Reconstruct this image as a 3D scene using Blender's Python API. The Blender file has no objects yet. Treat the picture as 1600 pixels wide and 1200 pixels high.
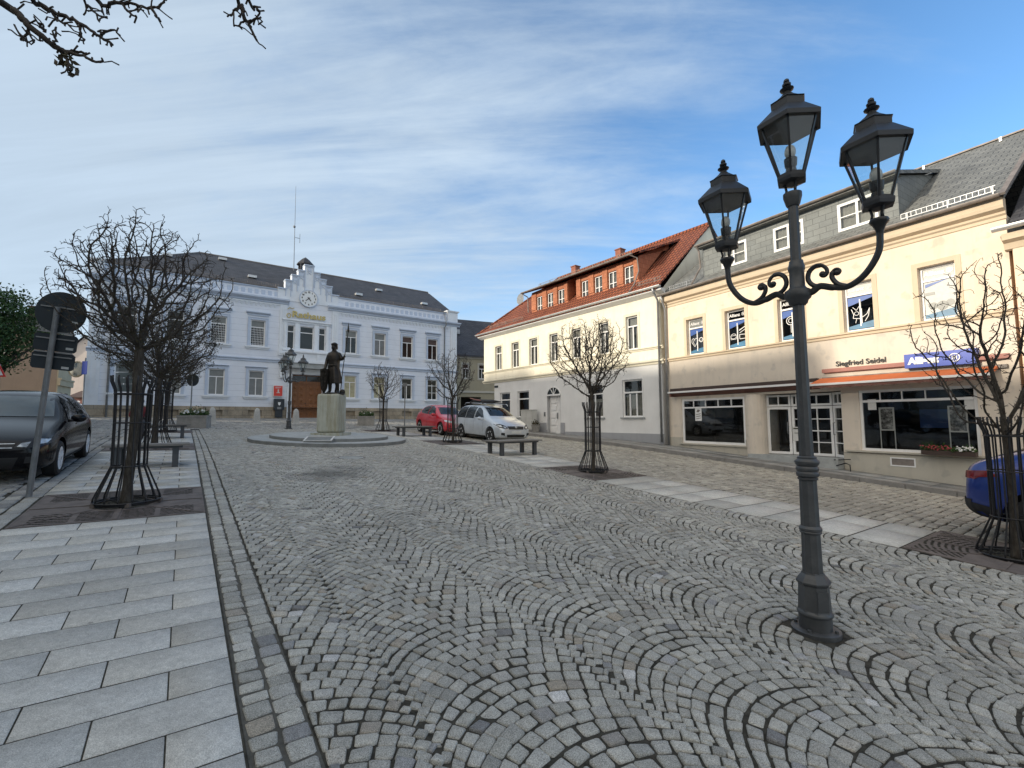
import bpy, bmesh, math, random
import numpy as np
from mathutils import Vector, Matrix
from mathutils.bvhtree import BVHTree
R = math.radians
S = bpy.context.scene
COL = S.collection
random.seed(5)
rng = np.random.default_rng(5)
# ------------------------------------------------------------------ camera, sky, sun, exposure
F = 720.0
TH = math.atan(56/F); RO = math.atan(46/9200)
CAM = Vector((0, 0, 1.8))
fw = Vector((0, math.cos(TH), math.sin(TH)))
u0 = Vector((0, -math.sin(TH), math.cos(TH))); r0 = Vector((1, 0, 0))
crt = r0*math.cos(RO)-u0*math.sin(RO); cup = u0*math.cos(RO)+r0*math.sin(RO)
cd = bpy.data.cameras.new('camera'); cam = bpy.data.objects.new('camera', cd); COL.objects.link(cam)
cd.sensor_width = 36; cd.lens = F/1600*36; cd.clip_end = 3000; cd.clip_start = 0.05
m = Matrix.Identity(4)
for i in range(3):
    m[i][0] = crt[i]; m[i][1] = cup[i]; m[i][2] = -fw[i]; m[i][3] = CAM[i]
cam.matrix_world = m
S.camera = cam
S.view_settings.view_transform = 'Standard'; S.view_settings.look = 'None'
S.view_settings.exposure = 0.90; S.view_settings.gamma = 1
try: S.cycles.use_denoising = True
except Exception: pass
S.cycles.max_bounces = 8; S.cycles.transparent_max_bounces = 16
SUN_AZ, SUN_EL = -112.0, 17.0
W = bpy.data.worlds.new('World'); S.world = W; W.use_nodes = True
nt = W.node_tree; N = nt.nodes; L = nt.links
bg = N['Background']
sky = N.new('ShaderNodeTexSky'); sky.sky_type = 'NISHITA'; sky.sun_disc = False
sky.sun_elevation = R(SUN_EL); sky.sun_rotation = R(SUN_AZ); sky.altitude = 300
sky.air_density = 1.0; sky.dust_density = 0.6; sky.ozone_density = 2.2
tc = N.new('ShaderNodeTexCoord'); sp = N.new('ShaderNodeSeparateXYZ'); L.new(tc.outputs['Generated'], sp.inputs[0])
def wm(op, a, b=None, c=None):
    n = N.new('ShaderNodeMath'); n.operation = op
    for k, v in enumerate((a, b, c)):
        if v is None: continue
        if isinstance(v, (int, float)): n.inputs[k].default_value = v
        else: L.new(v, n.inputs[k])
    return n.outputs[0]
zz = wm('ADD', wm('MAXIMUM', sp.outputs[2], 0.0), 0.22)
px_ = wm('DIVIDE', sp.outputs[0], zz); py_ = wm('DIVIDE', sp.outputs[1], zz)
cb = N.new('ShaderNodeCombineXYZ'); L.new(px_, cb.inputs[0]); L.new(py_, cb.inputs[1])
def wnoise(scale, rot, st, det, rough, dist=0.0):
    mp = N.new('ShaderNodeMapping'); L.new(cb.outputs[0], mp.inputs[0])
    mp.inputs['Rotation'].default_value = (0, 0, R(rot)); mp.inputs['Scale'].default_value = st
    n = N.new('ShaderNodeTexNoise'); L.new(mp.outputs[0], n.inputs['Vector'])
    n.inputs['Scale'].default_value = scale; n.inputs['Detail'].default_value = det; n.inputs['Roughness'].default_value = rough
    n.inputs['Distortion'].default_value = dist
    return n.outputs[0]
n1 = wnoise(0.55, 20, (0.6, 1.5, 1), 5, 0.55, 0.6)
n2 = wnoise(1.6, 28, (0.35, 1.9, 1), 8, 0.62, 0.5)
n3 = wnoise(5.5, 24, (0.7, 1.5, 1), 8, 0.65, 0.3)
# thin high cloud, denser towards the left of the square, clear blue to the right
bias = wm('ADD', wm('MULTIPLY', sp.outputs[0], -0.56), wm('MULTIPLY', wm('MINIMUM', wm('SUBTRACT', sp.outputs[1], 0.1), 0.15), -0.75))
dens = wm('ADD', wm('ADD', wm('MULTIPLY', n1, 0.95), wm('MULTIPLY', n2, 0.78)), wm('ADD', wm('MULTIPLY', n3, 0.30), bias))
mr = N.new('ShaderNodeMapRange'); mr.interpolation_type = 'SMOOTHSTEP'
L.new(dens, mr.inputs[0]); mr.inputs[1].default_value = 0.58; mr.inputs[2].default_value = 1.16
mr.inputs[3].default_value = 0.0; mr.inputs[4].default_value = 0.90
mx = N.new('ShaderNodeMix'); mx.data_type = 'RGBA'
tint = N.new('ShaderNodeMix'); tint.data_type = 'RGBA'; tint.blend_type = 'MULTIPLY'; tint.inputs[0].default_value = 1
L.new(sky.outputs[0], tint.inputs[6]); tint.inputs[7].default_value = (0.82, 1.08, 1.22, 1)
L.new(mr.outputs[0], mx.inputs[0]); L.new(tint.outputs[2], mx.inputs[6])
# cloud is whiter and brighter round the sun (behind the photographer)
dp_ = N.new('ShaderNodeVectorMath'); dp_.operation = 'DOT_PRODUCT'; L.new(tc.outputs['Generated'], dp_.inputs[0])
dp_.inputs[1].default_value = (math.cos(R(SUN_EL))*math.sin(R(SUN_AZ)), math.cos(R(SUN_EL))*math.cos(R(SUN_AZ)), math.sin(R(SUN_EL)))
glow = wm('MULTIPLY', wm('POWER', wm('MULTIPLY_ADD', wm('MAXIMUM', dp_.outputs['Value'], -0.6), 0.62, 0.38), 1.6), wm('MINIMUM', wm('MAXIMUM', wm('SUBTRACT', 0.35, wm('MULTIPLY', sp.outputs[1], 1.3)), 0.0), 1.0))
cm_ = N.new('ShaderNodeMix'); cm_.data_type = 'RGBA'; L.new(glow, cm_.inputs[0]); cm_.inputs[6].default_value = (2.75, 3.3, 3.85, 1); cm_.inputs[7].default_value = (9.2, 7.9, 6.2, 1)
cv_ = N.new('ShaderNodeMapRange'); L.new(n2, cv_.inputs[0]); cv_.inputs[1].default_value = 0.34; cv_.inputs[2].default_value = 0.66; cv_.inputs[3].default_value = 0.84; cv_.inputs[4].default_value = 1.07
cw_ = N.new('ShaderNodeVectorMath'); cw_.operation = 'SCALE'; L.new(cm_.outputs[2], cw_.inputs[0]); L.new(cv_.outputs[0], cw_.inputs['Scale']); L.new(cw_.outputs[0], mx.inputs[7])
# paler air just above the roofs
hz = wm('POWER', wm('SUBTRACT', 1.0, wm('MINIMUM', wm('MULTIPLY', wm('MAXIMUM', sp.outputs[2], 0.0), 2.2), 1.0)), 2.0)
hm = N.new('ShaderNodeMix'); hm.data_type = 'RGBA'; L.new(wm('MULTIPLY', hz, 0.45), hm.inputs[0]); L.new(mx.outputs[2], hm.inputs[6]); hm.inputs[7].default_value = (3.0, 3.6, 4.2, 1)
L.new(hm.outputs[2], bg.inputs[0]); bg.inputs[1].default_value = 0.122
sd = bpy.data.lights.new('sun', 'SUN'); sun = bpy.data.objects.new('sun', sd); COL.objects.link(sun)
sd.energy = 2.3; sd.angle = R(1.6); sd.color = (1.0, 0.89, 0.73)
sv = Vector((math.cos(R(SUN_EL))*math.sin(R(SUN_AZ)), math.cos(R(SUN_EL))*math.cos(R(SUN_AZ)), math.sin(R(SUN_EL))))
sun.rotation_euler = sv.to_track_quat('Z', 'Y').to_euler(); sun.location = (-30, -10, 30)

# ------------------------------------------------------------------ site geometry (square axes a = along, b = across)
A1 = R(-35.514)
AX = (math.sin(A1), math.cos(A1)); BX = (math.cos(A1), -math.sin(A1))
_hu = np.array([-40, -20, 0, 13, 17, 22, 26.3, 31, 36.7, 60, 200.]); _hz = np.array([-1.9, -1.39, 0, .905, 1.12, 1.31, 1.47, 1.73, 2.065, 2.3, 2.6])
def h_of(u):
    u = np.asarray(u, float); s = 0
    for d in (-1.5, -.75, 0, .75, 1.5): s = s+np.interp(u+d, _hu, _hz)
    return s/5
def c_of(u): return np.interp(u, [20, 36], [.01972, .0095])
def Zuv(u, v): return h_of(u)-c_of(u)*np.clip(v, -30, 30)
def xy(u, v): return (u*AX[0]+v*BX[0], u*AX[1]+v*BX[1])
def uv_of(x, y): return (x*AX[0]+y*AX[1], x*BX[0]+y*BX[1])
def Z(x, y):
    u, v = uv_of(x, y); return float(Zuv(u, v))
def ray(px, py): return fw*F+crt*(px-800)-cup*(py-600)
def G(px, py):
    """point of the ground seen in direction (px, py) from the photographer"""
    r = ray(px, py); r = r/r.y
    prev = 0.3
    t = 0.3
    while t < 120:
        p = CAM+r*t
        if p.z < Z(p.x, p.y):
            lo, hi = prev, t
            for _ in range(30):
                mid = (lo+hi)/2; p = CAM+r*mid
                if p.z < Z(p.x, p.y): hi = mid
                else: lo = mid
            return CAM+r*hi
        prev = t; t += 0.1
    return CAM+r*40
def at(px, py, Y): r = ray(px, py); return CAM+r*(Y/r.y)
def vf(u): return np.interp(u, [-5, 8, 40], [8.66, 7.88, 7.88])

# ------------------------------------------------------------------ helpers
def link(o, parent=None):
    COL.objects.link(o)
    if parent is not None: o.parent = parent
    return o
def tag(o, label=None, cat=None, group=None, kind=None):
    if label: o['label'] = label
    if cat: o['category'] = cat
    if group: o['group'] = group
    if kind: o['kind'] = kind
    return o
def thing(name, label, cat, loc=(0, 0, 0), rz=0.0, group=None):
    o = bpy.data.objects.new(name, None); COL.objects.link(o); o.empty_display_size = .2
    o.location = loc; o.rotation_euler = (0, 0, rz)
    return tag(o, label, cat, group)
def copy_tree(o, parent=None):
    c = o.copy(); COL.objects.link(c); c.parent = parent
    for ch in list(o.children): copy_tree(ch, c)
    return c
class MB:
    def __init__(s): s.v = []; s.f = []; s.m = []; s.mi = 0
    def add(s, vs, fs):
        o = len(s.v); s.v += [tuple(p) for p in vs]
        for f in fs: s.f.append(tuple(i+o for i in f)); s.m.append(s.mi)
        return s
    def box(s, x0, x1, y0, y1, z0, z1):
        if x0 > x1: x0, x1 = x1, x0
        if y0 > y1: y0, y1 = y1, y0
        if z0 > z1: z0, z1 = z1, z0
        return s.add([(x0,y0,z0),(x1,y0,z0),(x1,y1,z0),(x0,y1,z0),(x0,y0,z1),(x1,y0,z1),(x1,y1,z1),(x0,y1,z1)],
                     [(0,3,2,1),(4,5,6,7),(0,1,5,4),(1,2,6,5),(2,3,7,6),(3,0,4,7)])
    def bar(s, p, q, w, d=None, up=(0, 0, 1)):
        p = Vector(p); q = Vector(q); d = d or w; t = (q-p).normalized(); up = Vector(up)
        a = t.cross(up)
        if a.length < 1e-4: a = t.cross(Vector((1, 0, 0)))
        a.normalize(); b = a.cross(t)
        vs = []
        for c in (p, q):
            for i, j in ((-1,-1),(1,-1),(1,1),(-1,1)): vs.append(c+a*i*w/2+b*j*d/2)
        return s.add(vs, [(0,1,2,3),(7,6,5,4),(0,4,5,1),(1,5,6,2),(2,6,7,3),(3,7,4,0)])
    def quad(s, *p): return s.add(p, [tuple(range(len(p)))])
    def prism(s, poly, y0, y1):      # poly in (x, z), extruded along y
        n = len(poly)
        return s.add([(x, y0, z) for x, z in poly]+[(x, y1, z) for x, z in poly],
                     [tuple(range(n)), tuple(range(2*n-1, n-1, -1))]+[(i, n+i, n+(i+1) % n, (i+1) % n) for i in range(n)])
    def prismz(s, poly, z0, z1):     # poly in (x, y)
        n = len(poly)
        return s.add([(x, y, z0) for x, y in poly]+[(x, y, z1) for x, y in poly],
                     [tuple(range(n-1, -1, -1)), tuple(range(n, 2*n))]+[(i, (i+1) % n, n+(i+1) % n, n+i) for i in range(n)])
    def lathe(s, prof, n=16, c=(0, 0, 0), a0=0.0, axis='z'):
        vs = []
        for r, z in prof:
            for k in range(n):
                t = a0+2*math.pi*k/n; x, y = r*math.cos(t), r*math.sin(t)
                p = (x, y, z) if axis == 'z' else ((x, z, y) if axis == 'y' else (z, x, y))
                vs.append((c[0]+p[0], c[1]+p[1], c[2]+p[2]))
        fs = []
        for i in range(len(prof)-1):
            for k in range(n):
                a, b = i*n+k, i*n+(k+1) % n
                fs.append((a, b, b+n, a+n) if axis != 'y' else (a, a+n, b+n, b))
        fs.append(tuple(range(n-1, -1, -1))); fs.append(tuple((len(prof)-1)*n+k for k in range(n)))
        return s.add(vs, fs)
    def tube(s, pts, rad, n=6, cap=True):
        pts = [Vector(p) for p in pts]; vs = []; fs = []
        rad = rad if isinstance(rad, (list, tuple)) else [rad]*len(pts)
        a = None
        for i, p in enumerate(pts):
            t = (pts[min(i+1, len(pts)-1)]-pts[max(i-1, 0)])
            if t.length < 1e-9: t = Vector((0, 0, 1))
            t.normalize()
            if a is None:
                a = t.cross(Vector((0.13, 0.31, 0.94)))
                if a.length < 1e-3: a = t.cross(Vector((1, 0, 0)))
            a = (a-t*a.dot(t)); a.normalize(); b = t.cross(a)
            for k in range(n):
                ang = 2*math.pi*k/n; vs.append(p+(a*math.cos(ang)+b*math.sin(ang))*rad[i])
        for i in range(len(pts)-1):
            for k in range(n):
                x, y = i*n+k, i*n+(k+1) % n; fs.append((x, y, y+n, x+n))
        if cap: fs.append(tuple(range(n-1, -1, -1))); fs.append(tuple((len(pts)-1)*n+k for k in range(n)))
        return s.add(vs, fs)
    def sphere(s, c, r, n=10, mz=6, sc=(1, 1, 1)):
        prof = [(max(1e-4, math.sin(math.pi*i/mz))*r, -math.cos(math.pi*i/mz)*r) for i in range(mz+1)]
        o = len(s.v); s.lathe(prof, n)
        for i in range(o, len(s.v)):
            x, y, z = s.v[i]; s.v[i] = (c[0]+x*sc[0], c[1]+y*sc[1], c[2]+z*sc[2])
        return s
    def build(s, name, mats, parent=None, smooth=False, uv=True, loc=None):
        me = bpy.data.meshes.new(name); me.from_pydata(s.v, [], s.f)
        mats = mats if isinstance(mats, (list, tuple)) else [mats]
        for mm in mats: me.materials.append(mm)
        if len(mats) > 1: me.polygons.foreach_set('material_index', s.m)
        if smooth is True: me.polygons.foreach_set('use_smooth', [True]*len(me.polygons))
        elif smooth:
            me.polygons.foreach_set('use_smooth', [True]*len(me.polygons))
            me.update(); me.set_sharp_from_angle(angle=R(smooth))
        if uv:
            ul = me.uv_layers.new(name='UVMap'); me.update()
            buf = np.zeros(len(me.loops)*2)
            for p in me.polygons:
                n = p.normal; t = Vector((-n.y, n.x, 0))
                if t.length < 1e-3: t = Vector((1, 0, 0))
                t.normalize(); b = n.cross(t)
                for li in p.loop_indices:
                    co = me.vertices[me.loops[li].vertex_index].co
                    buf[2*li] = co.dot(t); buf[2*li+1] = co.dot(b)
            ul.data.foreach_set('uv', buf)
        me.update()
        o = bpy.data.objects.new(name, me); link(o, parent)
        if loc is not None: o.location = loc
        return o

# ------------------------------------------------------------------ materials
MATS = {}
class NB:
    def __init__(s, name):
        s.m = bpy.data.materials.new(name); s.m.use_nodes = True; s.N = s.m.node_tree.nodes; s.L = s.m.node_tree.links
        s.b = s.N['Principled BSDF']; MATS[name] = s.m
    def n(s, t, **k):
        x = s.N.new(t)
        for a, b in k.items(): setattr(x, a, b)
        return x
    def set(s, sock, v):
        if hasattr(v, 'is_output'): s.L.new(v, sock)
        else: sock.default_value = v
    def math(s, op, a, b=0.0, c=None):
        x = s.n('ShaderNodeMath', operation=op); s.set(x.inputs[0], a); s.set(x.inputs[1], b)
        if c is not None: s.set(x.inputs[2], c)
        return x.outputs[0]
    def mix(s, f, a, b, mode='MIX'):
        x = s.n('ShaderNodeMix', data_type='RGBA', blend_type=mode); s.set(x.inputs[0], f); s.set(x.inputs[6], a); s.set(x.inputs[7], b)
        return x.outputs[2]
    def noise(s, scale, det=4, rough=.55, vec=None, dist=0.0):
        x = s.n('ShaderNodeTexNoise'); x.inputs['Scale'].default_value = scale; x.inputs['Detail'].default_value = det
        x.inputs['Roughness'].default_value = rough; x.inputs['Distortion'].default_value = dist
        s.L.new(vec or s.obj(), x.inputs['Vector']); return x.outputs[0]
    def obj(s):
        if not hasattr(s, '_tc'): s._tc = s.n('ShaderNodeTexCoord')
        return s._tc.outputs['Object']
    def uv(s):
        s.obj(); return s._tc.outputs['UV']
    def ramp(s, f, stops):
        x = s.n('ShaderNodeValToRGB'); e = x.color_ramp.elements
        while len(e) < len(stops): e.new(0.5)
        for i, (p, c) in enumerate(stops):
            e[i].position = p; e[i].color = c if len(c) == 4 else (*c, 1)
        s.set(x.inputs[0], f); return x.outputs[0]
    def mapr(s, f, a, b, c, d):
        x = s.n('ShaderNodeMapRange'); s.set(x.inputs[0], f)
        for i, v in enumerate((a, b, c, d)): x.inputs[i+1].default_value = v
        return x.outputs[0]
    def bump(s, h, st=.3, dist=.02):
        x = s.n('ShaderNodeBump'); x.inputs['Strength'].default_value = st; x.inputs['Distance'].default_value = dist
        s.L.new(h, x.inputs['Height']); s.L.new(x.outputs[0], s.b.inputs['Normal'])
    def fin(s, col=None, rough=None, metal=None, spec=None):
        if col is not None: s.set(s.b.inputs['Base Color'], col)
        if rough is not None: s.set(s.b.inputs['Roughness'], rough)
        if metal is not None: s.b.inputs['Metallic'].default_value = metal
        if spec is not None: s.b.inputs['Specular IOR Level'].default_value = spec
        return s.m
def c4(c): return (*c, 1) if len(c) == 3 else c
def plain(name, col, rough=.6, var=.12, scale=3.0, bump=.0, bscale=60, metal=None, spec=None, fine=.0):
    s = NB(name); n = s.noise(scale, 5, .6)
    f = s.mapr(n, .3, .7, 1-var, 1+var)
    c = s.mix(1.0, c4(col), f, 'MULTIPLY')
    if fine: c = s.mix(1.0, c, s.mapr(s.noise(bscale*2, 2, .6), .3, .7, 1-fine, 1+fine), 'MULTIPLY')
    if bump: s.bump(s.noise(bscale, 4, .6), bump, .01)
    return s.fin(c, rough, metal, spec)
def plaster(name, col, stain=(.45, .42, .36), amount=.25, bump=.12, streak=.0):
    s = NB(name)
    c = s.mix(1.0, c4(col), s.mapr(s.noise(1.1, 6, .6), .3, .7, .93, 1.05), 'MULTIPLY')
    mp = s.n('ShaderNodeMapping'); s.L.new(s.obj(), mp.inputs[0]); mp.inputs['Scale'].default_value = (2.2, 2.2, .35)
    k = s.mapr(s.noise(.9, 6, .72, mp.outputs[0]), .50, .74, 0, amount)
    c = s.mix(k, c, c4(stain))
    if streak:
        w = s.n('ShaderNodeMath', operation='MULTIPLY'); 
        k2 = s.mapr(s.noise(2.5, 3, .5), .58, .66, 0, streak); c = s.mix(k2, c, c4(stain))
    s.bump(s.noise(90, 4, .7), bump, .006)
    return s.fin(c, .85, spec=.25)
def brickmat(name, c1, c2, mortar, bw, rh, ms, rough=.7, bump=.5, offset=.5, scale=1.0, var=.2, bd=.01, sq=1.0):
    s = NB(name); b = s.n('ShaderNodeTexBrick'); s.L.new(s.uv(), b.inputs['Vector']); b.offset = offset
    b.inputs['Color1'].default_value = c4(c1); b.inputs['Color2'].default_value = c4(c2); b.inputs['Mortar'].default_value = c4(mortar)
    b.inputs['Scale'].default_value = scale; b.inputs['Mortar Size'].default_value = ms; b.inputs['Brick Width'].default_value = bw
    b.inputs['Row Height'].default_value = rh; b.inputs['Mortar Smooth'].default_value = .3; b.inputs['Bias'].default_value = 0
    c = s.mix(1.0, b.outputs[0], s.mapr(s.noise(1.3, 5, .65), .3, .7, 1-var, 1+var), 'MULTIPLY')
    c = s.mix(1.0, c, s.mapr(s.noise(35, 3, .65), .3, .7, 1-var*.6, 1+var*.6), 'MULTIPLY')
    h = s.math('ADD', s.math('MULTIPLY', b.outputs[1], -1.0), s.math('MULTIPLY', s.noise(50, 3, .6), .15))
    s.bump(h, bump, bd)
    return s.fin(c, rough, spec=.3)
M = {}
M['wall_th'] = brickmat('blue_white_render', (.71, .75, .815), (.73, .77, .835), (.54, .58, .65), 60, .42, .012, .85, .35, var=.05)
M['trim_th'] = plain('blue_grey_moulding', (.50, .57, .68), .8, .05)
M['trim_pale'] = plain('pale_grey_moulding', (.72, .76, .80), .8, .05)
M['plinth_th'] = brickmat('sandstone_plinth', (.36, .30, .22), (.28, .25, .20), (.16, .14, .12), .9, .38, .012, .9, .5, var=.35)
M['slate_dark'] = brickmat('dark_slate_roof', (.050, .052, .060), (.075, .075, .082), (.025, .025, .03), .32, .17, .012, .62, .5, var=.25)
M['slate'] = brickmat('grey_slate_roof', (.15, .155, .15), (.20, .205, .195), (.075, .078, .08), .30, .20, .014, .6, .7, var=.22)
M['slate_clad'] = brickmat('slate_cladding', (.17, .185, .185), (.21, .225, .22), (.10, .11, .11), .42, .21, .008, .6, .5, var=.15)
def tilemat():
    s = NB('red_clay_tiles'); sp = s.n('ShaderNodeSeparateXYZ'); s.L.new(s.uv(), sp.inputs[0])
    b = s.n('ShaderNodeTexBrick'); s.L.new(s.uv(), b.inputs['Vector']); b.offset = 0
    b.inputs['Color1'].default_value = (.43, .135, .064, 1); b.inputs['Color2'].default_value = (.32, .095, .050, 1); b.inputs['Mortar'].default_value = (.09, .035, .025, 1)
    b.inputs['Scale'].default_value = 1; b.inputs['Brick Width'].default_value = .21; b.inputs['Row Height'].default_value = .33; b.inputs['Mortar Size'].default_value = .045
    wave = s.math('SINE', s.math('MULTIPLY', sp.outputs[0], 2*math.pi/.21))
    st = s.math('FRACT', s.math('DIVIDE', sp.outputs[1], .33))
    h = s.math('ADD', s.math('MULTIPLY', wave, .4), s.math('MULTIPLY', st, -1.0))
    c = s.mix(1.0, b.outputs[0], s.mapr(s.noise(.9, 5, .7), .3, .7, .72, 1.2), 'MULTIPLY')
    c = s.mix(s.mapr(s.noise(2.2, 6, .75), .55, .8, 0, .5), c, (.13, .075, .05, 1))
    s.bump(h, 1.0, .06); return s.fin(c, .75, spec=.3)
M['tiles'] = tilemat()
M['tile_clad'] = brickmat('orange_tile_cladding', (.46, .185, .10), (.40, .15, .08), (.27, .10, .05), .20, .26, .010, .75, .4, var=.12)
M['brick'] = brickmat('chimney_brick', (.34, .12, .07), (.28, .09, .06), (.2, .16, .13), .24, .08, .01, .85, .5)
M['yellow'] = plaster('cream_yellow_render', (.80, .76, .63), (.54, .48, .38), .42, streak=.2)
M['white_wall'] = plaster('white_render', (.76, .76, .75), (.58, .57, .55), .18)
M['grey_base'] = plaster('grey_plinth_render', (.36, .37, .39), (.2, .2, .2), .3)
M['cream'] = plaster('peach_cream_render', (.79, .67, .53), (.48, .40, .33), .55, streak=.4)
M['cream_low'] = plaster('weathered_cream_render', (.70, .62, .52), (.45, .42, .38), .5, streak=.4)
M['cream_trim'] = plaster('cream_moulding', (.64, .53, .39), (.42, .36, .28), .35)
M['yellow_trim'] = plaster('pale_yellow_moulding', (.68, .64, .52), (.45, .42, .35), .35)
M['reveal'] = plaster('shaded_grey_reveal', (.42, .42, .42), (.3, .3, .3), .3)  # darker than the wall: shade of the door recess put into the colour
M['cream_plinth'] = plaster('stained_plinth_render', (.50, .47, .40), (.33, .32, .29), .5, streak=.4)
M['peach'] = plaster('orange_peach_render', (.78, .50, .33), (.55, .38, .27), .2)
M['olive'] = plaster('olive_beige_render', (.36, .32, .23), (.25, .22, .17), .25)
M['olive_trim'] = plaster('pale_olive_trim', (.50, .47, .40), (.35, .32, .27), .2)
M['brown_wall'] = plaster('brown_render', (.27, .205, .155), (.18, .14, .11), .4)
M['tan_wall'] = plaster('tan_render', (.42, .35, .24), (.28, .24, .18), .3)
M['pink_wall'] = plaster('pale_pink_render', (.62, .55, .50), (.45, .4, .36), .2)
M['frame'] = plain('white_window_frame', (.80, .80, .79), .45, .04)
M['frame_dark'] = plain('dark_window_frame', (.10, .07, .055), .5, .1)
M['zinc'] = plain('zinc_gutter', (.34, .35, .36), .42, .2, metal=.55)
M['zinc_light'] = plain('bright_zinc', (.55, .56, .56), .4, .15, metal=.5)
M['zinc_old'] = plain('weathered_zinc', (.24, .21, .19), .6, .3, metal=.3)
def woodmat(name, c1, c2, rough=.5, axis=2):
    s = NB(name); mp = s.n('ShaderNodeMapping'); s.L.new(s.obj(), mp.inputs[0])
    sc = [14, 14, 14]; sc[axis] = .8; mp.inputs['Scale'].default_value = sc
    k = s.noise(1.0, 6, .65, mp.outputs[0], 1.5)
    s.bump(k, .15, .01); return s.fin(s.ramp(k, [(.3, c1), (.7, c2)]), rough)
M['oak'] = woodmat('brown_oak_door', (.15, .055, .018), (.27, .11, .035))
M['grey_wood'] = woodmat('weathered_grey_wood', (.12, .11, .10), (.24, .23, .21), .8, 0)
M['brown_soffit'] = plain('brown_soffit', (.09, .055, .045), .7, .2)
M['iron'] = plain('black_wrought_iron', (.012, .012, .014), .5, .3, bump=.15, bscale=40)
M['steel_grey'] = plain('grey_bench_steel', (.055, .06, .065), .55, .15)
def lampmat(name, col, met=.25):
    s = NB(name); k = s.noise(6, 6, .7); g = s.noise(60, 4, .65)
    c = s.mix(s.mapr(k, .45, .75, 0, .6), c4(col), (col[0]*1.9, col[1]*1.85, col[2]*1.8, 1))
    c = s.mix(s.mapr(s.noise(3.2, 8, .75), .6, .78, 0, .45), c, (.10, .085, .07, 1))
    s.bump(g, .18, .004); return s.fin(c, s.mapr(k, .3, .7, .34, .55), met)
M['lamp'] = lampmat('anthracite_cast_iron', (.060, .063, .066), .15)
M['lamp_dark'] = lampmat('near_black_lantern_paint', (.020, .021, .023), .1)
M['corten'] = plain('rusted_cast_iron', (.13, .108, .097), .75, .3, 5, bump=.3, bscale=70, fine=.2)
M['pit'] = plain('dark_soil', (.012, .011, .010), .95, .4, 8, bump=.4, bscale=30)
M['galv'] = plain('galvanised_steel', (.22, .23, .24), .5, .2, 8, metal=.5)
M['sign_back'] = plain('dark_sign_back', (.018, .026, .034), .5, .15)
def glassmat(name, refl=(.9, .95, 1.0), dark=.55, rough=.02, diff=0.0, dirt=None):
    s = NB(name); N, L = s.N, s.L; out = N['Material Output']
    geo = s.n('ShaderNodeNewGeometry'); dt = s.n('ShaderNodeVectorMath', operation='DOT_PRODUCT'); L.new(geo.outputs['Incoming'], dt.inputs[0]); L.new(geo.outputs['Normal'], dt.inputs[1])
    fr_ = s.math('ADD', .04, s.math('MULTIPLY', .96, s.math('POWER', s.math('SUBTRACT', 1.0, s.math('ABSOLUTE', dt.outputs['Value'])), 5.0)))
    tr = s.n('ShaderNodeBsdfTransparent'); tr.inputs[0].default_value = (dark, dark*1.02, dark*1.0, 1)
    gl = s.n('ShaderNodeBsdfGlossy'); gl.inputs[0].default_value = c4(refl); gl.inputs['Roughness'].default_value = rough
    bp = s.n('ShaderNodeBump'); bp.inputs['Strength'].default_value = .05; bp.inputs['Distance'].default_value = .05; L.new(s.noise(1.3, 2, .5), bp.inputs['Height'])
    L.new(bp.outputs[0], gl.inputs['Normal'])
    m1 = s.n('ShaderNodeMixShader'); L.new(s.math('ADD', s.math('MULTIPLY', fr_, 1.1), .02), m1.inputs[0]); L.new(tr.outputs[0], m1.inputs[1]); L.new(gl.outputs[0], m1.inputs[2])
    res = m1.outputs[0]
    if diff:
        df = s.n('ShaderNodeBsdfDiffuse'); df.inputs[0].default_value = c4(dirt or (.6, .6, .6))
        m2 = s.n('ShaderNodeMixShader'); L.new(s.mapr(s.noise(7, 5, .75), .35, .75, diff*.3, diff), m2.inputs[0]); L.new(res, m2.inputs[1]); L.new(df.outputs[0], m2.inputs[2]); res = m2.outputs[0]
    L.new(res, out.inputs[0]); return s.m
M['glass'] = glassmat('window_glass')
M['shop_glass'] = glassmat('shop_glass', dark=.62)
M['lantern_glass'] = glassmat('dusty_lantern_glass', dark=.96, diff=.10, dirt=(.42, .40, .38))
M['car_glass'] = glassmat('tinted_car_glass', dark=.10, rough=.03)
def opaqueglass(name, col, rough=.06):
    s = NB(name); k = s.noise(.7, 3, .6); s.bump(s.noise(1.5, 2, .5), .04, .05)
    return s.fin(s.mix(1.0, c4(col), s.mapr(k, .3, .7, .6, 1.5), 'MULTIPLY'), rough, spec=.55)
M['pane_dark'] = opaqueglass('dark_window_pane', (.018, .022, .022))
M['pane_blind'] = plain('grey_roller_blind', (.19, .20, .19), .35, .12)
M['pane_warm'] = plain('pale_curtain_behind_glass', (.38, .36, .24), .35, .2, 5)
M['pane_mid'] = plain('mid_grey_blind_behind_glass', (.17, .18, .18), .3, .15)  # flat mid grey pane, a little darker than the roller blind
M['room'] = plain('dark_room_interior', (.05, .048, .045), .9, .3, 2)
M['curtain'] = plain('white_net_curtain', (.55, .54, .50), .9, .15, 9)
M['black'] = plain('black_rubber', (.012, .012, .012), .75, .2)
M['white'] = plain('white_enamel', (.78, .78, .77), .4, .04)
M['offwhite'] = plain('pale_paper', (.62, .62, .60), .7, .08, 12)
M['gold'] = plain('gold_leaf', (.50, .40, .15), .38, .15, 10, metal=.35)
M['clock_face'] = plain('clock_face_white', (.76, .78, .78), .5, .03)
M['ink'] = plain('black_paint', (.015, .015, .016), .5, .1)
M['orange_cloth'] = plain('orange_awning_cloth', (.62, .17, .06), .85, .12, 3)
M['maroon'] = plain('brown_red_valance', (.16, .075, .06), .85, .2)
M['redbrown'] = plain('red_brown_beam', (.34, .15, .12), .6, .1)
M['brown_dark'] = plain('dark_brown_metal', (.055, .035, .028), .5, .1)
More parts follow.
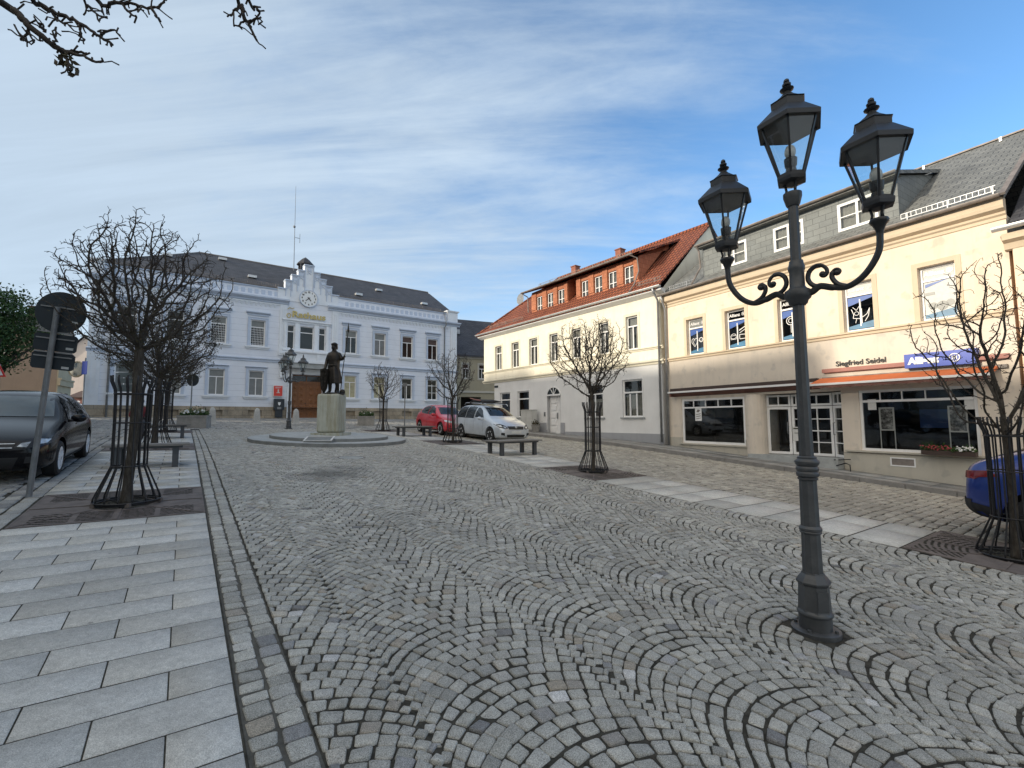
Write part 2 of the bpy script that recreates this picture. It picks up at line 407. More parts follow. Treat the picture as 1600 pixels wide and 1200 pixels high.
M['sign_blue'] = plain('blue_sign_face', (.020, .062, .40), .35, .05)
M['poster_blue'] = plain('blue_window_film', (.035, .10, .34), .4, .15, 3)
M['poster_teal'] = plain('teal_window_film', (.05, .17, .30), .4, .2, 3)
M['red_sign'] = plain('red_notice_board', (.62, .045, .03), .45, .05)
M['bronze'] = plain('dark_bronze', (.030, .026, .022), .42, .45, 5, metal=.6, bump=.5, bscale=18)
def stonemat(name, col, var=.3, speck=.25, rough=.8, sc=3.0, stain=None, bump=.25):
    s = NB(name); c = s.mix(1.0, c4(col), s.mapr(s.noise(sc, 6, .65), .3, .7, 1-var, 1+var), 'MULTIPLY')
    if stain:
        mp = s.n('ShaderNodeMapping'); s.L.new(s.obj(), mp.inputs[0]); mp.inputs['Scale'].default_value = (5, 5, .5)
        c = s.mix(s.mapr(s.noise(1.4, 5, .6, mp.outputs[0]), .42, .68, 0, .75), c, c4(stain))
    c = s.mix(1.0, c, s.mapr(s.noise(160, 2, .7), .3, .7, 1-speck, 1+speck), 'MULTIPLY')
    s.bump(s.noise(45, 5, .7), bump, .008); return s.fin(c, rough, spec=.3)
M['pedestal'] = stonemat('pale_stained_concrete', (.40, .42, .37), .12, .15, stain=(.24, .22, .14))
M['step_top'] = stonemat('grey_granite_step', (.36, .375, .37), .2, .2)
M['step_side'] = stonemat('dark_granite_riser', (.20, .21, .205), .2, .2)
M['bollard'] = stonemat('pale_granite_bollard', (.42, .42, .40), .15, .3)
M['concrete'] = stonemat('planter_concrete', (.27, .26, .24), .25, .25)
M['kerbstone'] = stonemat('kerb_granite', (.26, .25, .235), .2, .3)
def sett(name, stops, joint=None, brown=.3, speck=.45, gain=1.0, stain=False, blot=0.0):
    s = NB(name); geo = s.n('ShaderNodeNewGeometry'); r = geo.outputs['Random Per Island']
    c = s.ramp(r, stops)
    r2 = s.math('FRACT', s.math('MULTIPLY', r, 37.7))
    c = s.mix(1.0, c, s.mapr(r2, 0, 1, .84, 1.16), 'MULTIPLY')
    # uneven dirt over the whole place, and grain in each stone
    c = s.mix(1.0, c, s.mapr(s.noise(.35, 6, .7), .3, .7, .84, 1.14), 'MULTIPLY')
    pos = s.n('ShaderNodeVectorMath', operation='ADD'); s.L.new(s.obj(), pos.inputs[0])
    cmb = s.n('ShaderNodeCombineXYZ'); s.set(cmb.inputs[0], s.math('MULTIPLY', r, 50.0)); s.L.new(cmb.outputs[0], pos.inputs[1])
    g1 = s.noise(190, 2, .75, pos.outputs[0]); g2 = s.noise(22, 4, .7, pos.outputs[0])
    c = s.mix(1.0, c, s.mapr(g1, .32, .68, 1-speck, 1+speck*1.25), 'MULTIPLY')
    c = s.mix(1.0, c, s.mapr(g2, .3, .7, .84, 1.16), 'MULTIPLY')
    if blot: c = s.mix(s.mapr(s.noise(1.5, 7, .72), .50, .74, 0, blot), c, (.17, .165, .155, 1)); c = s.mix(s.mapr(s.noise(.8, 6, .7), .52, .8, 0, blot*.7), c, (.30, .27, .22, 1)); vo = s.n('ShaderNodeTexVoronoi'); s.L.new(s.obj(), vo.inputs['Vector']); vo.inputs['Scale'].default_value = 2.6; c = s.mix(s.mapr(vo.outputs['Distance'], .035, .055, .55, 0), c, (.12, .115, .11, 1))
    if stain:      # the dark wet patch in front of the statue
        wp = G(520, 739); ds = s.n('ShaderNodeVectorMath', operation='SUBTRACT'); s.L.new(s.obj(), ds.inputs[0]); ds.inputs[1].default_value = tuple(wp)
        sc_ = s.n('ShaderNodeVectorMath', operation='MULTIPLY'); s.L.new(ds.outputs[0], sc_.inputs[0]); sc_.inputs[1].default_value = (1.35, .9, 0)
        ln_ = s.n('ShaderNodeVectorMath', operation='LENGTH'); s.L.new(sc_.outputs[0], ln_.inputs[0])
        k = s.math('ADD', ln_.outputs['Value'], s.mapr(s.noise(1.6, 5, .7), .3, .7, -.45, .45)); c = s.mix(s.mapr(k, .3, 1.15, .62, 0), c, (.055, .055, .052, 1))
    s.bump(s.math('ADD', s.math('MULTIPLY', g1, .35), g2), .5, .006)
    return s.fin(c, .72, spec=.35)
M['cobble'] = sett('granite_cobbles', [(0, (.265, .26, .235)), (.3, (.315, .308, .275)), (.55, (.35, .338, .30)), (.8, (.30, .296, .27)), (.93, (.375, .365, .335)), (.962, (.32, .28, .22)), (.985, (.18, .18, .18)), (1, (.47, .46, .44))], speck=.55, stain=True)
M['sett_road'] = sett('yellowish_road_setts', [(0, (.26, .245, .21)), (.3, (.34, .322, .275)), (.6, (.30, .285, .25)), (.85, (.38, .36, .31)), (1, (.23, .215, .19))])
M['sett_left'] = sett('grey_road_setts', [(0, (.21, .205, .195)), (.4, (.27, .265, .245)), (.8, (.31, .30, .27)), (1, (.19, .185, .18))])
M['slab'] = sett('pale_granite_slabs', [(0, (.45, .44, .405)), (.5, (.475, .465, .43)), (1, (.50, .49, .455))], speck=.34, blot=.34)
M['slab_dull'] = sett('pavement_slabs', [(0, (.23, .225, .215)), (.5, (.28, .275, .26)), (1, (.31, .305, .29))], speck=.2)
def jointmat(name, c1, c2):
    s = NB(name); k = s.noise(14, 5, .75); s.bump(s.noise(70, 4, .7), .6, .01)
    return s.fin(s.ramp(k, [(.3, c1), (.7, c2)]), .95, spec=.1)
M['joint'] = jointmat('dark_joint_soil', (.022, .021, .018), (.085, .080, .066))
M['joint_pale'] = jointmat('sandy_joint', (.07, .067, .058), (.13, .125, .11))
M['mortar'] = jointmat('grey_mortar', (.13, .125, .115), (.18, .175, .16))
M['asphalt'] = jointmat('far_paving', (.14, .135, .125), (.19, .18, .17))
M['bark'] = None
def bark():
    s = NB('grey_brown_bark'); mp = s.n('ShaderNodeMapping'); s.L.new(s.obj(), mp.inputs[0]); mp.inputs['Scale'].default_value = (18, 18, 4)
    k = s.noise(1.6, 6, .7, mp.outputs[0]); s.bump(k, .8, .02)
    c = s.ramp(k, [(.3, (.032, .026, .021)), (.55, (.075, .066, .055)), (.8, (.13, .12, .10))])
    return s.fin(c, .9, spec=.2)
M['bark'] = bark()
M['twig'] = plain('dark_twig_bark', (.045, .035, .028), .9, .3, 8)
def leafmat(name, stops):
    s = NB(name); geo = s.n('ShaderNodeNewGeometry'); c = s.ramp(geo.outputs['Random Per Island'], stops)
    s.fin(c, .6, spec=.3)
    try: s.b.inputs['Subsurface Weight'].default_value = 0
    except Exception: pass
    return s.m
M['leaf_dry'] = leafmat('dull_olive_leaves', [(0, (.035, .032, .014)), (.5, (.05, .048, .02)), (1, (.065, .045, .025))])
M['leaf_green'] = leafmat('green_leaves', [(0, (.022, .05, .014)), (.5, (.04, .085, .022)), (1, (.07, .12, .035))])
M['flower_white'] = plain('white_petals', (.75, .75, .72), .7, .1)
M['flower_red'] = plain('dusky_red_petals', (.38, .06, .07), .7, .3, 30)

M['cab'] = plain('pale_grey_cabinet', (.50, .50, .47), .55, .08)
M['board'] = plain('grey_green_board', (.12, .15, .16), .5, .2)
M['mirror'] = plain('mirror_face', (.55, .55, .50), .12, .1, metal=.8)
M['skin'] = plain('skin', (.45, .28, .21), .6, .05)
M['skin_trousers'] = plain('dark_trousers', (.03, .03, .035), .8, .1)
M['jacket'] = plain('dark_red_jacket', (.13, .018, .02), .8, .15)
M['hair'] = plain('dark_hair', (.02, .014, .01), .7, .2)
def bwphoto():
    s = NB('grey_photo_print'); k = s.noise(9, 6, .7); return s.fin(s.ramp(k, [(.35, (.04, .04, .04)), (.5, (.22, .22, .22)), (.62, (.6, .6, .6))]), .5)
M['photo_bw'] = bwphoto()
# ------------------------------------------------------------------ ground and paving
def np_mesh(name, V, faces, mat, smooth=True, kind='structure', parent=None):
    me = bpy.data.meshes.new(name)
    V = np.ascontiguousarray(V, dtype=np.float32); me.vertices.add(len(V)); me.vertices.foreach_set('co', V.ravel())
    tot = sum(f.size for f in faces); nf = sum(len(f) for f in faces)
    me.loops.add(tot); me.polygons.add(nf)
    me.loops.foreach_set('vertex_index', np.concatenate([f.ravel() for f in faces]).astype(np.int32))
    ls = np.concatenate([np.full(len(f), f.shape[1]) for f in faces]); st = np.concatenate([[0], np.cumsum(ls)[:-1]])
    me.polygons.foreach_set('loop_start', st.astype(np.int32))
    if smooth: me.polygons.foreach_set('use_smooth', np.ones(nf, bool))
    me.materials.append(mat); me.update(calc_edges=True); me.validate()
    o = bpy.data.objects.new(name, me); link(o, parent)
    if kind: o['kind'] = kind
    return o
def grid_sheet(name, us, vs, dz, mat):
    U, Vv = np.meshgrid(us, vs, indexing='ij'); X = U*AX[0]+Vv*BX[0]; Y = U*AX[1]+Vv*BX[1]; ZZ = Zuv(U, Vv)+dz
    V = np.stack([X, Y, ZZ], -1).reshape(-1, 3); n, m_ = len(us), len(vs)
    i = np.arange(n-1)[:, None]*m_+np.arange(m_-1)[None]; i = i.ravel()
    return np_mesh(name, V, [np.stack([i, i+m_, i+m_+1, i+1], -1)], mat)
us = np.concatenate([[-400, -150, -60], np.arange(-30, 60, 1.0), [60, 90, 150, 400, 900]])
vs = np.concatenate([[-700, -300, -120, -60], np.arange(-30, 31, 1.5), [60, 120, 300, 700]])
grid_sheet('ground', us, vs, -.034, M['asphalt'])
OCT = [(-1,-.80),(-.80,-1),(.80,-1),(1,-.80),(1,.80),(.80,1),(-.80,1),(-1,.80)]
SQ = [(-1,-1),(1,-1),(1,1),(-1,1)]
def stones(name, Q, mat, near_r=7.5, gap=.92, rise=.0025, tilt=.0035, extra=None, flat=False, jit=1.0):
    """Q (N,4,2): corners in site axes of every stone; one mesh, each stone a rounded block"""
    Q = np.asarray(Q, float); c = Q.mean(1); X, Y = xy(c[:, 0], c[:, 1]); d = np.hypot(X, Y)
    # keep what the photographer's surroundings need
    ok = (Y > -6) & (np.abs(X) < Y*1.5+9)
    Q = Q[ok]; d = d[ok]; parts = []
    for near in (True, False):
        k = (d < near_r) if near else (d >= near_r)
        q = Q[k]
        if not len(q): continue
        ab = np.array(OCT if near and not flat else SQ); n = len(ab)
        rings = [(1.0, -.030), (.99, -.010), (.95, -.0032), (.80, .0004)] if near else [(1.0, -.022), (.95, -.006), (.70, .001)]
        if flat: rings = [(1.0, -.03), (.997, -.004), (.985, .0)] if near else [(1.0, -.02), (.99, .0)]
        g = gap; N_ = len(q); jj = (1+rng.normal(0, .045, (N_, n, 1))*jit)
        size = np.sqrt(np.abs(np.cross(q[:, 2]-q[:, 0], q[:, 3]-q[:, 1]))/2)
        hz = rng.normal(0, 1, N_)*rise; tx = rng.normal(0, tilt, N_); ty = rng.normal(0, tilt, N_)
        gs = g*(1+rng.normal(0, .0 if flat else .02, N_))
        verts = []
        def pos(ab_, s_, dz):
            A = ab_[..., 0]*s_*gs[:, None]; B = ab_[..., 1]*s_*gs[:, None]
            w = np.stack([(1-A)*(1-B), (1+A)*(1-B), (1+A)*(1+B), (1-A)*(1+B)], -1)/4
            p = np.einsum('nki,nij->nkj', w, q)
            x, y = xy(p[..., 0], p[..., 1]); z = Zuv(p[..., 0], p[..., 1])+dz+hz[:, None]+(A*tx[:, None]+B*ty[:, None])
            return np.stack([x, y, z], -1)
        abj = ab[None]*jj
        for s_, dz in rings: verts.append(pos(abj, s_, dz))
        if not flat: verts.append(pos(np.zeros((N_, 1, 2)), 1, .0015))
        V = np.concatenate(verts, 1); nv = V.shape[1]; base = np.arange(N_)[:, None]*nv
        quads = []
        for r_ in range(len(rings)-1):
            for k2 in range(n):
                a_, b_ = r_*n+k2, r_*n+(k2+1) % n; quads.append([a_, b_, b_+n, a_+n])
        qf = (base[:, None]+np.array(quads)[None]).reshape(-1, 4); top = (len(rings)-1)*n
        if flat: tf = (base+np.arange(top, top+n)[None])
        else:
            tri = [[top+k2, top+(k2+1) % n, top+n] for k2 in range(n)]; tf = (base[:, None]+np.array(tri)[None]).reshape(-1, 3)
        parts.append((V.reshape(-1, 3), qf, tf))
    off = 0; VV = []; FQ = []; FT = []
    for V, a_, b_ in parts: VV.append(V); FQ.append(a_+off); FT.append(b_+off); off += len(V)
    faces = FQ+FT
    # group by loop count so arrays stay rectangular
    return np_mesh(name, np.concatenate(VV), faces, mat, smooth=not flat)
def clear(Q, tests):
    Q = np.asarray(Q, float); c = Q.mean(1); k = np.ones(len(Q), bool)
    for t in tests: k &= ~t(c[:, 0], c[:, 1])
    return Q[k]
# landmarks that interrupt the paving
PL = G(1275, 985); lampuv = uv_of(PL.x, PL.y)
SB = at(517, 689, 17.3); SB.z = Z(SB.x, SB.y); SU, SV = uv_of(SB.x, SB.y)
MH = G(549, 714.5); mu, mv = uv_of(MH.x, MH.y)
R1, R2 = 2.72, 2.05
inlamp = lambda u, v: (u-lampuv[0])**2+(v-lampuv[1])**2 < .25**2
instep = lambda u, v: (u-SU)**2+(v-SV)**2 < (R1-.02)**2
inman = lambda u, v: (u-mu)**2+(v-mv)**2 < .42**2
# segmental arcs of small cobbles
WC, RC, PITCH = 1.27, .775, .106
Q = []
phm = math.asin(WC/2/RC)
for k in range(-1, 7):
    vc = 1.14+WC*(k+.5)
    nst = 14
    j = 0; u = -2.6
    while u < 27:
        dv = .02*math.sin(j*.37+k); ph0 = -phm-(.5 if j % 2 else 0)*2*phm/nst
        cuts = []
        for i in range(nst+2):
            q = max(-1.1, min(1.1, (ph0+2*phm*i/nst)/phm)); cuts.append(phm*(1.2*q-.2*q**3)+rng.normal(0, .004))
        wob = .010*math.sin(j*.9+k*2)
        for i in range(nst+1):
            a_, b_ = max(cuts[i], -phm), min(cuts[i+1], phm)
            if b_-a_ < .035: continue
            e0 = rng.normal(0, .004); pc = []
            for (t, p) in ((0, a_), (0, b_), (1, b_), (1, a_)):
                th_ = (t-.5)*PITCH*math.cos(p)*.99; uu = u-RC+(RC+th_)*math.cos(p)+wob+rng.normal(0, .0035)
                vv = vc+dv+(RC+th_)*math.sin(p)+rng.normal(0, .0035); pc.append((uu, vv))
            Q.append(pc)
        u += PITCH; j += 1
Q = np.array(Q); c = Q.mean(1)
lo = .635
hi_v = vf(Q[:, :, 0])-.012; Q[:, :, 1] = np.minimum(np.maximum(Q[:, :, 1], lo), hi_v); w_ = Q[:, :, 1].max(1)-Q[:, :, 1].min(1); c = Q.mean(1)
keep = (w_ > .04) & (c[:, 1] > lo+.01) & (c[:, 1] < vf(c[:, 0])-.02) & (c[:, 0] > -2.4) & (c[:, 0] < 25.8)
Q = clear(Q[keep], [inlamp, instep, inman])
print('cobbles', len(Q))
stones('plaza_cobbles', Q, M['cobble'], near_r=8.5, gap=.90)
# stones set round the lamp foot and the step edge
def ring(cu, cv, r, n, w=.1):
    out = []
    for i in range(n):
        a_, b_ = 2*math.pi*i/n, 2*math.pi*(i+1)/n
        out.append([(cu+r*math.cos(a_), cv+r*math.sin(a_)), (cu+(r+w)*math.cos(a_), cv+(r+w)*math.sin(a_)), (cu+(r+w)*math.cos(b_), cv+(r+w)*math.sin(b_)), (cu+r*math.cos(b_), cv+r*math.sin(b_))])
    return out
Q = ring(mu, mv, .36, 22, .09)
stones('manhole_edging', Q, M['cobble'])
def rows(u0, u1, vlo, vhi, pitch, length, along='v', jit=.006, skew=None):
    """running rows of setts; along='v': each row runs across the road"""
    out = []; j = 0; p = u0
    while p < u1:
        lo_ = vlo(p) if callable(vlo) else vlo; hi_ = vhi(p) if callable(vhi) else vhi
        q = lo_-(length/2 if j % 2 else rng.uniform(0, .3)*length); w = pitch*(1+rng.normal(0, .03))
        while q < hi_:
            l_ = length*rng.uniform(.78, 1.25); a_, b_ = max(q, lo_), min(q+l_, hi_)
            if b_-a_ > length*.3:
                e = rng.normal(0, jit, 8); w1 = .012*math.sin(a_*1.1+p*.3); w2 = .012*math.sin(b_*1.1+p*.3)
                r4 = [(p+w1+e[0], a_+e[1]), (p+w+w1+e[2], a_+e[3]), (p+w+w2+e[4], b_+e[5]), (p+w2+e[6], b_+e[7])]
                out.append(r4 if along == 'v' else [(y_, x_) for x_, y_ in (r4[0], r4[3], r4[2], r4[1])])
            q += l_
        p += w; j += 1
    return out
def swap(Q): return Q
# two bedded rows beside the left slabs
Q = []
for v0 in (.335, .480):
    u = -1.5
    while u < 25:
        l_ = rng.uniform(.10, .15); e = rng.normal(0, .004, 8)
        Q.append([(u+e[0], v0+e[1]), (u+l_+e[2], v0+e[3]), (u+l_+e[4], v0+.142+e[5]), (u+e[6], v0+.142+e[7])]); u += l_
stones('gutter_setts', Q, M['cobble'], gap=.91, rise=.002, tilt=.003)
grid_sheet('gutter_mortar', np.arange(-3, 25.6, 1.0), np.array([.325, .47, .625]), -.009, M['joint_pale'])
grid_sheet('plaza_joints', np.arange(-4, 26.9, .4), np.concatenate([[.626], np.arange(1.0, 8.4, .4)]), -.0115, M['joint'])
# road setts
Q = rows(-1.5, 25.5, lambda u: vf(u)+1.86, 15.32, .165, .17)
stones('road_setts', Q, M['sett_road'], near_r=6, gap=.93, rise=.004)
grid_sheet('road_joints', np.arange(-4, 26.9, .4), np.array([9.6, 10.5, 11.2, 12, 12.7, 13.5, 14.4, 15.35]), -.0125, M['joint'])
Q = rows(4.0, 26, -9.0, -2.06, .15, .2)
stones('left_road_setts', Q, M['sett_left'], near_r=6, gap=.93, rise=.005)
Q = []
for v0 in (-1.83, -2.04):          # long edge setts by the left road
    u = 1.0
    while u < 25:
        l_ = rng.uniform(.2, .3); Q.append([(u, v0), (u+l_, v0), (u+l_, v0+.19), (u, v0+.19)]); u += l_
stones('left_edge_setts', Q, M['sett_left'], gap=.94)
grid_sheet('left_road_joints', np.arange(-2, 26.9, .8), np.array([-9, -7.5, -6, -4.5, -3, -1.66]), -.020, M['joint'])
# the street in front of the town hall
Q = rows(25.95, 33.6, -12, 19, .20, .26)
stones('far_street_setts', Q, M['sett_left'], gap=.92, rise=.004)
Q = rows(25.95, 26.0, -12, 19, .20, .26)
grid_sheet('far_street_joints', np.arange(25.7, 34, .8), np.arange(-12, 19.6, 1.5), -.017, M['joint'])
# slabs, left strip (running bond, rows across)
def slabs(rowlist, vlo, vhi, w, length, phase):
    out = []
    for k, (a_, b_) in enumerate(rowlist):
        lo_ = vlo(a_) if callable(vlo) else vlo; hi_ = vhi(a_) if callable(vhi) else vhi
        cut = hi_-(phase if k % 2 else phase+length/2) % length
        cuts = [hi_]; q = cut
        while q > lo_+.08:
            if hi_-q > .05: cuts.append(q)
            q -= length
        cuts.append(lo_)
        for i in range(len(cuts)-1):
            h_, l_ = cuts[i], cuts[i+1]; out.append([(a_, l_), (b_, l_), (b_, h_), (a_, h_)])
    return out
def strip_rows(u0, u1, p=.3165, k0=0):
    n = max(1, round((u1-u0)/p)); return [(u0+(u1-u0)*i/n, u0+(u1-u0)*(i+1)/n) for i in range(n)]
def slab_stones(name, Q, mat, g=.004):
    Q = np.array(Q, float); c = Q.mean(1, keepdims=True); d = Q-c; s = np.sign(d)
    Q = c+d-s*np.array([g*1.5, g*.7])
    return stones(name, Q, mat, gap=1.0, rise=.0006, tilt=.0006, flat=True, jit=0, near_r=9)
GL = [(7.79, 9.72), (15.38, 17.32), (22.83, 24.77)]
Q = []
for a_, b_ in ((-1.71, 7.79), (9.72, 15.38), (17.32, 22.83), (24.77, 25.9)): Q += slabs(strip_rows(a_, b_), -1.64, .315, .3165, .637, .0)
slab_stones('left_pavement_slabs', Q, M['slab'], .0045)
grid_sheet('left_slab_joints', np.arange(-3, 24.6, .4), np.array([-1.655, -1, -.6, -.1, .322]), -.0042, M['joint'])
TR = [(1.25, 0), (8.72, 0), (16.5, 0), (24.4, 0)]
GR = [(u-.98, u+.98) for u, _ in TR]
Q = []
segs = [(2.23, 7.74), (9.70, 15.52), (17.48, 23.42), (25.38, 25.9)]
for a_, b_ in segs:
    for (x0, x1) in strip_rows(a_, b_, .62):
        xs = [0, .74, 1.82] if (round(x0*7) % 2) else [0, 1.08, 1.82]
        for i in range(2): Q.append([(x0, vf(x0)+xs[i]), (x1, vf(x1)+xs[i]), (x1, vf(x1)+xs[i+1]), (x0, vf(x0)+xs[i+1])])
slab_stones('right_pavement_slabs', Q, M['slab'], .008)
U_ = np.arange(-1, 25.2, .4); V_ = [0, .6, 1.2, 1.84]
VV = []; 
for u in U_:
    for v in V_: x, y = xy(u, vf(u)-.01+v); VV.append((x, y, float(Zuv(u, vf(u)+v))-.0042))
i = (np.arange(len(U_)-1)[:, None]*4+np.arange(3)[None]).ravel()
np_mesh('right_slab_joints', np.array(VV), [np.stack([i, i+4, i+5, i+1], -1)], M['joint'])
# house-side pavement: kerb and slabs, a step up
KV = lambda u: 15.42+.02*np.clip(u, 0, 20)
KH = .10
U_ = np.arange(-2, 29.0, 1.0)
kb = MB()
for k in range(len(U_)-1):
    a_, b_ = U_[k]+.006, U_[k+1]-.006
    vs_ = []
    for (u, dv, dz) in ((a_,0,-.05),(b_,0,-.05),(b_,.15,-.05),(a_,.15,-.05),(a_,0,KH),(b_,0,KH),(b_,.15,KH),(a_,.15,KH)):
        x, y = xy(u, KV(u)+dv); vs_.append((x, y, float(Zuv(u, KV(u)))+dz))
    kb.add(vs_, [(0,1,2,3),(7,6,5,4),(0,4,5,1),(1,5,6,2),(2,6,7,3),(3,7,4,0)])
tag(kb.build('kerb', M['kerbstone']), kind='structure')
def facade_v(u): return np.interp(u, [-8, 2.85, 13, 27.9], [16.0, 17.08, 17.92, 17.5])
VV = []; FF = []; n = 0
Qs = []
u = -2.0
while u < 28.6:
    a_, b_ = u, u+.62
    w = float(facade_v(u))+.1-(float(KV(u))+.15); cuts = [0, w*.52, w] if int(u*3) % 2 else [0, w*.38, w]
    for i in range(2):
        k0, k1 = float(KV(u))+.152, float(KV(b_))+.152
        vs_ = []
        for (uu, v_) in ((a_+.004, k0+cuts[i]+.004), (b_-.004, k1+cuts[i]+.004), (b_-.004, k1+cuts[i+1]-.004), (a_+.004, k0+cuts[i+1]-.004)):
            x, y = xy(uu, v_); vs_.append((x, y, float(Zuv(uu, v_))+KH-.004))
        vs_ += [(x, y, z-.05) for x, y, z in vs_]
        VV += vs_; o = n*8; FF.append([o, o+3, o+2, o+1][::-1]); 
        for q in range(4): FF.append([o+q, o+(q+1) % 4, o+4+(q+1) % 4, o+4+q][::-1])
        n += 1
    u += .62
sw = np_mesh('house_side_pavement', np.array(VV), [np.array(FF)], M['slab_dull'], smooth=False)
# pavement in front of the town hall
Q = []
for (a_, b_) in strip_rows(33.65, 36.9, .5):
    q = -14.0+(.35 if int(a_*2) % 2 else 0)
    while q < 21: Q.append([(a_, q), (b_, q), (b_, q+.7), (a_, q+.7)]); q += .7
slab_stones('town_hall_pavement', Q, M['slab_dull'])
# ------------------------------------------------------------------ tree grates
def grate_plate():
    """square cast plate with a round opening and bands of curved slots, cut out of the plate"""
    n = 132; s = 1.93; h = s/n; mb_v = {}; V = []; Fq = []
    def vid(i, j):
        if (i, j) not in mb_v: mb_v[(i, j)] = len(V); V.append((-s/2+i*h, -s/2+j*h, 0))
        return mb_v[(i, j)]
    for i in range(n):
        for j in range(n):
            x, y = -s/2+(i+.5)*h, -s/2+(j+.5)*h; r = math.hypot(x, y)
            if r < .36: continue
            ax_, ay_ = abs(x), abs(y)
            slot = False
            if ay_ > .40 and max(ax_, ay_) < .90:
                # fishbone of arcs on the two outer panels
                q = (ay_-.40); c = abs(x); rr = math.hypot(c*1.0, q+.9)
                if abs(x) > .05 and abs(x) < .84 and (rr/.073) % 1 < .45 and r > .45: slot = abs(abs(x)-.42) > .03
            if slot: continue
            Fq.append((vid(i, j), vid(i+1, j), vid(i+1, j+1), vid(i, j+1)))
    return V, Fq
gv, gf = grate_plate()
me0 = bpy.data.meshes.new('grate_plate'); me0.from_pydata(gv, [], gf); me0.materials.append(M['corten']); me0.update()
def place_on(o, u, v, dz=0.0, rz=None):
    x, y = xy(u, v); z = float(Zuv(u, v))
    e = .5; ga = float(Zuv(u+e, v)-Zuv(u-e, v)); gb = float(Zuv(u, v+e)-Zuv(u, v-e))
    # local x = across (b), local y = along (a), tilted with the slope
    bxv = Vector((BX[0], BX[1], gb)).normalized(); ayv = Vector((AX[0], AX[1], ga)).normalized(); nz = bxv.cross(ayv).normalized(); ayv = nz.cross(bxv)
    mt = Matrix((( bxv.x, ayv.x, nz.x, x), (bxv.y, ayv.y, nz.y, y), (bxv.z, ayv.z, nz.z, z+dz), (0, 0, 0, 1)))
    o.matrix_world = mt
def make_grate(u, v, label, group, narrow=1.0):
    t = thing('tree_grate', label, 'tree grate', group=group)
    pl = bpy.data.objects.new('plate', me0); link(pl, t)
    k = MB()
    s = .965
    k.box(-s, s, -s, -s+.02, -.02, .003); k.box(-s, s, s-.02, s, -.02, .003); k.box(-s, -s+.02, -s+.02, s-.02, -.02, .003); k.box(s-.02, s, -s+.02, s-.02, -.02, .003)
    k.build('rim', M['corten'], t)
    r_ = MB()
    for d in (0, 1):
        for sg in (-1, 1):
            p = (.37*sg, 0, .006) if d == 0 else (0, .37*sg, .006); q = (.95*sg, 0, .006) if d == 0 else (0, .95*sg, .006)
            r_.bar(p, q, .05, .008)
    for sg in (-1, 1):
        for s2 in (-1, 1): r_.bar((.27*sg, .27*s2, .005), (.93*sg, .93*s2, .005), .03, .006)
    r_.build('rib', M['corten'], t)
    pit = MB(); pit.lathe([(.36, -.03), (.36, -.022), (.02, -.012)], 20)
    rr = random.Random(int(u*10))
    for i in range(46):
        a_ = rr.uniform(0, 6.28); r = rr.uniform(.12, .34); pit.sphere((r*math.cos(a_), r*math.sin(a_), -.012), rr.uniform(.015, .035), 6, 4, (1, 1, .7))
    pit.build('soil', M['pit'], t)
    ps = MB(); ps.quad((-s, -s, -.013), (s, -s, -.013), (s, s, -.013), (-s, s, -.013)); ps.build('pan', M['pit'], t)
    place_on(t, u, v, .004)
    return t
LT = [(8.76, -.60), (16.35, -.60), (23.8, -.55)]
lab = ['rusty square grate under the big bare tree nearest the left edge', 'rusty tree grate round the second tree of the left row', 'tree grate round the third and farthest tree of the left row']
for (u, v), l in zip(LT, lab): make_grate(u, v-.05, l, 'rusty tree grates')
lab = ['rusty tree grate under the tree beside the blue car', 'rusty tree grate under the bare tree in front of the white arched door', 'dark tree grate under the tree between the red and silver cars', 'dark tree grate beside the right stone planter near the town hall']
RT = [(u, float(vf(u))+.95) for u, _ in TR]
for (u, v), l in zip(RT, lab): make_grate(u, v, l, 'rusty tree grates')
# ------------------------------------------------------------------ building kit
def wall(mb, x0, x1, z0, z1, holes, rec=.16, y=0.0):
    """front wall in the plane y with rectangular holes and their reveals"""
    xs = sorted({x0, x1, *[h[0] for h in holes], *[h[1] for h in holes]}); zs = sorted({z0, z1, *[h[2] for h in holes], *[h[3] for h in holes]})
    xs = [x for x in xs if x0 <= x <= x1]; zs = [z for z in zs if z0 <= z <= z1]
    for i in range(len(xs)-1):
        for j in range(len(zs)-1):
            cx, cz = (xs[i]+xs[i+1])/2, (zs[j]+zs[j+1])/2
            if any(h[0] < cx < h[1] and h[2] < cz < h[3] for h in holes): continue
            mb.quad((xs[i], y, zs[j]), (xs[i+1], y, zs[j]), (xs[i+1], y, zs[j+1]), (xs[i], y, zs[j+1]))
    for h in holes:
        a, b, c, d = h[:4]; r = h[4] if len(h) > 4 else rec
        mb.quad((a, y, c), (a, y, d), (a, y+r, d), (a, y+r, c)); mb.quad((b, y, c), (b, y+r, c), (b, y+r, d), (b, y, d))
        mb.quad((a, y, d), (b, y, d), (b, y+r, d), (a, y+r, d)); mb.quad((a, y, c), (a, y+r, c), (b, y+r, c), (b, y, c))
    return mb
def shell(mb, x0, x1, y0, y1, z0, z1):
    """back and side walls"""
    mb.quad((x0, y0, z0), (x0, y0, z1), (x0, y1, z1), (x0, y1, z0)); mb.quad((x1, y0, z0), (x1, y1, z0), (x1, y1, z1), (x1, y0, z1))
    mb.quad((x0, y1, z0), (x0, y1, z1), (x1, y1, z1), (x1, y1, z0)); return mb
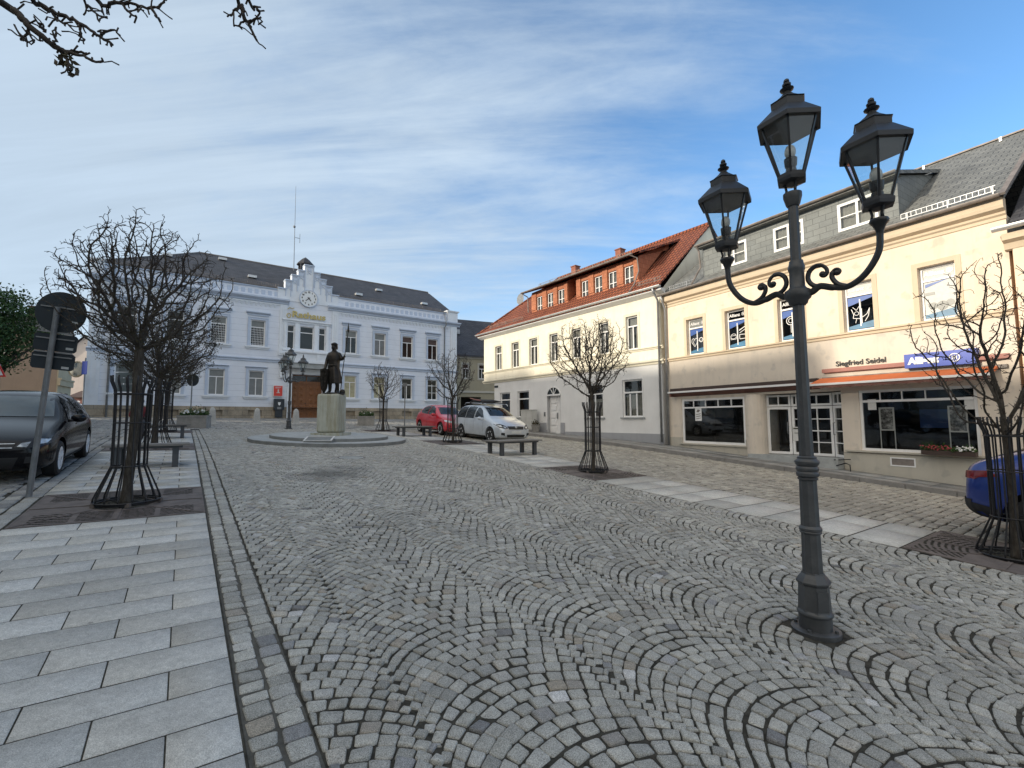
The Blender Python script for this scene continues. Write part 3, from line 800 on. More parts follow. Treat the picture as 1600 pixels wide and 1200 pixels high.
def frame_bars(mb, x0, x1, z0, z1, y, bars=(), w=.055, d=.06, bw=.035):
    """window frame with its glazing bars: bars = ('v', frac, za, zb) or ('h', frac, xa, xb), fractions of the opening"""
    mb.box(x0, x0+w, y, y+d, z0, z1); mb.box(x1-w, x1, y, y+d, z0, z1)
    mb.box(x0+w, x1-w, y, y+d, z0, z0+w); mb.box(x0+w, x1-w, y, y+d, z1-w, z1)
    X = lambda f: x0+(x1-x0)*f
    Zf = lambda f: z0+(z1-z0)*f
    for b in bars:
        t = b[4] if len(b) > 4 else bw
        if b[0] == 'v': mb.box(X(b[1])-t/2, X(b[1])+t/2, y-.004, y+d-.006, Zf(b[2])+.001, Zf(b[3])-.001)
        else: mb.box(X(b[2])+.001, X(b[3])-.001, y-.008, y+d-.01, Zf(b[1])-t/2, Zf(b[1])+t/2)
CASE = (('h', .70, .03, .97, .06), ('v', .5, .03, .69, .05))
def window(par, x0, x1, z0, z1, y=.10, bars=CASE, fm='frame', glass='glass', sill=None, curtain=None, back='room', w=.055, name='window', depth=.5, room=True):
    f = MB(); frame_bars(f, x0, x1, z0, z1, y, bars, w)
    o = f.build(name, M[fm], par, uv=False)
    g = MB(); g.quad((x0+w*.7, y+.03, z0+w*.7), (x1-w*.7, y+.03, z0+w*.7), (x1-w*.7, y+.03, z1-w*.7), (x0+w*.7, y+.03, z1-w*.7))
    g.build('pane', M[glass], o, uv=False)
    if glass in ('glass', 'shop_glass') and room:
        b = MB(); e = .0
        b.quad((x0-e, y+depth, z0-e), (x1+e, y+depth, z0-e), (x1+e, y+depth, z1+e), (x0-e, y+depth, z1+e))
        b.quad((x0, y+.07, z0), (x0, y+.07, z1), (x0, y+depth, z1), (x0, y+depth, z0)); b.quad((x1, y+.07, z0), (x1, y+depth, z0), (x1, y+depth, z1), (x1, y+.07, z1))
        b.quad((x0, y+.07, z1), (x1, y+.07, z1), (x1, y+depth, z1), (x0, y+depth, z1)); b.quad((x0, y+.07, z0), (x0, y+depth, z0), (x1, y+depth, z0), (x1, y+.07, z0))
        b.build('room', M[back], o, uv=False)
    if curtain:
        c = MB(); n = 26
        for (a_, b_, za, zb) in curtain:
            xa, xb = x0+(x1-x0)*a_, x0+(x1-x0)*b_; vs_ = []
            for k in range(n+1):
                xx = xa+(xb-xa)*k/n; yy = y+.13+.02*math.sin(k*1.7)+.008*math.sin(k*.6+xa*3)
                vs_ += [(xx, yy, z0+(z1-z0)*za), (xx, yy, z0+(z1-z0)*zb)]
            c.add(vs_, [(2*k, 2*k+2, 2*k+3, 2*k+1) for k in range(n)])
        c.build('curtain', M['curtain'], o, uv=False, smooth=True)
    if sill:
        sx, sh, sp_ = sill[:3]; s_ = MB(); s_.box(x0-sx, x1+sx, -sp_, y+.02, z0-sh, z0-.002); s_.build('sill', M[sill[3]], o)
    return o
def gutter(mb, x0, x1, y, z, r=.07):
    n = 8; vs_ = []
    for x in (x0, x1):
        for k in range(n+1):
            a = math.pi+math.pi*k/n; vs_.append((x, y+r*math.cos(a), z+r*math.sin(a)))
    mb.add(vs_, [(k, k+1, n+2+k, n+1+k) for k in range(n)])
    vs2 = [(x, yy*1.0+(0), zz) for x, yy, zz in vs_]
    mb.box(x0, x1, y-r-.008, y-r+.006, z-.012, z+.01)
    mb.add([(x0, y+r*math.cos(math.pi+math.pi*k/n), z+r*math.sin(math.pi+math.pi*k/n)) for k in range(n+1)], [tuple(range(n+1))])
    mb.add([(x1, y+r*math.cos(math.pi+math.pi*k/n), z+r*math.sin(math.pi+math.pi*k/n)) for k in range(n+1)], [tuple(range(n, -1, -1))])
def profile_band(mb, x0, x1, prof, ends=True):
    """moulding: prof = [(y, z), ...] swept along x"""
    n = len(prof); vs_ = [(x0, y, z) for y, z in prof]+[(x1, y, z) for y, z in prof]
    mb.add(vs_, [(i, n+i, n+i+1, i+1) for i in range(n-1)]+[tuple(range(n)), tuple(range(2*n-1, n-1, -1))])
def snow_guard(mb, x0, x1, y, z, slope, h=.19, pitch=.11):
    c, s_ = math.cos(slope), math.sin(slope); up = (0, -s_, c)
    P = lambda x, t: (x, y-s_*t*0+0, z+t)
    for t in (.03, h): mb.bar((x0, y, z+t), (x1, y, z+t), .014)
    x = x0
    while x <= x1+1e-6: mb.bar((x, y, z+.02), (x, y, z+h), .010); x += pitch
    x = x0+.15
    while x <= x1: mb.bar((x, y-.02, z-.05), (x, y, z+h), .024, .012); mb.bar((x, y, z+h), (x, y+.18, z+.18*math.tan(slope)), .018, .008); x += .9
def rect_surround(mb, x0, x1, z0, z1, w, d, bottom=False):
    mb.box(x0-w, x0, -d, .02, z0, z1); mb.box(x1, x1+w, -d, .02, z0, z1); mb.box(x0-w, x1+w, -d, .02, z1, z1+w)
    if bottom: mb.box(x0-w, x1+w, -d, .02, z0-w, z0)
def text_mesh(body, size, mat, parent, name='lettering', depth=.01, loc=(0, 0, 0), bold=0.0, center=False, shear=0.0, spacing=1.0, wscale=1.0):
    cu = bpy.data.curves.new(name, 'FONT'); cu.body = body; cu.size = size; cu.extrude = depth; cu.offset = bold; cu.shear = shear; cu.space_character = spacing
    if center: cu.align_x = 'CENTER'; cu.align_y = 'CENTER'
    cu.resolution_u = 3
    t = bpy.data.objects.new('tmp', cu); COL.objects.link(t)
    dg = bpy.context.evaluated_depsgraph_get(); me = bpy.data.meshes.new_from_object(t.evaluated_get(dg)); bpy.data.objects.remove(t)
    me.name = name; me.materials.clear(); me.materials.append(mat)
    # text lies in xy facing +z: stand it up facing -y
    me.transform(Matrix.Rotation(math.pi/2, 4, 'X') @ Matrix.Scale(wscale, 4, (1, 0, 0)))
    o = bpy.data.objects.new(name, me); link(o, parent); o.location = loc; return o
def facade(name, label, cat, P, d, zb):
    return thing(name, label, cat, (P[0], P[1], zb), math.atan2(d[1], d[0]))

# ================================================================== TOWN HALL
zb = 1.80
T = facade('town_hall', 'long pale blue-white town hall with stepped clock gable and dark slate roof', 'town hall', (-25.11, 27.0), (.80508, .59316), zb)
z_ = lambda z: z-zb
WL = 24.9
cent = [1.73, 4.11, 6.5, 8.85, 15.37, 17.73, 20.13, 22.5]
up = [(c-.47, c+.47, z_(7.10), z_(8.95)) for c in cent]; low = [(c-.47, c+.47, z_(3.57), z_(5.34)) for c in cent]
trip = [(10.74, 11.24, z_(7.12), z_(8.86)), (11.60, 12.58, z_(7.12), z_(8.86)), (12.94, 13.44, z_(7.12), z_(8.86))]
door = (11.17, 13.35, z_(2.02), z_(5.22), .55)
w = MB(); wall(w, 0, WL, z_(2.78), z_(10.62), up+low+trip+[(11.17, 13.35, z_(2.78), z_(5.22), .55)], .17)
shell(w, 0, WL, 0, 12, z_(2.78), z_(10.62))
# gable ends
w.quad((WL, 0, z_(10.62)), (WL, 12, z_(10.62)), (WL, 6, z_(14.9)), (WL, 5.9, z_(14.9)))
# parapet behind the cornice
w.box(0, 10.4, .02, .30, z_(10.62), z_(11.38)); w.box(13.9, WL, .02, .30, z_(10.62), z_(11.46))
w.build('wall', M['wall_th'], T)
p = MB(); wall(p, -.05, WL+.05, z_(1.3), z_(2.78), [(11.12, 13.40, z_(1.3), z_(2.78), .3)]+[(c-.42, c+.42, z_(2.15), z_(2.55), .18) for c in cent], .2, y=-.07)
p.box(-.05, 11.12, -.07, .1, z_(2.775), z_(2.80)); p.box(13.40, WL+.05, -.07, .1, z_(2.775), z_(2.80)); shell(p, -.05, WL+.05, -.07, 12.05, z_(1.3), z_(2.78))
for c in cent: p.quad((c-.42, .1, z_(2.15)), (c+.42, .1, z_(2.15)), (c+.42, .1, z_(2.55)), (c-.42, .1, z_(2.55)))
p.build('plinth', M['plinth_th'], T)
# mouldings
t = MB()
profile_band(t, -.06, 10.62, [(0, z_(5.98)), (-.07, z_(6.0)), (-.07, z_(6.10)), (-.15, z_(6.16)), (-.15, z_(6.22)), (0, z_(6.26))])
profile_band(t, 13.92, WL+.06, [(0, z_(5.98)), (-.07, z_(6.0)), (-.07, z_(6.10)), (-.15, z_(6.16)), (-.15, z_(6.22)), (0, z_(6.26))])
t.build('string_course', M['trim_th'], T)
t = MB(); pr = [(0, z_(10.30)), (-.08, z_(10.33)), (-.08, z_(10.42)), (-.22, z_(10.48)), (-.34, z_(10.56)), (-.34, z_(10.66)), (0, z_(10.70))]
profile_band(t, -.30, 10.80, pr); profile_band(t, 13.55, WL+.3, pr)
t.build('cornice', M['trim_th'], T)
t = MB()      # small arches under the cornice and square panels in the parapet
x = .9
while x < WL-.6:
    if not (10.0 < x < 14.4):
        t.lathe([(.085, -.05), (.085, .005)], 8, (x, 0, z_(10.06)), axis='y'); t.box(x-.085, x+.085, -.05, 0, z_(10.06), z_(10.2))
    x += .30
t.box(.6, 10.2, -.055, -.001, z_(10.19), z_(10.28)); t.box(14.2, WL-.5, -.055, -.001, z_(10.19), z_(10.28))
t.build('arched_frieze', M['trim_pale'], T)
t = MB(); x = 1.0
while x < WL-.9:
    if not (10.0 < x+.15 < 14.6):
        t = MB(); t.box(x, x+.24, -.012, .022, z_(10.86), z_(11.16)); t.build('parapet_panel', M['trim_th'], T)
    x += .42
t = MB(); pr = [(.02, z_(11.30)), (-.08, z_(11.34)), (-.10, z_(11.40)), (.05, z_(11.44))]
profile_band(t, .5, 10.0, pr); t.build('parapet_coping', M['trim_th'], T); t = MB(); profile_band(t, 14.3, 23.8, [(y, z+.06) for y, z in pr]); t.build('parapet_coping', M['trim_th'], T)
# corner pilasters and pedestals
for x0, x1 in ((0.0, .62), (WL-.62, WL), (10.22, 10.70), (13.88, 14.38)):
    t = MB(); big = x0 < 1 or x0 > 20
    lo_, hi_ = (z_(2.8), z_(10.3)) if big else (z_(6.9), z_(10.3))
    t.box(x0, x1, -.06, .02, lo_, hi_)
    for za, zc in (((3.3, 5.7), (6.6, 9.9)) if big else ((7.3, 10.0),)):
        t.box(x0+.16, x0+.20, -.085, -.05, z_(za), z_(zc)); t.box(x1-.20, x1-.16, -.085, -.05, z_(za), z_(zc)); t.box(x0+.20, x1-.20, -.085, -.05, z_(zc)-.04, z_(zc)); t.box(x0+.20, x1-.20, -.085, -.05, z_(za), z_(za)+.04)
    if not big: t.box(x0-.04, x1+.04, -.12, .02, z_(6.55), z_(6.9)); t.box(x0+.08, x1-.08, -.16, .02, z_(6.66), z_(6.80))
    t.build('pilaster', M['trim_pale'], T)
for x0, x1, zt in ((-.05, .55, 11.62), (WL-.95, WL+.05, 11.72)):
    t = MB(); t.box(x0, x1, -.10, .75, z_(10.70), z_(zt-.14)); t.box(x0+.12, x1-.12, -.125, -.09, z_(10.86), z_(zt-.3))
    t.box(x0-.06, x1+.06, -.17, .80, z_(zt-.14), z_(zt-.07)); t.box(x0-.12, x1+.12, -.22, .86, z_(zt-.07), z_(zt)); t.build('corner_pedestal', M['trim_pale'], T)
# hoods, surrounds and windows
def th_window(x0, x1, z0, z1, hood, glass, bars=CASE, sillz=True):
    s_ = MB(); rect_surround(s_, x0, x1, z0, z1, .17, .05); rect_surround(s_, x0-.13, x1+.13, z0, z1+.13, .04, .075)
    if hood: 
        s_.box(x0-.20, x1+.20, -.06, .02, z1+.30, z1+.42); profile_band(s_, x0-.28, x1+.28, [(0, z1+.42), (-.12, z1+.44), (-.20, z1+.50), (-.20, z1+.56), (0, z1+.60)])
    else: profile_band(s_, x0-.22, x1+.22, [(0, z1+.19), (-.08, z1+.21), (-.12, z1+.26), (0, z1+.30)])
    o = window(T, x0, x1, z0, z1, .09, bars, glass=glass, w=.07, room=False)
    s_.build('surround', M['trim_th'], o)
    b = MB(); b.box(x0-.30, x1+.30, -.16, .08, z0-.13, z0-.02); b.box(x0-.24, x1+.24, -.08, .08, z0-.24, z0-.13); b.build('sill', M['trim_pale'], o)
    if glass == 'pane_blind' or glass == 'pane_mid': pass
    return o
gu = ['pane_dark']*4+['pane_dark', 'pane_mid', 'pane_dark', 'pane_dark']
gl = ['pane_mid', 'pane_blind', 'pane_blind', 'pane_mid', 'pane_warm', 'pane_warm', 'pane_dark', 'pane_dark']
LEAD = (('h', .72, .03, .97, .06),)+tuple(('v', .1+.1*i, .03, .70, .014) for i in range(1, 9))+tuple(('h', .08+.09*i, .04, .96, .014) for i in range(7))
for i, (u_, l_) in enumerate(zip(up, low)):
    ub = LEAD if i in (2, 3) else CASE
    o = th_window(*u_, True, gu[i], ub)
    if i in (2, 3, 5, 4, 6, 7):      # blind behind the upper light
        b = MB(); b.quad((u_[0]+.08, .118, u_[2]+1.36), (u_[1]-.08, .118, u_[2]+1.36), (u_[1]-.08, .118, u_[3]-.08), (u_[0]+.08, .118, u_[3]-.08)); b.build('blind', M['pane_blind' if i < 6 else 'brown_soffit'], o)
    lb = CASE if i != 7 else CASE+(('h', .35, .05, .95, .03), ('v', .5, .7, .97, .03))
    th_window(*l_, False, gl[i], lb)
s_ = MB(); s_.box(10.45, 13.72, -.07, .02, z_(6.72), z_(6.99))
for x0, x1 in ((10.50, 10.72), (11.26, 11.58), (12.60, 12.92), (13.46, 13.68)):
    s_.box(x0, x1, -.09, .02, z_(6.99), z_(9.02)); s_.box(x0+.05, x1-.05, -.115, -.08, z_(7.2), z_(8.8))
profile_band(s_, 10.38, 13.80, [(0, z_(9.02)), (-.10, z_(9.04)), (-.10, z_(9.12)), (-.2, z_(9.18)), (-.2, z_(9.24)), (0, z_(9.30))]); s_.box(10.44, 13.74, -.16, .02, z_(6.93), z_(7.03))
s_.build('window_surround', M['trim_pale'], T)
for k, h in enumerate(trip): window(T, *h, .09, (('h', .72, .03, .97, .06),), glass='pane_dark', w=.06, room=False)
# portal, balcony, door
b = MB(); b.box(10.72, 13.80, -1.0, .02, z_(5.98), z_(6.16)); b.box(10.78, 13.74, -.94, -.82, z_(6.16), z_(6.72)); b.box(10.78, 10.90, -.94, .02, z_(6.16), z_(6.72)); b.box(13.62, 13.74, -.94, .02, z_(6.16), z_(6.72))
b.box(10.68, 13.84, -1.04, .02, z_(6.72), z_(6.82))
for x0 in (10.78, 11.75, 12.62, 13.54): b.box(x0, x0+.2, -.98, -.78, z_(6.14), z_(6.74))
b.build('balcony', M['trim_pale'], T)
b = MB(); b.box(10.95, 13.57, -.9, 0, z_(5.62), z_(5.97)); b.build('portal_soffit', M['step_top'], T)
for x0 in (10.30, 13.90):
    b = MB(); b.prism([(x0, z_(5.98)), (x0, z_(5.0)), (x0+.30, z_(5.0)), (x0+.30, z_(5.98))], -.32, 0); b.box(x0-.05, x0+.35, -.38, 0, z_(5.86), z_(5.98)); b.box(x0+.03, x0+.27, -.36, 0, z_(4.9), z_(5.0)); b.build('console', M['trim_pale'], T)
b = MB(); b.box(10.86, 11.16, -.14, .02, z_(2.0), z_(5.62)); b.box(13.36, 13.66, -.14, .02, z_(2.0), z_(5.62)); b.box(10.86, 13.66, -.14, .02, z_(5.24), z_(5.62)); b.build('portal_frame', M['trim_pale'], T)
d = MB(); y = .42
d.box(11.17, 13.35, y, y+.06, z_(2.02), z_(4.62)); d.box(12.235, 12.285, y-.03, y, z_(2.02), z_(4.62)); d.box(11.17, 13.35, y-.05, y, z_(4.56), z_(4.70))
for s0 in (11.24, 12.33):
    for i in range(2):
        for j in range(5):
            x0 = s0+.08+i*.42; zz = 2.18+j*.47; d.box(x0, x0+.34, y-.028, y, z_(zz), z_(zz+.38)); 
            cx, cz = x0+.17, z_(zz+.19); d.add([(cx-.13, y-.028, cz-.13), (cx+.13, y-.028, cz-.13), (cx+.13, y-.028, cz+.13), (cx-.13, y-.028, cz+.13), (cx, y-.08, cz)], [(0, 1, 4), (1, 2, 4), (2, 3, 4), (3, 0, 4)])
dr = d.build('door', M['oak'], T)
h = MB(); h.sphere((12.20, y-.06, z_(3.1)), .04, 8, 5); h.build('handle', M['ink'], dr)
tl = MB(); frame_bars(tl, 11.17, 13.35, z_(4.70), z_(5.22), y, (('v', .5, 0, 1, .06),), .06); tw = tl.build('transom_window', M['oak'], T, uv=False)
g = MB(); g.quad((11.2, y+.04, z_(4.7)), (13.3, y+.04, z_(4.7)), (13.3, y+.04, z_(5.2)), (11.2, y+.04, z_(5.2))); g.build('pane', M['pane_dark'], tw)
sl = MB(); sl.box(10.9, 13.6, -.35, .5, z_(1.7), z_(2.02)); sl.build('door_step', M['step_top'], T)
# stepped gable
gb = MB(); y0, y1 = -.04, .50
steps = [(10.03, 10.50, 11.45), (10.50, 10.93, 12.12), (10.93, 11.36, 12.58), (11.36, 11.79, 13.02), (11.79, 12.48, 13.50), (12.48, 12.93, 13.04), (12.93, 13.38, 12.58), (13.38, 13.83, 12.12), (13.83, 14.33, 11.50)]
pl = [(10.03, z_(10.62))]
for x0, x1, zt in steps: pl += [(x0, z_(zt)), (x1, z_(zt))]
pl.append((14.33, z_(10.62)))
for i, (x0, x1, zt) in enumerate(steps): gb.box(x0+(.0005 if i else 0), x1, y0, y1, z_(10.62), z_(zt))
gb.build('gable', M['trim_pale'], T)
g2 = MB()
for i, (x0, x1, zt) in enumerate(steps):
    g2.box(x0-.03, x1+.03, y0-.09, y1+.03, z_(zt)+.001, z_(zt)+.085)
    if 0 < i < 8:
        g2.box(x0+.06, x1-.06, y0-.05, y0, z_(zt)-.10, z_(zt)-.06); g2.box(x0+.02, x0+.07, y0-.05, y0, z_(max(10.75, zt-1.15 if i != 4 else 11.62)), z_(zt)-.10); g2.box(x1-.07, x1-.02, y0-.05, y0, z_(max(10.75, zt-1.15 if i != 4 else 11.62)), z_(zt)-.10)
        cx, cz = (x0+x1)/2, z_(zt)-.27
        g2.lathe([(.15, -.045), (.15, 0)], 12, (cx, y0, cz), axis='y'); g2.bar((cx-.15, y0-.02, cz-.16), (cx+.15, y0-.02, cz-.38), .035, .03, (0, 1, 0)); g2.bar((cx+.15, y0-.021, cz-.16), (cx-.15, y0-.021, cz-.38), .035, .03, (0, 1, 0))
g2.build('gable_tracery', M['trim_th'], T)
ck = MB(); ck.lathe([(.62, -.10), (.62, -.02), (.60, .02)], 32, (12.13, y0, z_(10.98)), axis='y'); co = ck.build('clock', M['clock_face'], T, smooth=40)
k2 = MB()
for r, dd in ((.66, .12),):
    n = 40
    for k in range(n):
        a_, b_ = 2*math.pi*k/n, 2*math.pi*(k+1)/n
        k2.bar((12.13+.635*math.cos(a_), y0-.06, z_(10.98)+.635*math.sin(a_)), (12.13+.635*math.cos(b_), y0-.06, z_(10.98)+.635*math.sin(b_)), .05, .13, (0, 1, 0))
k2.build('clock_rim', M['trim_th'], co)
hd = MB(); cz = z_(10.98)
def hand(ang, ln, wd): a_ = R(90-ang); hd.bar((12.13-.12*math.cos(a_), y0-.115, cz-.12*math.sin(a_)), (12.13+ln*math.cos(a_), y0-.115, cz+ln*math.sin(a_)), wd, .012, (0, 1, 0))
hand(226, .30, .05); hand(138, .24, .06); hd.build('hand', M['ink'], co)
for k in range(1, 13):
    a_ = R(90-30*k); text_mesh(str(k), .17, M['ink'], co, 'numeral', .004, (12.13+.47*math.cos(a_), y0-.112, cz+.47*math.sin(a_)), .008, True)
text_mesh('Rathaus', .64, M['gold'], T, 'gold_lettering', .03, (11.0, -.10, z_(9.46)), .014, wscale=1.18)
fl = MB(); fl.tube([(10.80+.12*math.cos(a_/4), -.11, z_(9.52)+.16*math.sin(a_/4)) for a_ in range(0, 26)], .03, 5); fl.tube([(10.72, -.11, z_(10.0)), (10.85, -.11, z_(10.12)), (11.02, -.11, z_(10.06)), (11.15, -.11, z_(10.12))], .03, 5)
fl.build('initial_flourish', M['gold'], T)
# roof
rf = MB(); e = z_(11.42); rz_ = z_(14.92)
rf.quad((-.1, .12, e), (WL+.02, .12, e), (WL+.02, 6, rz_), (5.4, 6, rz_)); rf.quad((WL+.02, 12, e), (-.1, 12, e), (5.4, 6, rz_), (WL+.02, 6, rz_)); rf.quad((-.1, 12, e), (-.1, .12, e), (5.4, 6, rz_))
rf.quad((WL+.02, .12, e), (WL+.02, 12, e), (WL+.02, 6, rz_))
# short cross roof behind the clock gable
rf.quad((10.3, .45, z_(11.6)), (10.3, 1.6, z_(12.0)), (12.13, 3.3, z_(13.3)), (12.13, .45, z_(13.3))); rf.quad((13.96, .45, z_(11.6)), (12.13, .45, z_(13.3)), (12.13, 3.3, z_(13.3)), (13.96, 1.6, z_(12.0)))
ro = rf.build('roof', M['slate_dark'], T)
rd = MB(); rd.tube([(5.4, 6, rz_+.02), (WL, 6, rz_+.02)], .06, 6); rd.tube([(5.4, 6, rz_+.02), (-.1, .12, e+.02)], .05, 6); rd.build('ridge_capping', M['zinc_old'], ro)
for (sx, f_) in ((3.2, .62), (8.3, .30), (16.1, .25), (18.6, .62), (22.2, .30), (6.6, .85)):
    k = MB(); yy = .12+5.88*f_; zz = e+(rz_-e)*f_; k.box(sx, sx+.55, yy-.30, yy+.1, zz-.06, zz+.12); k.build('roof_hatch', M['zinc_light'], ro)
gt = MB(); gutter(gt, .55, 10.3, .0, z_(11.50), .07); gutter(gt, 14.1, 23.9, .0, z_(11.54), .07); gt.build('gutter', M['zinc_old'], T)
for a_, b_, c_ in ((.8, 10.2, 11.70), (14.4, 23.6, 11.72)): sg = MB(); snow_guard(sg, a_, b_, .55, z_(c_), R(30)); sg.build('snow_guard', M['zinc_old'], T)
for sx in (1.02, 23.62):
    dp = MB(); dp.tube([(sx, .02, z_(11.45)), (sx, -.16, z_(11.2)), (sx, -.40, z_(10.75)), (sx, -.40, z_(10.3)), (sx, -.11, z_(10.1)), (sx, -.11, z_(1.9))], .055, 8); dp.build('downpipe', M['zinc'], T, smooth=True)
cu = MB(); cx, cy = 12.15, 1.5
cu.box(cx-.30, cx+.30, cy-.30, cy+.30, z_(12.9), z_(13.55))
for i in (-1, 1):
    for j in (-1, 1): cu.box(cx+i*.36-.07, cx+i*.36+.07, cy+j*.36-.07, cy+j*.36+.07, z_(13.45), z_(14.05))
cu.lathe([(.62, z_(13.98)), (.64, z_(14.05)), (.30, z_(14.42)), (.10, z_(14.58)), (.01, z_(14.64))], 8, (cx, cy, 0), R(22.5)); cu.build('cupola', M['slate_dark'], T)
an = MB(); an.tube([(12.1, 5.6, z_(14.4)), (12.05, 5.6, z_(22.2))], [.035, .012], 6); an.bar((12.1, 5.6, z_(17.6)), (12.5, 5.6, z_(17.6)), .03); an.bar((12.5, 5.6, z_(17.2)), (12.5, 5.6, z_(18.0)), .03); an.sphere((12.02, 5.5, z_(18.5)), .11, 8, 6)
an.build('antenna_mast', M['galv'], T)
# red notice board with a dark box below it, beside the portal
nb = thing('notice_board', 'red framed notice board on the town hall wall left of the brown door', 'notice board')
nb.matrix_world = T.matrix_basis.copy()
def bindto(o, par, x, y, z): o.matrix_world = par.matrix_basis @ Matrix.Translation((x, y, z))
bindto(nb, T, 9.93, -.10, z_(3.55))
nb.matrix_world = nb.matrix_world @ Matrix.Diagonal((.8, 1, .82, 1)); k = MB(); k.box(0, .80, -.06, .03, 0, .98); k.build('frame', M['white'], nb); k = MB(); k.box(.05, .75, -.085, -.06, .05, .93); k.build('panel', M['red_sign'], nb)
k = MB(); k.box(.16, .64, -.09, -.085, .80, .84); k.box(.16, .50, -.09, -.085, .72, .75); k.box(.36, .46, -.09, -.085, .30, .62); k.box(.28, .54, -.09, -.085, .30, .36); k.build('print', M['offwhite'], nb)
pb = thing('wall_dispenser', 'dark box with a white emblem standing under the red notice board', 'dispenser'); bindto(pb, T, 9.98, -.45, z_(2.05))
k = MB(); k.box(0, .66, 0, .32, .55, 1.32); k.box(.10, .56, .05, .27, 0, .55); k.build('body', M['sign_back'], pb); k = MB(); k.prism([(.24, 1.08), (.42, 1.08), (.40, .92), (.33, .84), (.26, .92)], -.012, 0); k.build('emblem', M['white'], pb); k = MB(); k.box(.20, .46, -.012, 0, .58, .74); k.build('slot', M['galv'], pb)
# ================================================================== YELLOW / WHITE HOUSE WITH THE RED ROOF
zb = .62
Y_ = facade('red_roofed_house', 'cream and white house with red tiled roof, orange dormers and arched white door', 'house', (6.914, 21.1), (.6005, -.7996), zb)
z_ = lambda z: z-zb
XL = -14.85
upx = [(-13.43, -12.67), (-11.53, -10.75), (-9.67, -8.88), (-7.75, -7.02), (-5.87, -5.15), (-3.84, -3.22+.08), (-2.02, -1.33+.02)]
uph = [(a_, b_, z_(5.22), z_(6.88)) for a_, b_ in upx]
w = MB(); wall(w, XL, 0, z_(4.44), z_(7.72), uph, .17); shell(w, XL, 0, 0, 9, z_(4.44), z_(7.72))
w.quad((0, 0, z_(7.72)), (0, 9, z_(7.72)), (0, 4.5, z_(12.05))); w.build('upper_wall', M['yellow'], Y_)
lowh = [(-12.83, -11.72, z_(1.98), z_(3.63)), (-10.90, -9.73, z_(1.96), z_(3.63)), (-4.82, -3.62, z_(1.90), z_(3.68)), (-2.33, -1.12, z_(1.90), z_(3.74))]
dx0, dx1 = -8.02, -6.86
w = MB(); wall(w, -13.55, 0, z_(.95), z_(4.44), lowh+[(dx0, dx1, z_(.95), z_(3.25), .32)], .14); shell(w, -13.55, 0, 0, 9, z_(.2), z_(4.44))
w.quad((XL, 0, z_(4.44)), (-13.55, 0, z_(4.44)), (-13.55, 9, z_(4.44)), (XL, 9, z_(4.44)))
w.build('lower_wall', M['white_wall'], Y_)
# arch above the door: fill the corners of the opening
ar = MB(); cx = (dx0+dx1)/2; r = (dx1-dx0)/2; n = 10; zc = z_(3.25)
# (the arch head is cut into a slab set in front of a taller niche)
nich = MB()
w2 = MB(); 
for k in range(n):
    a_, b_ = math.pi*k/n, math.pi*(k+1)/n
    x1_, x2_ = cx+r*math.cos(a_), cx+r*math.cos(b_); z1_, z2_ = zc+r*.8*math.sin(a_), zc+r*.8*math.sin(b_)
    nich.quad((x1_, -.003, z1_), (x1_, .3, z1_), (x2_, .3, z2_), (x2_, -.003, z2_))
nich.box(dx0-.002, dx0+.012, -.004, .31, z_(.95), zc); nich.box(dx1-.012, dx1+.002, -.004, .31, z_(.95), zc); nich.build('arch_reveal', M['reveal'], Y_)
fan = MB(); fan.add([(cx, -.004, zc)]+[(cx+r*math.cos(math.pi*k/n), -.004, zc+r*.8*math.sin(math.pi*k/n)) for k in range(n+1)], [(0, k+1, k+2) for k in range(n)])
fl_ = fan.build('fanlight', M['pane_dark'], Y_)
fb = MB()
for k in range(n): fb.bar((cx+r*math.cos(math.pi*k/n), -.02, zc+r*.8*math.sin(math.pi*k/n)), (cx+r*math.cos(math.pi*(k+1)/n), -.02, zc+r*.8*math.sin(math.pi*(k+1)/n)), .06, .05, (0, 1, 0))
for ang in (60, 90, 120): fb.bar((cx, -.02, zc), (cx+r*math.cos(R(ang)), -.02, zc+r*.8*math.sin(R(ang))), .035, .03, (0, 1, 0))
fb.box(cx-r, cx+r, -.06, .3, zc-.05, zc+.04); fb.build('glazing_bar', M['frame'], fl_)
d = MB(); yy = .20; d.box(dx0+.02, dx1-.02, yy, yy+.05, z_(.9), zc-.05); d.box(cx+.08, cx+.12, yy-.02, yy, z_(.95), zc-.05)
for i in range(5): d.box(dx0+.14, cx, yy-.04, yy, z_(1.05+.43*i), z_(1.05+.43*i+.30)); d.box(cx+.2, dx1-.12, yy-.025, yy, z_(1.05+.43*i), z_(1.05+.43*i+.33))
dr = d.build('door', M['frame'], Y_); h = MB(); h.box(cx+.12, cx+.16, yy-.07, yy-.02, z_(1.85), z_(2.2)); h.build('handle', M['galv'], dr)
s_ = MB(); s_.box(dx0-.1, dx1+.1, -.28, .3, z_(.55), z_(1.0)); s_.build('door_step', M['step_top'], Y_)
lb_ = MB(); lb_.box(dx0-.28, dx0-.16, -.03, 0, z_(2.0), z_(2.25)); lb_.build('bell_panel', M['galv'], Y_)
p = MB(); wall(p, -13.6, dx0-.001, z_(.1), z_(1.18), [], y=-.04); wall(p, dx1+.001, .03, z_(.1), z_(1.12), [], y=-.04); p.box(-13.6, dx0, -.04, .02, z_(1.17), z_(1.18)); p.box(dx1, .03, -.04, .02, z_(1.11), z_(1.12))
p.box(dx1+.04, dx1+.34, -.07, -.03, z_(1.0), z_(1.62)); p.box(dx0-.62, dx0-.06, -.07, -.03, z_(.9), z_(1.62)); p.build('plinth', M['grey_base'], Y_)
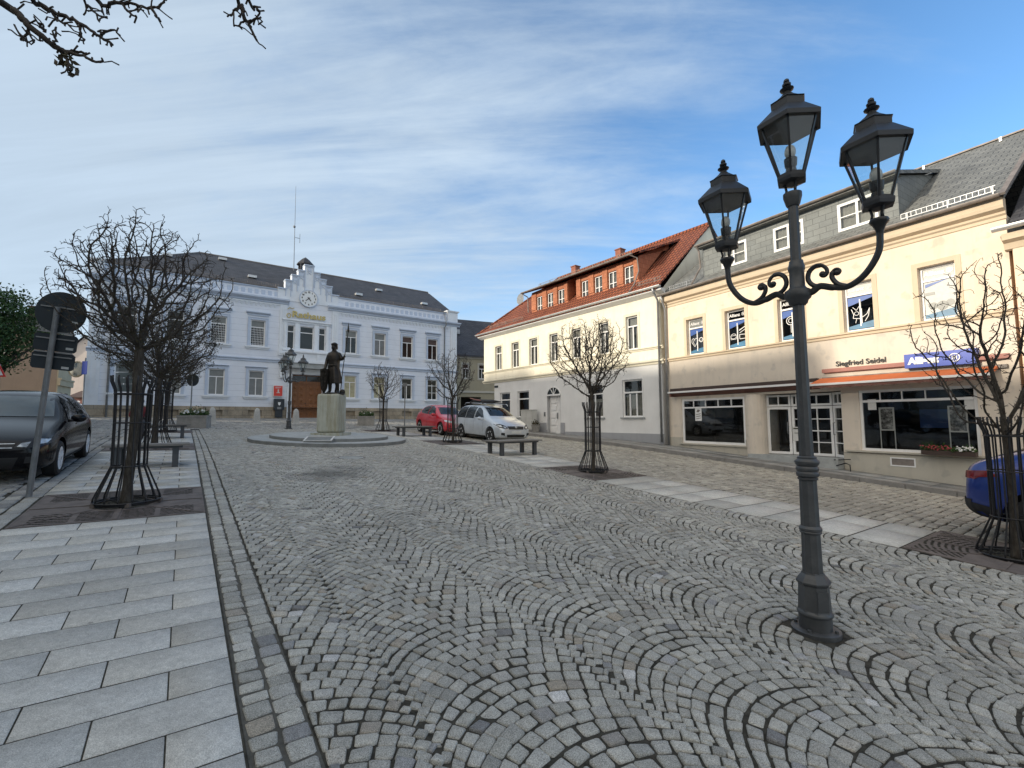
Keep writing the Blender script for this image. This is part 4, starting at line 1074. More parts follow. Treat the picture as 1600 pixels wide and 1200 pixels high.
t = MB(); pr = [(0, z_(4.34)), (-.05, z_(4.36)), (-.05, z_(4.44)), (-.13, z_(4.48)), (-.13, z_(4.54)), (0, z_(4.60))]; profile_band(t, XL-.04, .12, pr); t.build('string_course', M['yellow_trim'], Y_)
t = MB(); pr = [(0, z_(5.06)), (-.04, z_(5.08)), (-.04, z_(5.13)), (-.10, z_(5.15)), (-.10, z_(5.19)), (0, z_(5.22))]; profile_band(t, XL-.04, .12, pr); t.build('sill_band', M['yellow_trim'], Y_)
for i, h in enumerate(uph):
    o = window(Y_, *h, .11, CASE, curtain=[(.06, .42, .04, .66), (.58, .94, .04, .66), (.05, .95, .74, .95)], w=.06)
    s_ = MB(); s_.box(h[0]-.13, h[0], -.018, .01, h[2], h[3]); s_.box(h[1], h[1]+.13, -.018, .01, h[2], h[3]); s_.box(h[0]-.13, h[1]+.13, -.018, .01, h[3], h[3]+.13); s_.build('surround', M['yellow_trim'], o)
for i, h in enumerate(lowh):
    bars = (('h', .70, .03, .97, .08),) if i < 2 else ((('h', .70, .03, .97, .07), ('v', .5, .03, .68, .07)) if i == 2 else (('h', .66, .03, .97, .08), ('v', .34, .03, .62, .07), ('v', .67, .03, .62, .07)))
    o = window(Y_, *h, .06, bars, w=.075, curtain=None if i < 2 else [(.08, .92, .03, .60)] if i == 3 else [(.08, .92, .03, .55)], sill=(.12, .06, .09, 'step_top'))
    s_ = MB(); rect_surround(s_, *h, .05, .02); s_.build('surround', M['white_wall'], o)
t = MB(); profile_band(t, XL-.35, .30, [(0, z_(7.58)), (-.10, z_(7.62)), (-.34, z_(7.72)), (-.36, z_(7.80)), (0, z_(7.84))]); t.build('eaves_soffit', M['white_wall'], Y_); k = MB(); k.box(XL, 0, 0, .06, z_(7.72), z_(8.14)); k.build('wall_plate', M['white_wall'], Y_)
sl = math.atan2(12.2-7.86, 4.9)
rf = MB(); e = z_(7.86); rz_ = z_(12.15); yr = 4.5
rf.quad((XL-.4, -.42, e), (.12, -.42, e), (.12, yr, rz_), (-11.75, yr, rz_)); rf.quad((.12, 9.4, e), (XL-.4, 9.4, e), (-11.75, yr, rz_), (.12, yr, rz_)); rf.quad((XL-.4, 9.4, e), (XL-.4, -.42, e), (-11.75, yr, rz_))
rf.quad((.12, -.42, e-.10), (.12, yr, rz_-.12), (.12, yr, rz_), (.12, -.42, e)); rf.box(XL-.4, .12, -.42, -.40, e-.08, e)
ro = rf.build('roof', M['tiles'], Y_)
rd = MB(); rd.tube([(-11.75, yr, rz_+.02), (.12, yr, rz_+.02)], .09, 6); rd.tube([(-11.75, yr, rz_), (XL-.4, -.42, e+.03)], .08, 6); rd.build('ridge_tiles', M['tiles'], ro)
slope = (rz_-e)/(yr+.42); zroof = lambda y: e+(y+.42)*slope
def tile_dormer(x0, x1, wins):
    yf = .60; zt = z_(10.02); dm = MB(); wall(dm, x0, x1, zroof(yf)-.03, zt, wins, .16, y=yf)
    ye = 3.2
    for x in (x0, x1): dm.quad((x, yf, zroof(yf)-.03), (x, ye, zroof(ye)+.3), (x, yf, zt)) 
    for x in (x0, x1): dm.quad((x, yf, zt), (x, ye, zroof(ye)+.3), (x, ye, zt+.9), (x, yf, zt+.02))
    o = dm.build('dormer', M['tile_clad'], Y_)
    for h in wins: window(o, *h, yf+.07, (('v', .5, .04, .96, .05), ('h', .5, .04, .96, .035)), w=.05, curtain=[(.06, .94, .04, .96)], depth=.3)
    for a_, b_ in zip([x0]+[h[1] for h in wins], [h[0] for h in wins]+[x1]):
        if b_-a_ > .2: k = MB(); k.box(a_+.02, b_-.02, yf-.05, yf, zroof(yf)+.1, zt-.1); k.build('pier', M['tile_clad'], o)
    return o
tile_dormer(-10.11, -6.72, [(-9.62, -9.04, z_(8.46), z_(9.66)), (-8.60, -8.02, z_(8.46), z_(9.66)), (-7.62, -7.02, z_(8.46), z_(9.66))])
tile_dormer(-6.02, -1.60, [(-5.64, -5.07, z_(8.43), z_(9.70)), (-4.63, -4.03, z_(8.43), z_(9.70)), (-3.63, -3.02, z_(8.43), z_(9.70)), (-2.55, -1.92, z_(8.43), z_(9.70))])
dr_ = MB(); ye = 3.75; zz0 = z_(10.10)
dr_.quad((-10.55, .18, zz0), (-1.25, .18, zz0), (-1.25, ye, zroof(ye)+.06), (-10.55, ye, zroof(ye)+.06)); dr_.quad((-1.25, .18, zz0-.10), (-1.25, ye, zroof(ye)-.04), (-1.25, ye, zroof(ye)+.06), (-1.25, .18, zz0)); dr_.quad((-10.55, .18, zz0-.1), (-10.55, .18, zz0), (-10.55, ye, zroof(ye)+.06), (-10.55, ye, zroof(ye)-.1))
dr_.quad((-10.55, .18, zz0-.10), (-10.55, ye, zroof(ye)-.10), (-1.25, ye, zroof(ye)-.10), (-1.25, .18, zz0-.10)); dr_.build('dormer_roof', M['tiles'], Y_)
g = MB(); gutter(g, -10.6, -1.6, .10, zz0-.03, .065); g.tube([(-1.75, .10, zz0-.08), (-1.5, .35, zz0-.25), (-1.5, .45, zz0-.9), (-1.5, .05, zroof(.1)+.12), (-1.5, -.35, e+.12)], .035, 6); g.tube([(-10.5, .1, zz0-.1), (-10.35, .45, zz0-.3), (-10.3, .45, zroof(.5)+.1)], .035, 6); g.build('dormer_gutter', M['zinc_old'], Y_)
g = MB(); gutter(g, XL-.4, .35, -.47, e+.03, .075); g.build('gutter', M['zinc_light'], Y_)
dp = MB(); dp.tube([(-.05, -.50, e-.05), (-.05, -.40, e-.25), (-.05, -.12, e-.55), (-.05, -.12, z_(.75))], .05, 8); dp.build('downpipe', M['zinc'], Y_, smooth=True)
for a_, b_ in ((-1.35, .05), (XL+.6, -10.4)): sg = MB(); snow_guard(sg, a_, b_, .08, zroof(.08), sl); sg.build('snow_guard', M['zinc_old'], Y_)
sg = MB(); snow_guard(sg, -9.2, -1.9, .42, zz0+.08, R(15), .2); sg.build('dormer_snow_guard', M['zinc_old'], Y_)
for x in (-10.0, -6.0):
    k = MB(); k.box(x-.21, x+.21, 4.3, 4.75, rz_-.8, rz_+.38); k.box(x-.25, x+.25, 4.26, 4.79, rz_+.38, rz_+.44); k.build('chimney', M['brick'], Y_)
k = MB(); k.lathe([(.42, 0), (.30, .06), (.02, .10)], 16, (-13.9, 2.6, zroof(2.4)+.45), axis='y'); k.bar((-13.9, 2.65, zroof(2.4)), (-13.9, 2.65, zroof(2.4)+.4), .05); k.build('satellite_dish', M['galv'], Y_)
k = MB(); k.box(-13.5, -13.1, -.03, 0, z_(4.02), z_(4.16)); k.build('street_name_plate', M['sign_back'], Y_)

# ================================================================== CREAM SHOP HOUSE
zb = .45
B = facade('shop_house', 'peach cream house with slate mansard roof, shop windows and orange awning', 'house', (7.0264, 21.0), (.51193, -.85903), zb)
XR = 11.09
upw = [(1.23, 2.07), (3.09, 3.93), (5.2, 6.04), (7.30, 8.12), (9.24, 10.05)]
uph = [(a_, b_, z_(4.56), z_(6.12)) for a_, b_ in upw]
w = MB(); wall(w, 0.06, XR, z_(4.46), z_(7.0), uph, .20); w.build('upper_wall', M['cream'], B)
k = MB(); k.box(.06, XR, -.24, .05, z_(7.40), z_(7.425)); k.box(.06, XR, 0.0, .06, z_(7.425), z_(7.60)); k.build('wall_plate', M['cream_trim'], B)
sw1 = (.84, 3.77, z_(.77), z_(2.66)); sw2 = (7.57, 10.28, z_(.80), z_(2.66)); ent = (4.50, 7.08, z_(.50), z_(2.70))
w = MB(); wall(w, 0.06, XR, z_(.1), z_(4.46), [(*sw1, .10), (*sw2, .12), (ent[0], ent[1], z_(.1), ent[3], .95)], .1); shell(w, 0.06, XR, 0, 9, z_(.1), z_(7.0))
w.lathe([(.36, z_(.3)), (.36, z_(2.70))], 20, (4.16, .10, 0)); w.build('lower_wall', M['cream_low'], B)
p = MB(); wall(p, .04, 4.50, z_(-.2), z_(1.0), [(.84, 3.77, z_(.77), z_(1.0), .01)], y=-.03); p.box(.04, .84, -.03, .01, z_(.99), z_(1.0)); p.box(3.77, 4.2, -.03, .01, z_(.99), z_(1.0)); p.build('plinth', M['cream_plinth'], B); p = MB(); wall(p, 7.08, XR, z_(-.4), z_(.72), [(8.32, 8.88, z_(.40), z_(.62), .02)], y=-.03); p.box(7.08, XR, -.03, .01, z_(.71), z_(.72))
p.build('plinth', M['cream_plinth'], B)
bw = MB(); frame_bars(bw, 8.30, 8.90, z_(.38), z_(.64), -.045, (), .035, .05); bo = bw.build('basement_window', M['frame'], B, uv=False); k = MB(); k.box(8.33, 8.87, -.028, -.02, z_(.41), z_(.61)); k.build('grille', M['zinc_old'], bo)
t = MB(); profile_band(t, .04, XR, [(0, z_(4.38)), (-.05, z_(4.40)), (-.05, z_(4.47)), (-.11, z_(4.49)), (-.11, z_(4.535)), (0, z_(4.56))]); t.build('string_course', M['cream_trim'], B)
t = MB(); profile_band(t, .04, XR+.02, [(0, z_(6.88)), (-.03, z_(6.90)), (-.03, z_(6.98)), (-.08, z_(7.02)), (-.08, z_(7.08)), (-.22, z_(7.14)), (-.24, z_(7.22)), (-.24, z_(7.40)), (0, z_(7.40))]); t.build('cornice', M['cream_trim'], B)
for i, h in enumerate(uph):
    o = window(B, *h, .15, (('h', .745, .03, .97, .06),)+((('v', .5, .10, .66, .035),) if i < 4 else ()), w=.06, depth=.6)
    s_ = MB(); s_.box(h[0]-.13, h[0], -.02, .01, h[2], h[3]); s_.box(h[1], h[1]+.13, -.02, .01, h[2], h[3]); s_.box(h[0]-.13, h[1]+.13, -.02, .01, h[3], h[3]+.13); s_.build('surround', M['cream_trim'], o)
    # advertising film on the panes, seen from the street
    a_, b_, c_, d_ = h; yy = .165; W_ = b_-a_; H_ = d_-c_
    zt = c_+H_*.745
    k = MB(); k.quad((a_+.07, yy, zt-.05), (a_+.07, yy, zt-.32), (b_-.07, yy, zt-.13), (b_-.07, yy, zt-.05)) if i != 4 else k.quad((a_+.10, yy, zt-.10), (a_+.10, yy, zt-.20), (b_-.28, yy, zt-.06), (b_-.14, yy, zt-.02))
    k.build('blue_film', M['poster_blue'], o)
    k = MB(); k.quad((a_+.07, yy, c_+.08), (b_-.07, yy, c_+.08), (b_-.07, yy, c_+.30), (a_+.07, yy, c_+.18)); k.build('teal_film', M['poster_teal'], o)
    if i in (0, 3, 4):
        k = MB(); k.quad((a_+.07, yy+.004, zt+.04), (b_-.07, yy+.004, zt+.04), (b_-.07, yy+.004, d_-.07), (a_+.07, yy+.004, d_-.07)); k.build('pale_film', M['pane_blind' if i == 0 else 'offwhite'], o)
    if i == 4:
        k = MB(); k.quad((a_+.07, yy+.006, c_+.07), (b_-.07, yy+.006, c_+.07), (b_-.07, yy+.006, zt-.04), (a_+.07, yy+.006, zt-.04)); k.build('photo_poster', M['offwhite'], o)
        k = MB(); k.box(a_+.09, a_+.30, yy-.004, yy, zt-.42, zt-.34)
        for q, (cx, cz, rr) in enumerate(((.25, .42, .10), (.45, .40, .13), (.62, .46, .09))): k.lathe([(rr, -.002), (rr, .001)], 14, (a_+cx, yy, c_+cz), axis='y')
        k.build('poster_motif', M['pane_blind'], o)
    text_mesh('Allianz', .17, M['white'] if i in (0, 1, 2) else M['zinc'], o, 'film_lettering', .001, (a_+.09, yy-.006, zt+.14), .004)
    k = MB(); cx, cz = b_-.155, zt+.20; mt_ = M['white'] if i < 3 else M['zinc']
    for q in range(16):
        a1, a2 = 2*math.pi*q/16, 2*math.pi*(q+1)/16; k.bar((cx+.062*math.cos(a1), yy-.006, cz+.062*math.sin(a1)), (cx+.062*math.cos(a2), yy-.006, cz+.062*math.sin(a2)), .012, .004, (0, 1, 0))
    for q in (-1, 0, 1): k.box(cx+q*.022-.007, cx+q*.022+.007, yy-.008, yy-.004, cz-.035, cz+(.035 if q else .042))
    k.build('film_emblem', mt_, o)
    ln = MB(); zf = yy-.004
    def ringp(cx, cz, r, wd=.014, n=18, sx=1):
        for q in range(n): a1, a2 = 2*math.pi*q/n, 2*math.pi*(q+1)/n; ln.bar((cx+sx*r*math.cos(a1), zf, cz+r*math.sin(a1)), (cx+sx*r*math.cos(a2), zf, cz+r*math.sin(a2)), wd, .003, (0, 1, 0))
    def poly(pts, wd=.014):
        for p_, q_ in zip(pts[:-1], pts[1:]): ln.bar((a_+p_[0], zf, c_+p_[1]), (a_+q_[0], zf, c_+q_[1]), wd, .003, (0, 1, 0))
    if i == 0: poly([(.28, .36), (.13, .56), (.15, .70), (.23, .72), (.28, .66), (.33, .72), (.41, .70), (.43, .56), (.28, .36)], .02); poly([(.28, .44), (.20, .57), (.24, .65), (.30, .60)]); ringp(a_+.60, c_+.62, .09, .03); poly([(.46, .60), (.70, .60)])
    elif i == 1: ringp(a_+.24, c_+.52, .10, .016, sx=1.2); poly([(.12, .40), (.36, .40), (.36, .55), (.12, .55), (.12, .40)]); poly([(.50, .38), (.74, .38), (.74, .54), (.50, .56), (.50, .38)], .022); poly([(.48, .72), (.76, .86)], .03); poly([(.50, .62), (.74, .74)], .02)
    elif i == 2: ringp(a_+.36, c_+.74, .15, .022); ringp(a_+.36, c_+.74, .08, .018); poly([(.36, .58), (.36, .30)], .02); poly([(.42, .30), (.56, .62), (.60, .30)], .022)
    elif i == 3: poly([(.16, .74), (.22, .56), (.20, .44), (.40, .40), (.58, .52), (.66, .70), (.62, .46), (.52, .30)], .018); ringp(a_+.30, c_+.58, .06, .014); poly([(.44, .72), (.44, .24)], .02); poly([(.30, .42), (.26, .28)]); poly([(.2, .8), (.3, .68), (.38, .8)])
    if i < 4: ln.build('film_line_drawing', M['white'], o)
# shop window left
o = window(B, *sw1, .03, (('h', .80, .03, .97, .06),)+tuple(('v', .2*q, .82, .98, .03) for q in range(1, 5)), glass='shop_glass', w=.09, depth=2.2, name='shop_window', sill=(.10, .06, .10, 'cream_plinth'))
k = MB(); k.quad((1.48, .05, z_(1.72)), (1.80, .05, z_(1.72)), (1.80, .05, z_(2.30)), (1.48, .05, z_(2.30))); k.build('paper_notice', M['white'], o)
k = MB()
for q in range(3): k.bar((1.52, .046, z_(1.80+.09*q)), (1.76, .046, z_(1.84+.09*q)), .025, .003, (0, 1, 0))
k.prism([(1.55, z_(2.10)), (1.62, z_(2.20)), (1.74, z_(2.17)), (1.66, z_(2.08))], .044, .047); k.build('notice_print', M['zinc_old'], o)
# shop window right
o = window(B, *sw2, .05, (('h', .815, .03, .97, .07),)+tuple(('v', .2*q, .83, .98, .025) for q in range(1, 5)), glass='shop_glass', w=.075, depth=2.4, name='shop_window', sill=(.42, .05, .10, 'cream_plinth'))
for (xa, xb, za, zc) in ((8.02, 8.40, 1.42, 2.12), (9.62, 10.02, 1.40, 2.13)):
    k = MB(); frame_bars(k, xa, xb, z_(za), z_(zc), .16, (), .035, .03); k.box(xa, xa+.022, .17, .19, z_(.83), z_(za)); k.box(xb-.022, xb, .17, .19, z_(.83), z_(za)); po = k.build('poster_stand', M['frame'], o, uv=False)
    k = MB(); k.quad((xa+.03, .18, z_(za+.03)), (xb-.03, .18, z_(za+.03)), (xb-.03, .18, z_(zc-.03)), (xa+.03, .18, z_(zc-.03))); k.build('photo', M['photo_bw'] if 'photo_bw' in M else M['pane_blind'], po)
for (xa, xb, za, zc) in ((7.78, 8.0, 2.05, 2.38), (10.0, 10.22, 2.02, 2.36)):
    k = MB(); k.quad((xa, .072, z_(za)), (xb, .072, z_(za)), (xb, .072, z_(zc)), (xa, .072, z_(zc))); k.build('paper_notice', M['offwhite'], o)
k = MB(); k.box(8.7, 9.55, 1.1, 1.16, z_(1.5), z_(2.05)); k.build('display_screen', M['poster_blue'], o)
# entrance units
yE = .50
def door_unit(x0, x1, y0, y1, nm, bars, hx=None):
    L_ = math.hypot(x1-x0, y1-y0); o = thing(nm, None, None); o.parent = B; o.location = (x0, y0, 0); o.rotation_euler = (0, 0, math.atan2(y1-y0, x1-x0))
    f = MB(); frame_bars(f, 0, L_, z_(.52), z_(2.22), 0, bars, .085, .06, .03); f.build('leaf', M['frame'], o, uv=False)
    f = MB(); frame_bars(f, 0, L_, z_(2.24), z_(2.66), 0, (('v', .5, 0, 1, .035),), .07, .06); f.build('toplight', M['frame'], o, uv=False)
    g = MB(); g.quad((.06, .03, z_(.56)), (L_-.06, .03, z_(.56)), (L_-.06, .03, z_(2.18)), (.06, .03, z_(2.18))); g.quad((.05, .03, z_(2.28)), (L_-.05, .03, z_(2.28)), (L_-.05, .03, z_(2.62)), (.05, .03, z_(2.62))); g.build('glass', M['shop_glass'], o, uv=False)
    if hx: 
        h = MB(); h.tube([(hx, -.03, z_(1.25)), (hx, -.08, z_(1.25)), (hx, -.08, z_(1.65)), (hx, -.03, z_(1.65))], .014, 5); h.build('handle', M['galv'], o)
    return o
door_unit(4.50, 5.26, .22, .42, 'shop_door', (), .68)
GRID8 = (('v', .5, .05, .95, .03), ('h', .27, .05, .95, .03), ('h', .50, .05, .95, .035), ('h', .74, .05, .95, .03))
door_unit(5.28, 5.62, .42, .42, 'side_light', (('h', .74, .1, .9, .03),)); door_unit(5.64, 6.62, .42, .42, 'glazed_panel', GRID8)
door_unit(6.64, 7.07, .42, .12, 'shop_door', (('h', .27, .1, .9, .03), ('h', .5, .1, .9, .03), ('h', .74, .1, .9, .03)), .10)
k = MB(); k.quad((5.30, .40, z_(1.0)), (5.60, .40, z_(1.0)), (5.60, .40, z_(1.5)), (5.30, .40, z_(1.5))); k.build('paper_notice', M['offwhite'], B)
k = MB(); k.box(5.33, 5.57, .395, .398, z_(1.42), z_(1.46)); k.box(5.36, 5.5, .395, .398, z_(1.27), z_(1.29)); k.build('notice_print', M['leaf_dry'], B)
k = MB(); k.box(4.55, 7.05, 2.0, 2.05, z_(.4), z_(2.7)); k.box(4.52, 7.06, .5, 2.0, z_(.44), z_(.49)); k.box(4.5, 7.08, .45, 2.0, z_(2.68), z_(2.70)); k.box(5.0, 5.25, 1.3, 1.9, z_(.5), z_(1.6)); k.build('shop_interior', M['room'], B)
k = MB(); k.prismz([(4.05, -.38), (7.05, -.38), (7.08, .5), (4.5, .5)], z_(.1), z_(.50)); k.build('entrance_step', M['step_top'], B)
k = MB(); k.tube([(7.02, -.42, z_(.30)), (7.3, -.45, z_(.40)), (7.42, -.46, z_(.36)), (7.43, -.46, z_(.02))], .018, 5); k.bar((6.95, -.4, z_(.48)), (7.3, -.12, z_(.5)), .03); k.build('boot_rail', M['iron'], B)
# brown awning box on the left, orange awning on the right
aw = thing('closed_awning', 'long dark brown closed awning above the left shop window', 'awning'); bindto(aw, B, 0, 0, 0)
k = MB(); k.box(.40, 6.46, -.20, 0, z_(3.02), z_(3.14)); k.build('cassette', M['brown_dark'], aw)
k = MB(); k.box(.40, 6.60, -.36, -.20, z_(2.93), z_(3.0)); k.build('front_bar', M['white'], aw)
k = MB(); k.quad((.42, -.22, z_(3.02)), (6.46, -.22, z_(3.02)), (6.60, -.34, z_(2.99)), (.42, -.34, z_(2.99))); k.quad((.44, -.30, z_(2.93)), (6.50, -.30, z_(2.93)), (6.50, -.02, z_(2.78)), (.44, -.02, z_(2.78))); k.box(.44, .52, -.3, 0, z_(2.78), z_(2.93)); k.build('valance', M['maroon'], aw)
ao = thing('orange_awning', 'orange cloth awning with scalloped edge above the right shop window', 'awning'); bindto(ao, B, 0, 0, 0)
k = MB(); k.quad((6.55, -.08, z_(3.13)), (10.74, -.08, z_(3.13)), (10.70, -.55, z_(2.92)), (6.40, -.55, z_(2.92))); k.quad((10.74, -.08, z_(3.13)), (10.74, -.02, z_(3.08)), (10.70, -.55, z_(2.86)), (10.70, -.55, z_(2.92))); k.build('cloth', M['orange_cloth'], ao)
k = MB(); k.box(6.38, 10.72, -.60, -.55, z_(2.86), z_(2.925)); k.build('front_bar', M['white'], ao)
k = MB(); n = 60; x0, x1 = 6.5, 10.66; vs_ = []
for q in range(n+1):
    xx = x0+(x1-x0)*q/n; vs_ += [(xx, -.57, z_(2.87)), (xx, -.575+.012*math.sin(q*1.3), z_(2.76)+.028*abs(math.sin(q*math.pi/4)))]
k.add(vs_, [(2*q, 2*q+1, 2*q+3, 2*q+2) for q in range(n)]); k.build('scalloped_valance', M['maroon'], ao)
k = MB(); k.box(6.6, 10.9, -.10, 0, z_(3.06), z_(3.15)); 
for xx in (7.0, 8.8, 10.4): k.bar((xx, -.05, z_(3.0)), (xx+.25, -.55, z_(2.88)), .03)
k.build('folding_arm', M['zinc_old'], ao)
k = MB(); k.box(6.62, 10.95, -.13, 0, z_(3.30), z_(3.42)); k.build('awning_beam', M['redbrown'], B)
sg_ = thing('shop_sign', 'long blue shop sign with white lettering and round emblem above the orange awning', 'sign'); bindto(sg_, B, 8.87, -.16, z_(3.22))
k = MB(); k.box(0, 1.52, -.08, .13, 0, .40); k.build('box', M['sign_blue'], sg_)
text_mesh('Allianz', .245, M['white'], sg_, 'lettering', .004, (.10, -.088, .115), .018)
k = MB(); cx, cz = 1.12-.03, .20
for q in range(24): a1, a2 = 2*math.pi*q/24, 2*math.pi*(q+1)/24; k.bar((cx+.105*math.cos(a1), -.088, cz+.105*math.sin(a1)), (cx+.105*math.cos(a2), -.088, cz+.105*math.sin(a2)), .022, .006, (0, 1, 0))
for q in (-1, 0, 1): k.box(cx+q*.042-.013, cx+q*.042+.013, -.092, -.084, cz-.06, cz+(.05 if q else .065))
k.build('emblem', M['white'], sg_)
st = text_mesh('Siegfried Seidel', .225, M['ink'], None, 'wall_lettering', .012, (0, 0, 0), .003); bindto(st, B, 7.0, -.03, z_(3.49)); tag(st, 'dark raised name lettering on the cream wall beside the blue shop sign', 'lettering')
# roof
e = z_(7.42); yr = 5.0; rz_ = z_(11.15); slope = (rz_-e)/(yr+.30); zroof = lambda y: e+(y+.30)*slope; sl = math.atan(slope)
rf = MB(); rf.quad((-.02, -.30, e), (XR+.06, -.30, e), (XR+.06, yr, rz_), (-.02, yr, rz_)); rf.quad((XR+.06, 10.3, e), (-.02, 10.3, e), (-.02, yr, rz_), (XR+.06, yr, rz_))
rf.quad((XR+.06, -.30, e-.1), (XR+.06, -.30, e+.02), (XR+.06, yr, rz_+.02), (XR+.06, yr, rz_-.1)); ro = rf.build('roof', M['slate'], B)
k = MB(); k.bar((XR+.04, -.34, e+.03), (XR+.04, yr, rz_+.05), .12, .06); k.bar((-.02, yr, rz_+.03), (XR+.06, yr, rz_+.03), .12, .05); k.build('verge_capping', M['zinc_old'], ro)
for x in (8.2, 10.2): 
    k = MB(); k.box(x-.03, x+.03, yr-.35, yr-.3, zroof(yr-.3), zroof(yr-.3)+.14); k.build('roof_hook', M['zinc_light'], ro)
yf = .50; x0, x1 = 1.82, 8.76; zt = z_(9.30)
dwin = [(2.72, 3.84, z_(8.06), z_(8.98)), (4.92, 6.0, z_(8.06), z_(8.98)), (7.10, 8.24, z_(8.06), z_(9.0))]
dm = MB(); wall(dm, x0, x1, zroof(yf)-.04, zt, dwin, .05, y=yf); ye = 3.5
for x in (x0, x1): dm.quad((x, yf, zroof(yf)-.04), (x, ye, zroof(ye)), (x, ye, zroof(ye)+.05), (x, yf, zt))
do = dm.build('dormer', M['slate_clad'], B)
for h in dwin:
    window(do, *h, yf-.03, (('v', .5, .04, .96, .07), ('h', .5, .04, .96, .03)), w=.085, curtain=[(.05, .95, .04, .97)], depth=.4)
k = MB(); k.quad((x0-.12, yf-.28, zt+.04), (x1+.12, yf-.28, zt+.04), (x1+.12, 3.9, zroof(3.9)+.03), (x0-.12, 3.9, zroof(3.9)+.03)); k.box(x0-.12, x1+.12, yf-.28, yf-.26, zt-.08, zt+.04); k.quad((x1+.12, yf-.28, zt-.08), (x1+.12, 3.9, zroof(3.9)-.1), (x1+.12, 3.9, zroof(3.9)+.03), (x1+.12, yf-.28, zt+.04)); k.quad((x0-.12, yf-.28, zt-.08), (x0-.12, yf-.28, zt+.04), (x0-.12, 3.9, zroof(3.9)+.03), (x0-.12, 3.9, zroof(3.9)-.1)); k.quad((x0-.12, yf-.28, zt-.08), (x0-.12, yf+.05, zt-.08), (x1+.12, yf+.05, zt-.08), (x1+.12, yf-.28, zt-.08)); k.build('dormer_roof', M['slate'], B)
k = MB(); gutter(k, x0-.15, x1+.1, yf-.33, zt+.03, .06); k.tube([(x0-.05, yf-.33, zt-.03), (x0-.05, yf-.2, zt-.2), (x0-.05, yf-.12, zt-.9), (x0-.1, -.2, e+.15)], .04, 6); k.build('dormer_gutter', M['zinc_old'], B)
k = MB(); gutter(k, -.02, XR, -.38, e+.03, .065); k.build('gutter', M['zinc_old'], B)
k = MB(); k.tube([(.20, -.40, e-.04), (.20, -.30, e-.25), (.17, -.10, e-.6), (.17, -.10, z_(.55))], .05, 8); k.build('downpipe', M['zinc'], B, smooth=True)
for a_, b_ in ((8.95, 10.95), (.25, 1.72)): sg = MB(); snow_guard(sg, a_, b_, .02, zroof(.02)+.03, sl, .17, .12); sg.build('snow_guard', M['zinc'], B)

# ================================================================== neighbour on the right edge
zb = -.10
Nn = facade('peach_house', 'orange-peach house with pale pilaster at the right edge of the photo', 'house', (7.0264+.51193*(XR+.07), 21.0-.85903*(XR+.07)), (.51193, -.85903), zb)
z_ = lambda z: z-zb
w = MB(); wall(w, 0, 7.5, z_(-.9), z_(6.3), [(1.6, 2.5, z_(4.2), z_(5.7)), (4.0, 4.9, z_(4.2), z_(5.7)), (1.4, 2.7, z_(.9), z_(2.5))], .18, y=-.03); shell(w, 0, 7.5, -.03, 9, z_(-.9), z_(6.3)); w.build('wall', M['peach'], Nn)
for h in ((1.6, 2.5, z_(4.2), z_(5.7)), (4.0, 4.9, z_(4.2), z_(5.7)), (1.4, 2.7, z_(.9), z_(2.5))): window(Nn, *h, .08, CASE)
k = MB(); k.box(.02, .62, -.10, 0, z_(-.9), z_(6.25)); k.build('pilaster', M['cream'], Nn)
k = MB(); profile_band(k, -.12, 7.5, [(-.03, z_(6.02)), (-.12, z_(6.05)), (-.16, z_(6.2)), (-.30, z_(6.26)), (-.30, z_(6.42)), (-.03, z_(6.46))]); k.build('cornice', M['cream_trim'], Nn)
e = z_(6.55); k = MB(); k.quad((.0, -.35, e), (7.6, -.35, e), (7.6, 4.6, z_(10.6)), (.0, 4.6, z_(10.6))); k.quad((7.6, 9.4, e), (0, 9.4, e), (0, 4.6, z_(10.6)), (7.6, 4.6, z_(10.6))); ro = k.build('roof', M['slate_dark'], Nn)
k = MB(); gutter(k, -.25, 7.6, -.42, e+.02, .09); k.build('gutter', M['zinc_light'], Nn)
k = MB(); snow_guard(k, .35, 6, .0, e+.32, R(38), .18, .12); k.build('snow_guard', M['zinc_light'], Nn)

# ================================================================== olive house in the gap, houses to the far left
def gable_house(name, label, P, az, Lx, Dp, zb, eave, ridge, wm_, rm, wins, door=None, ridge_par=True, y=0, trim='olive_trim', holes=()):
    d = (math.sin(R(az)), math.cos(R(az))); o = facade(name, label, 'house', P, d, zb)
    w = MB(); wall(w, 0, Lx, -1.5, eave, list(wins)+list(holes), .15); shell(w, 0, Lx, 0, Dp, -1.5, eave)
    if ridge_par: 
        for x in (0, Lx): w.quad((x, 0, eave), (x, Dp, eave), (x, Dp/2, ridge))
    else: w.quad((0, 0, eave), (Lx, 0, eave), (Lx/2, 0, ridge)); w.quad((0, Dp, eave), (Lx, Dp, eave), (Lx/2, Dp, ridge))
    w.build('wall', M[wm_], o)
    for h in wins:
        q = window(o, *h, .08, CASE, glass='pane_dark', room=False); s_ = MB(); rect_surround(s_, *h, .14, .03, True); s_.build('surround', M[trim], q)
    k = MB(); g_ = .35
    if ridge_par:
        k.quad((-.1, -g_, eave-.05), (Lx+.1, -g_, eave-.05), (Lx+.1, Dp/2, ridge+.05), (-.1, Dp/2, ridge+.05)); k.quad((Lx+.1, Dp+g_, eave-.05), (-.1, Dp+g_, eave-.05), (-.1, Dp/2, ridge+.05), (Lx+.1, Dp/2, ridge+.05)); k.box(-.1, Lx+.1, -g_, -g_+.02, eave-.2, eave-.05)
    else:
        k.quad((-g_, -g_, eave-.1), (Lx/2, -g_, ridge+.05), (Lx/2, Dp, ridge+.05), (-g_, Dp, eave-.1)); k.quad((Lx+g_, -g_, eave-.1), (Lx+g_, Dp, eave-.1), (Lx/2, Dp, ridge+.05), (Lx/2, -g_, ridge+.05))
    k.build('roof', M[rm], o)
    return o
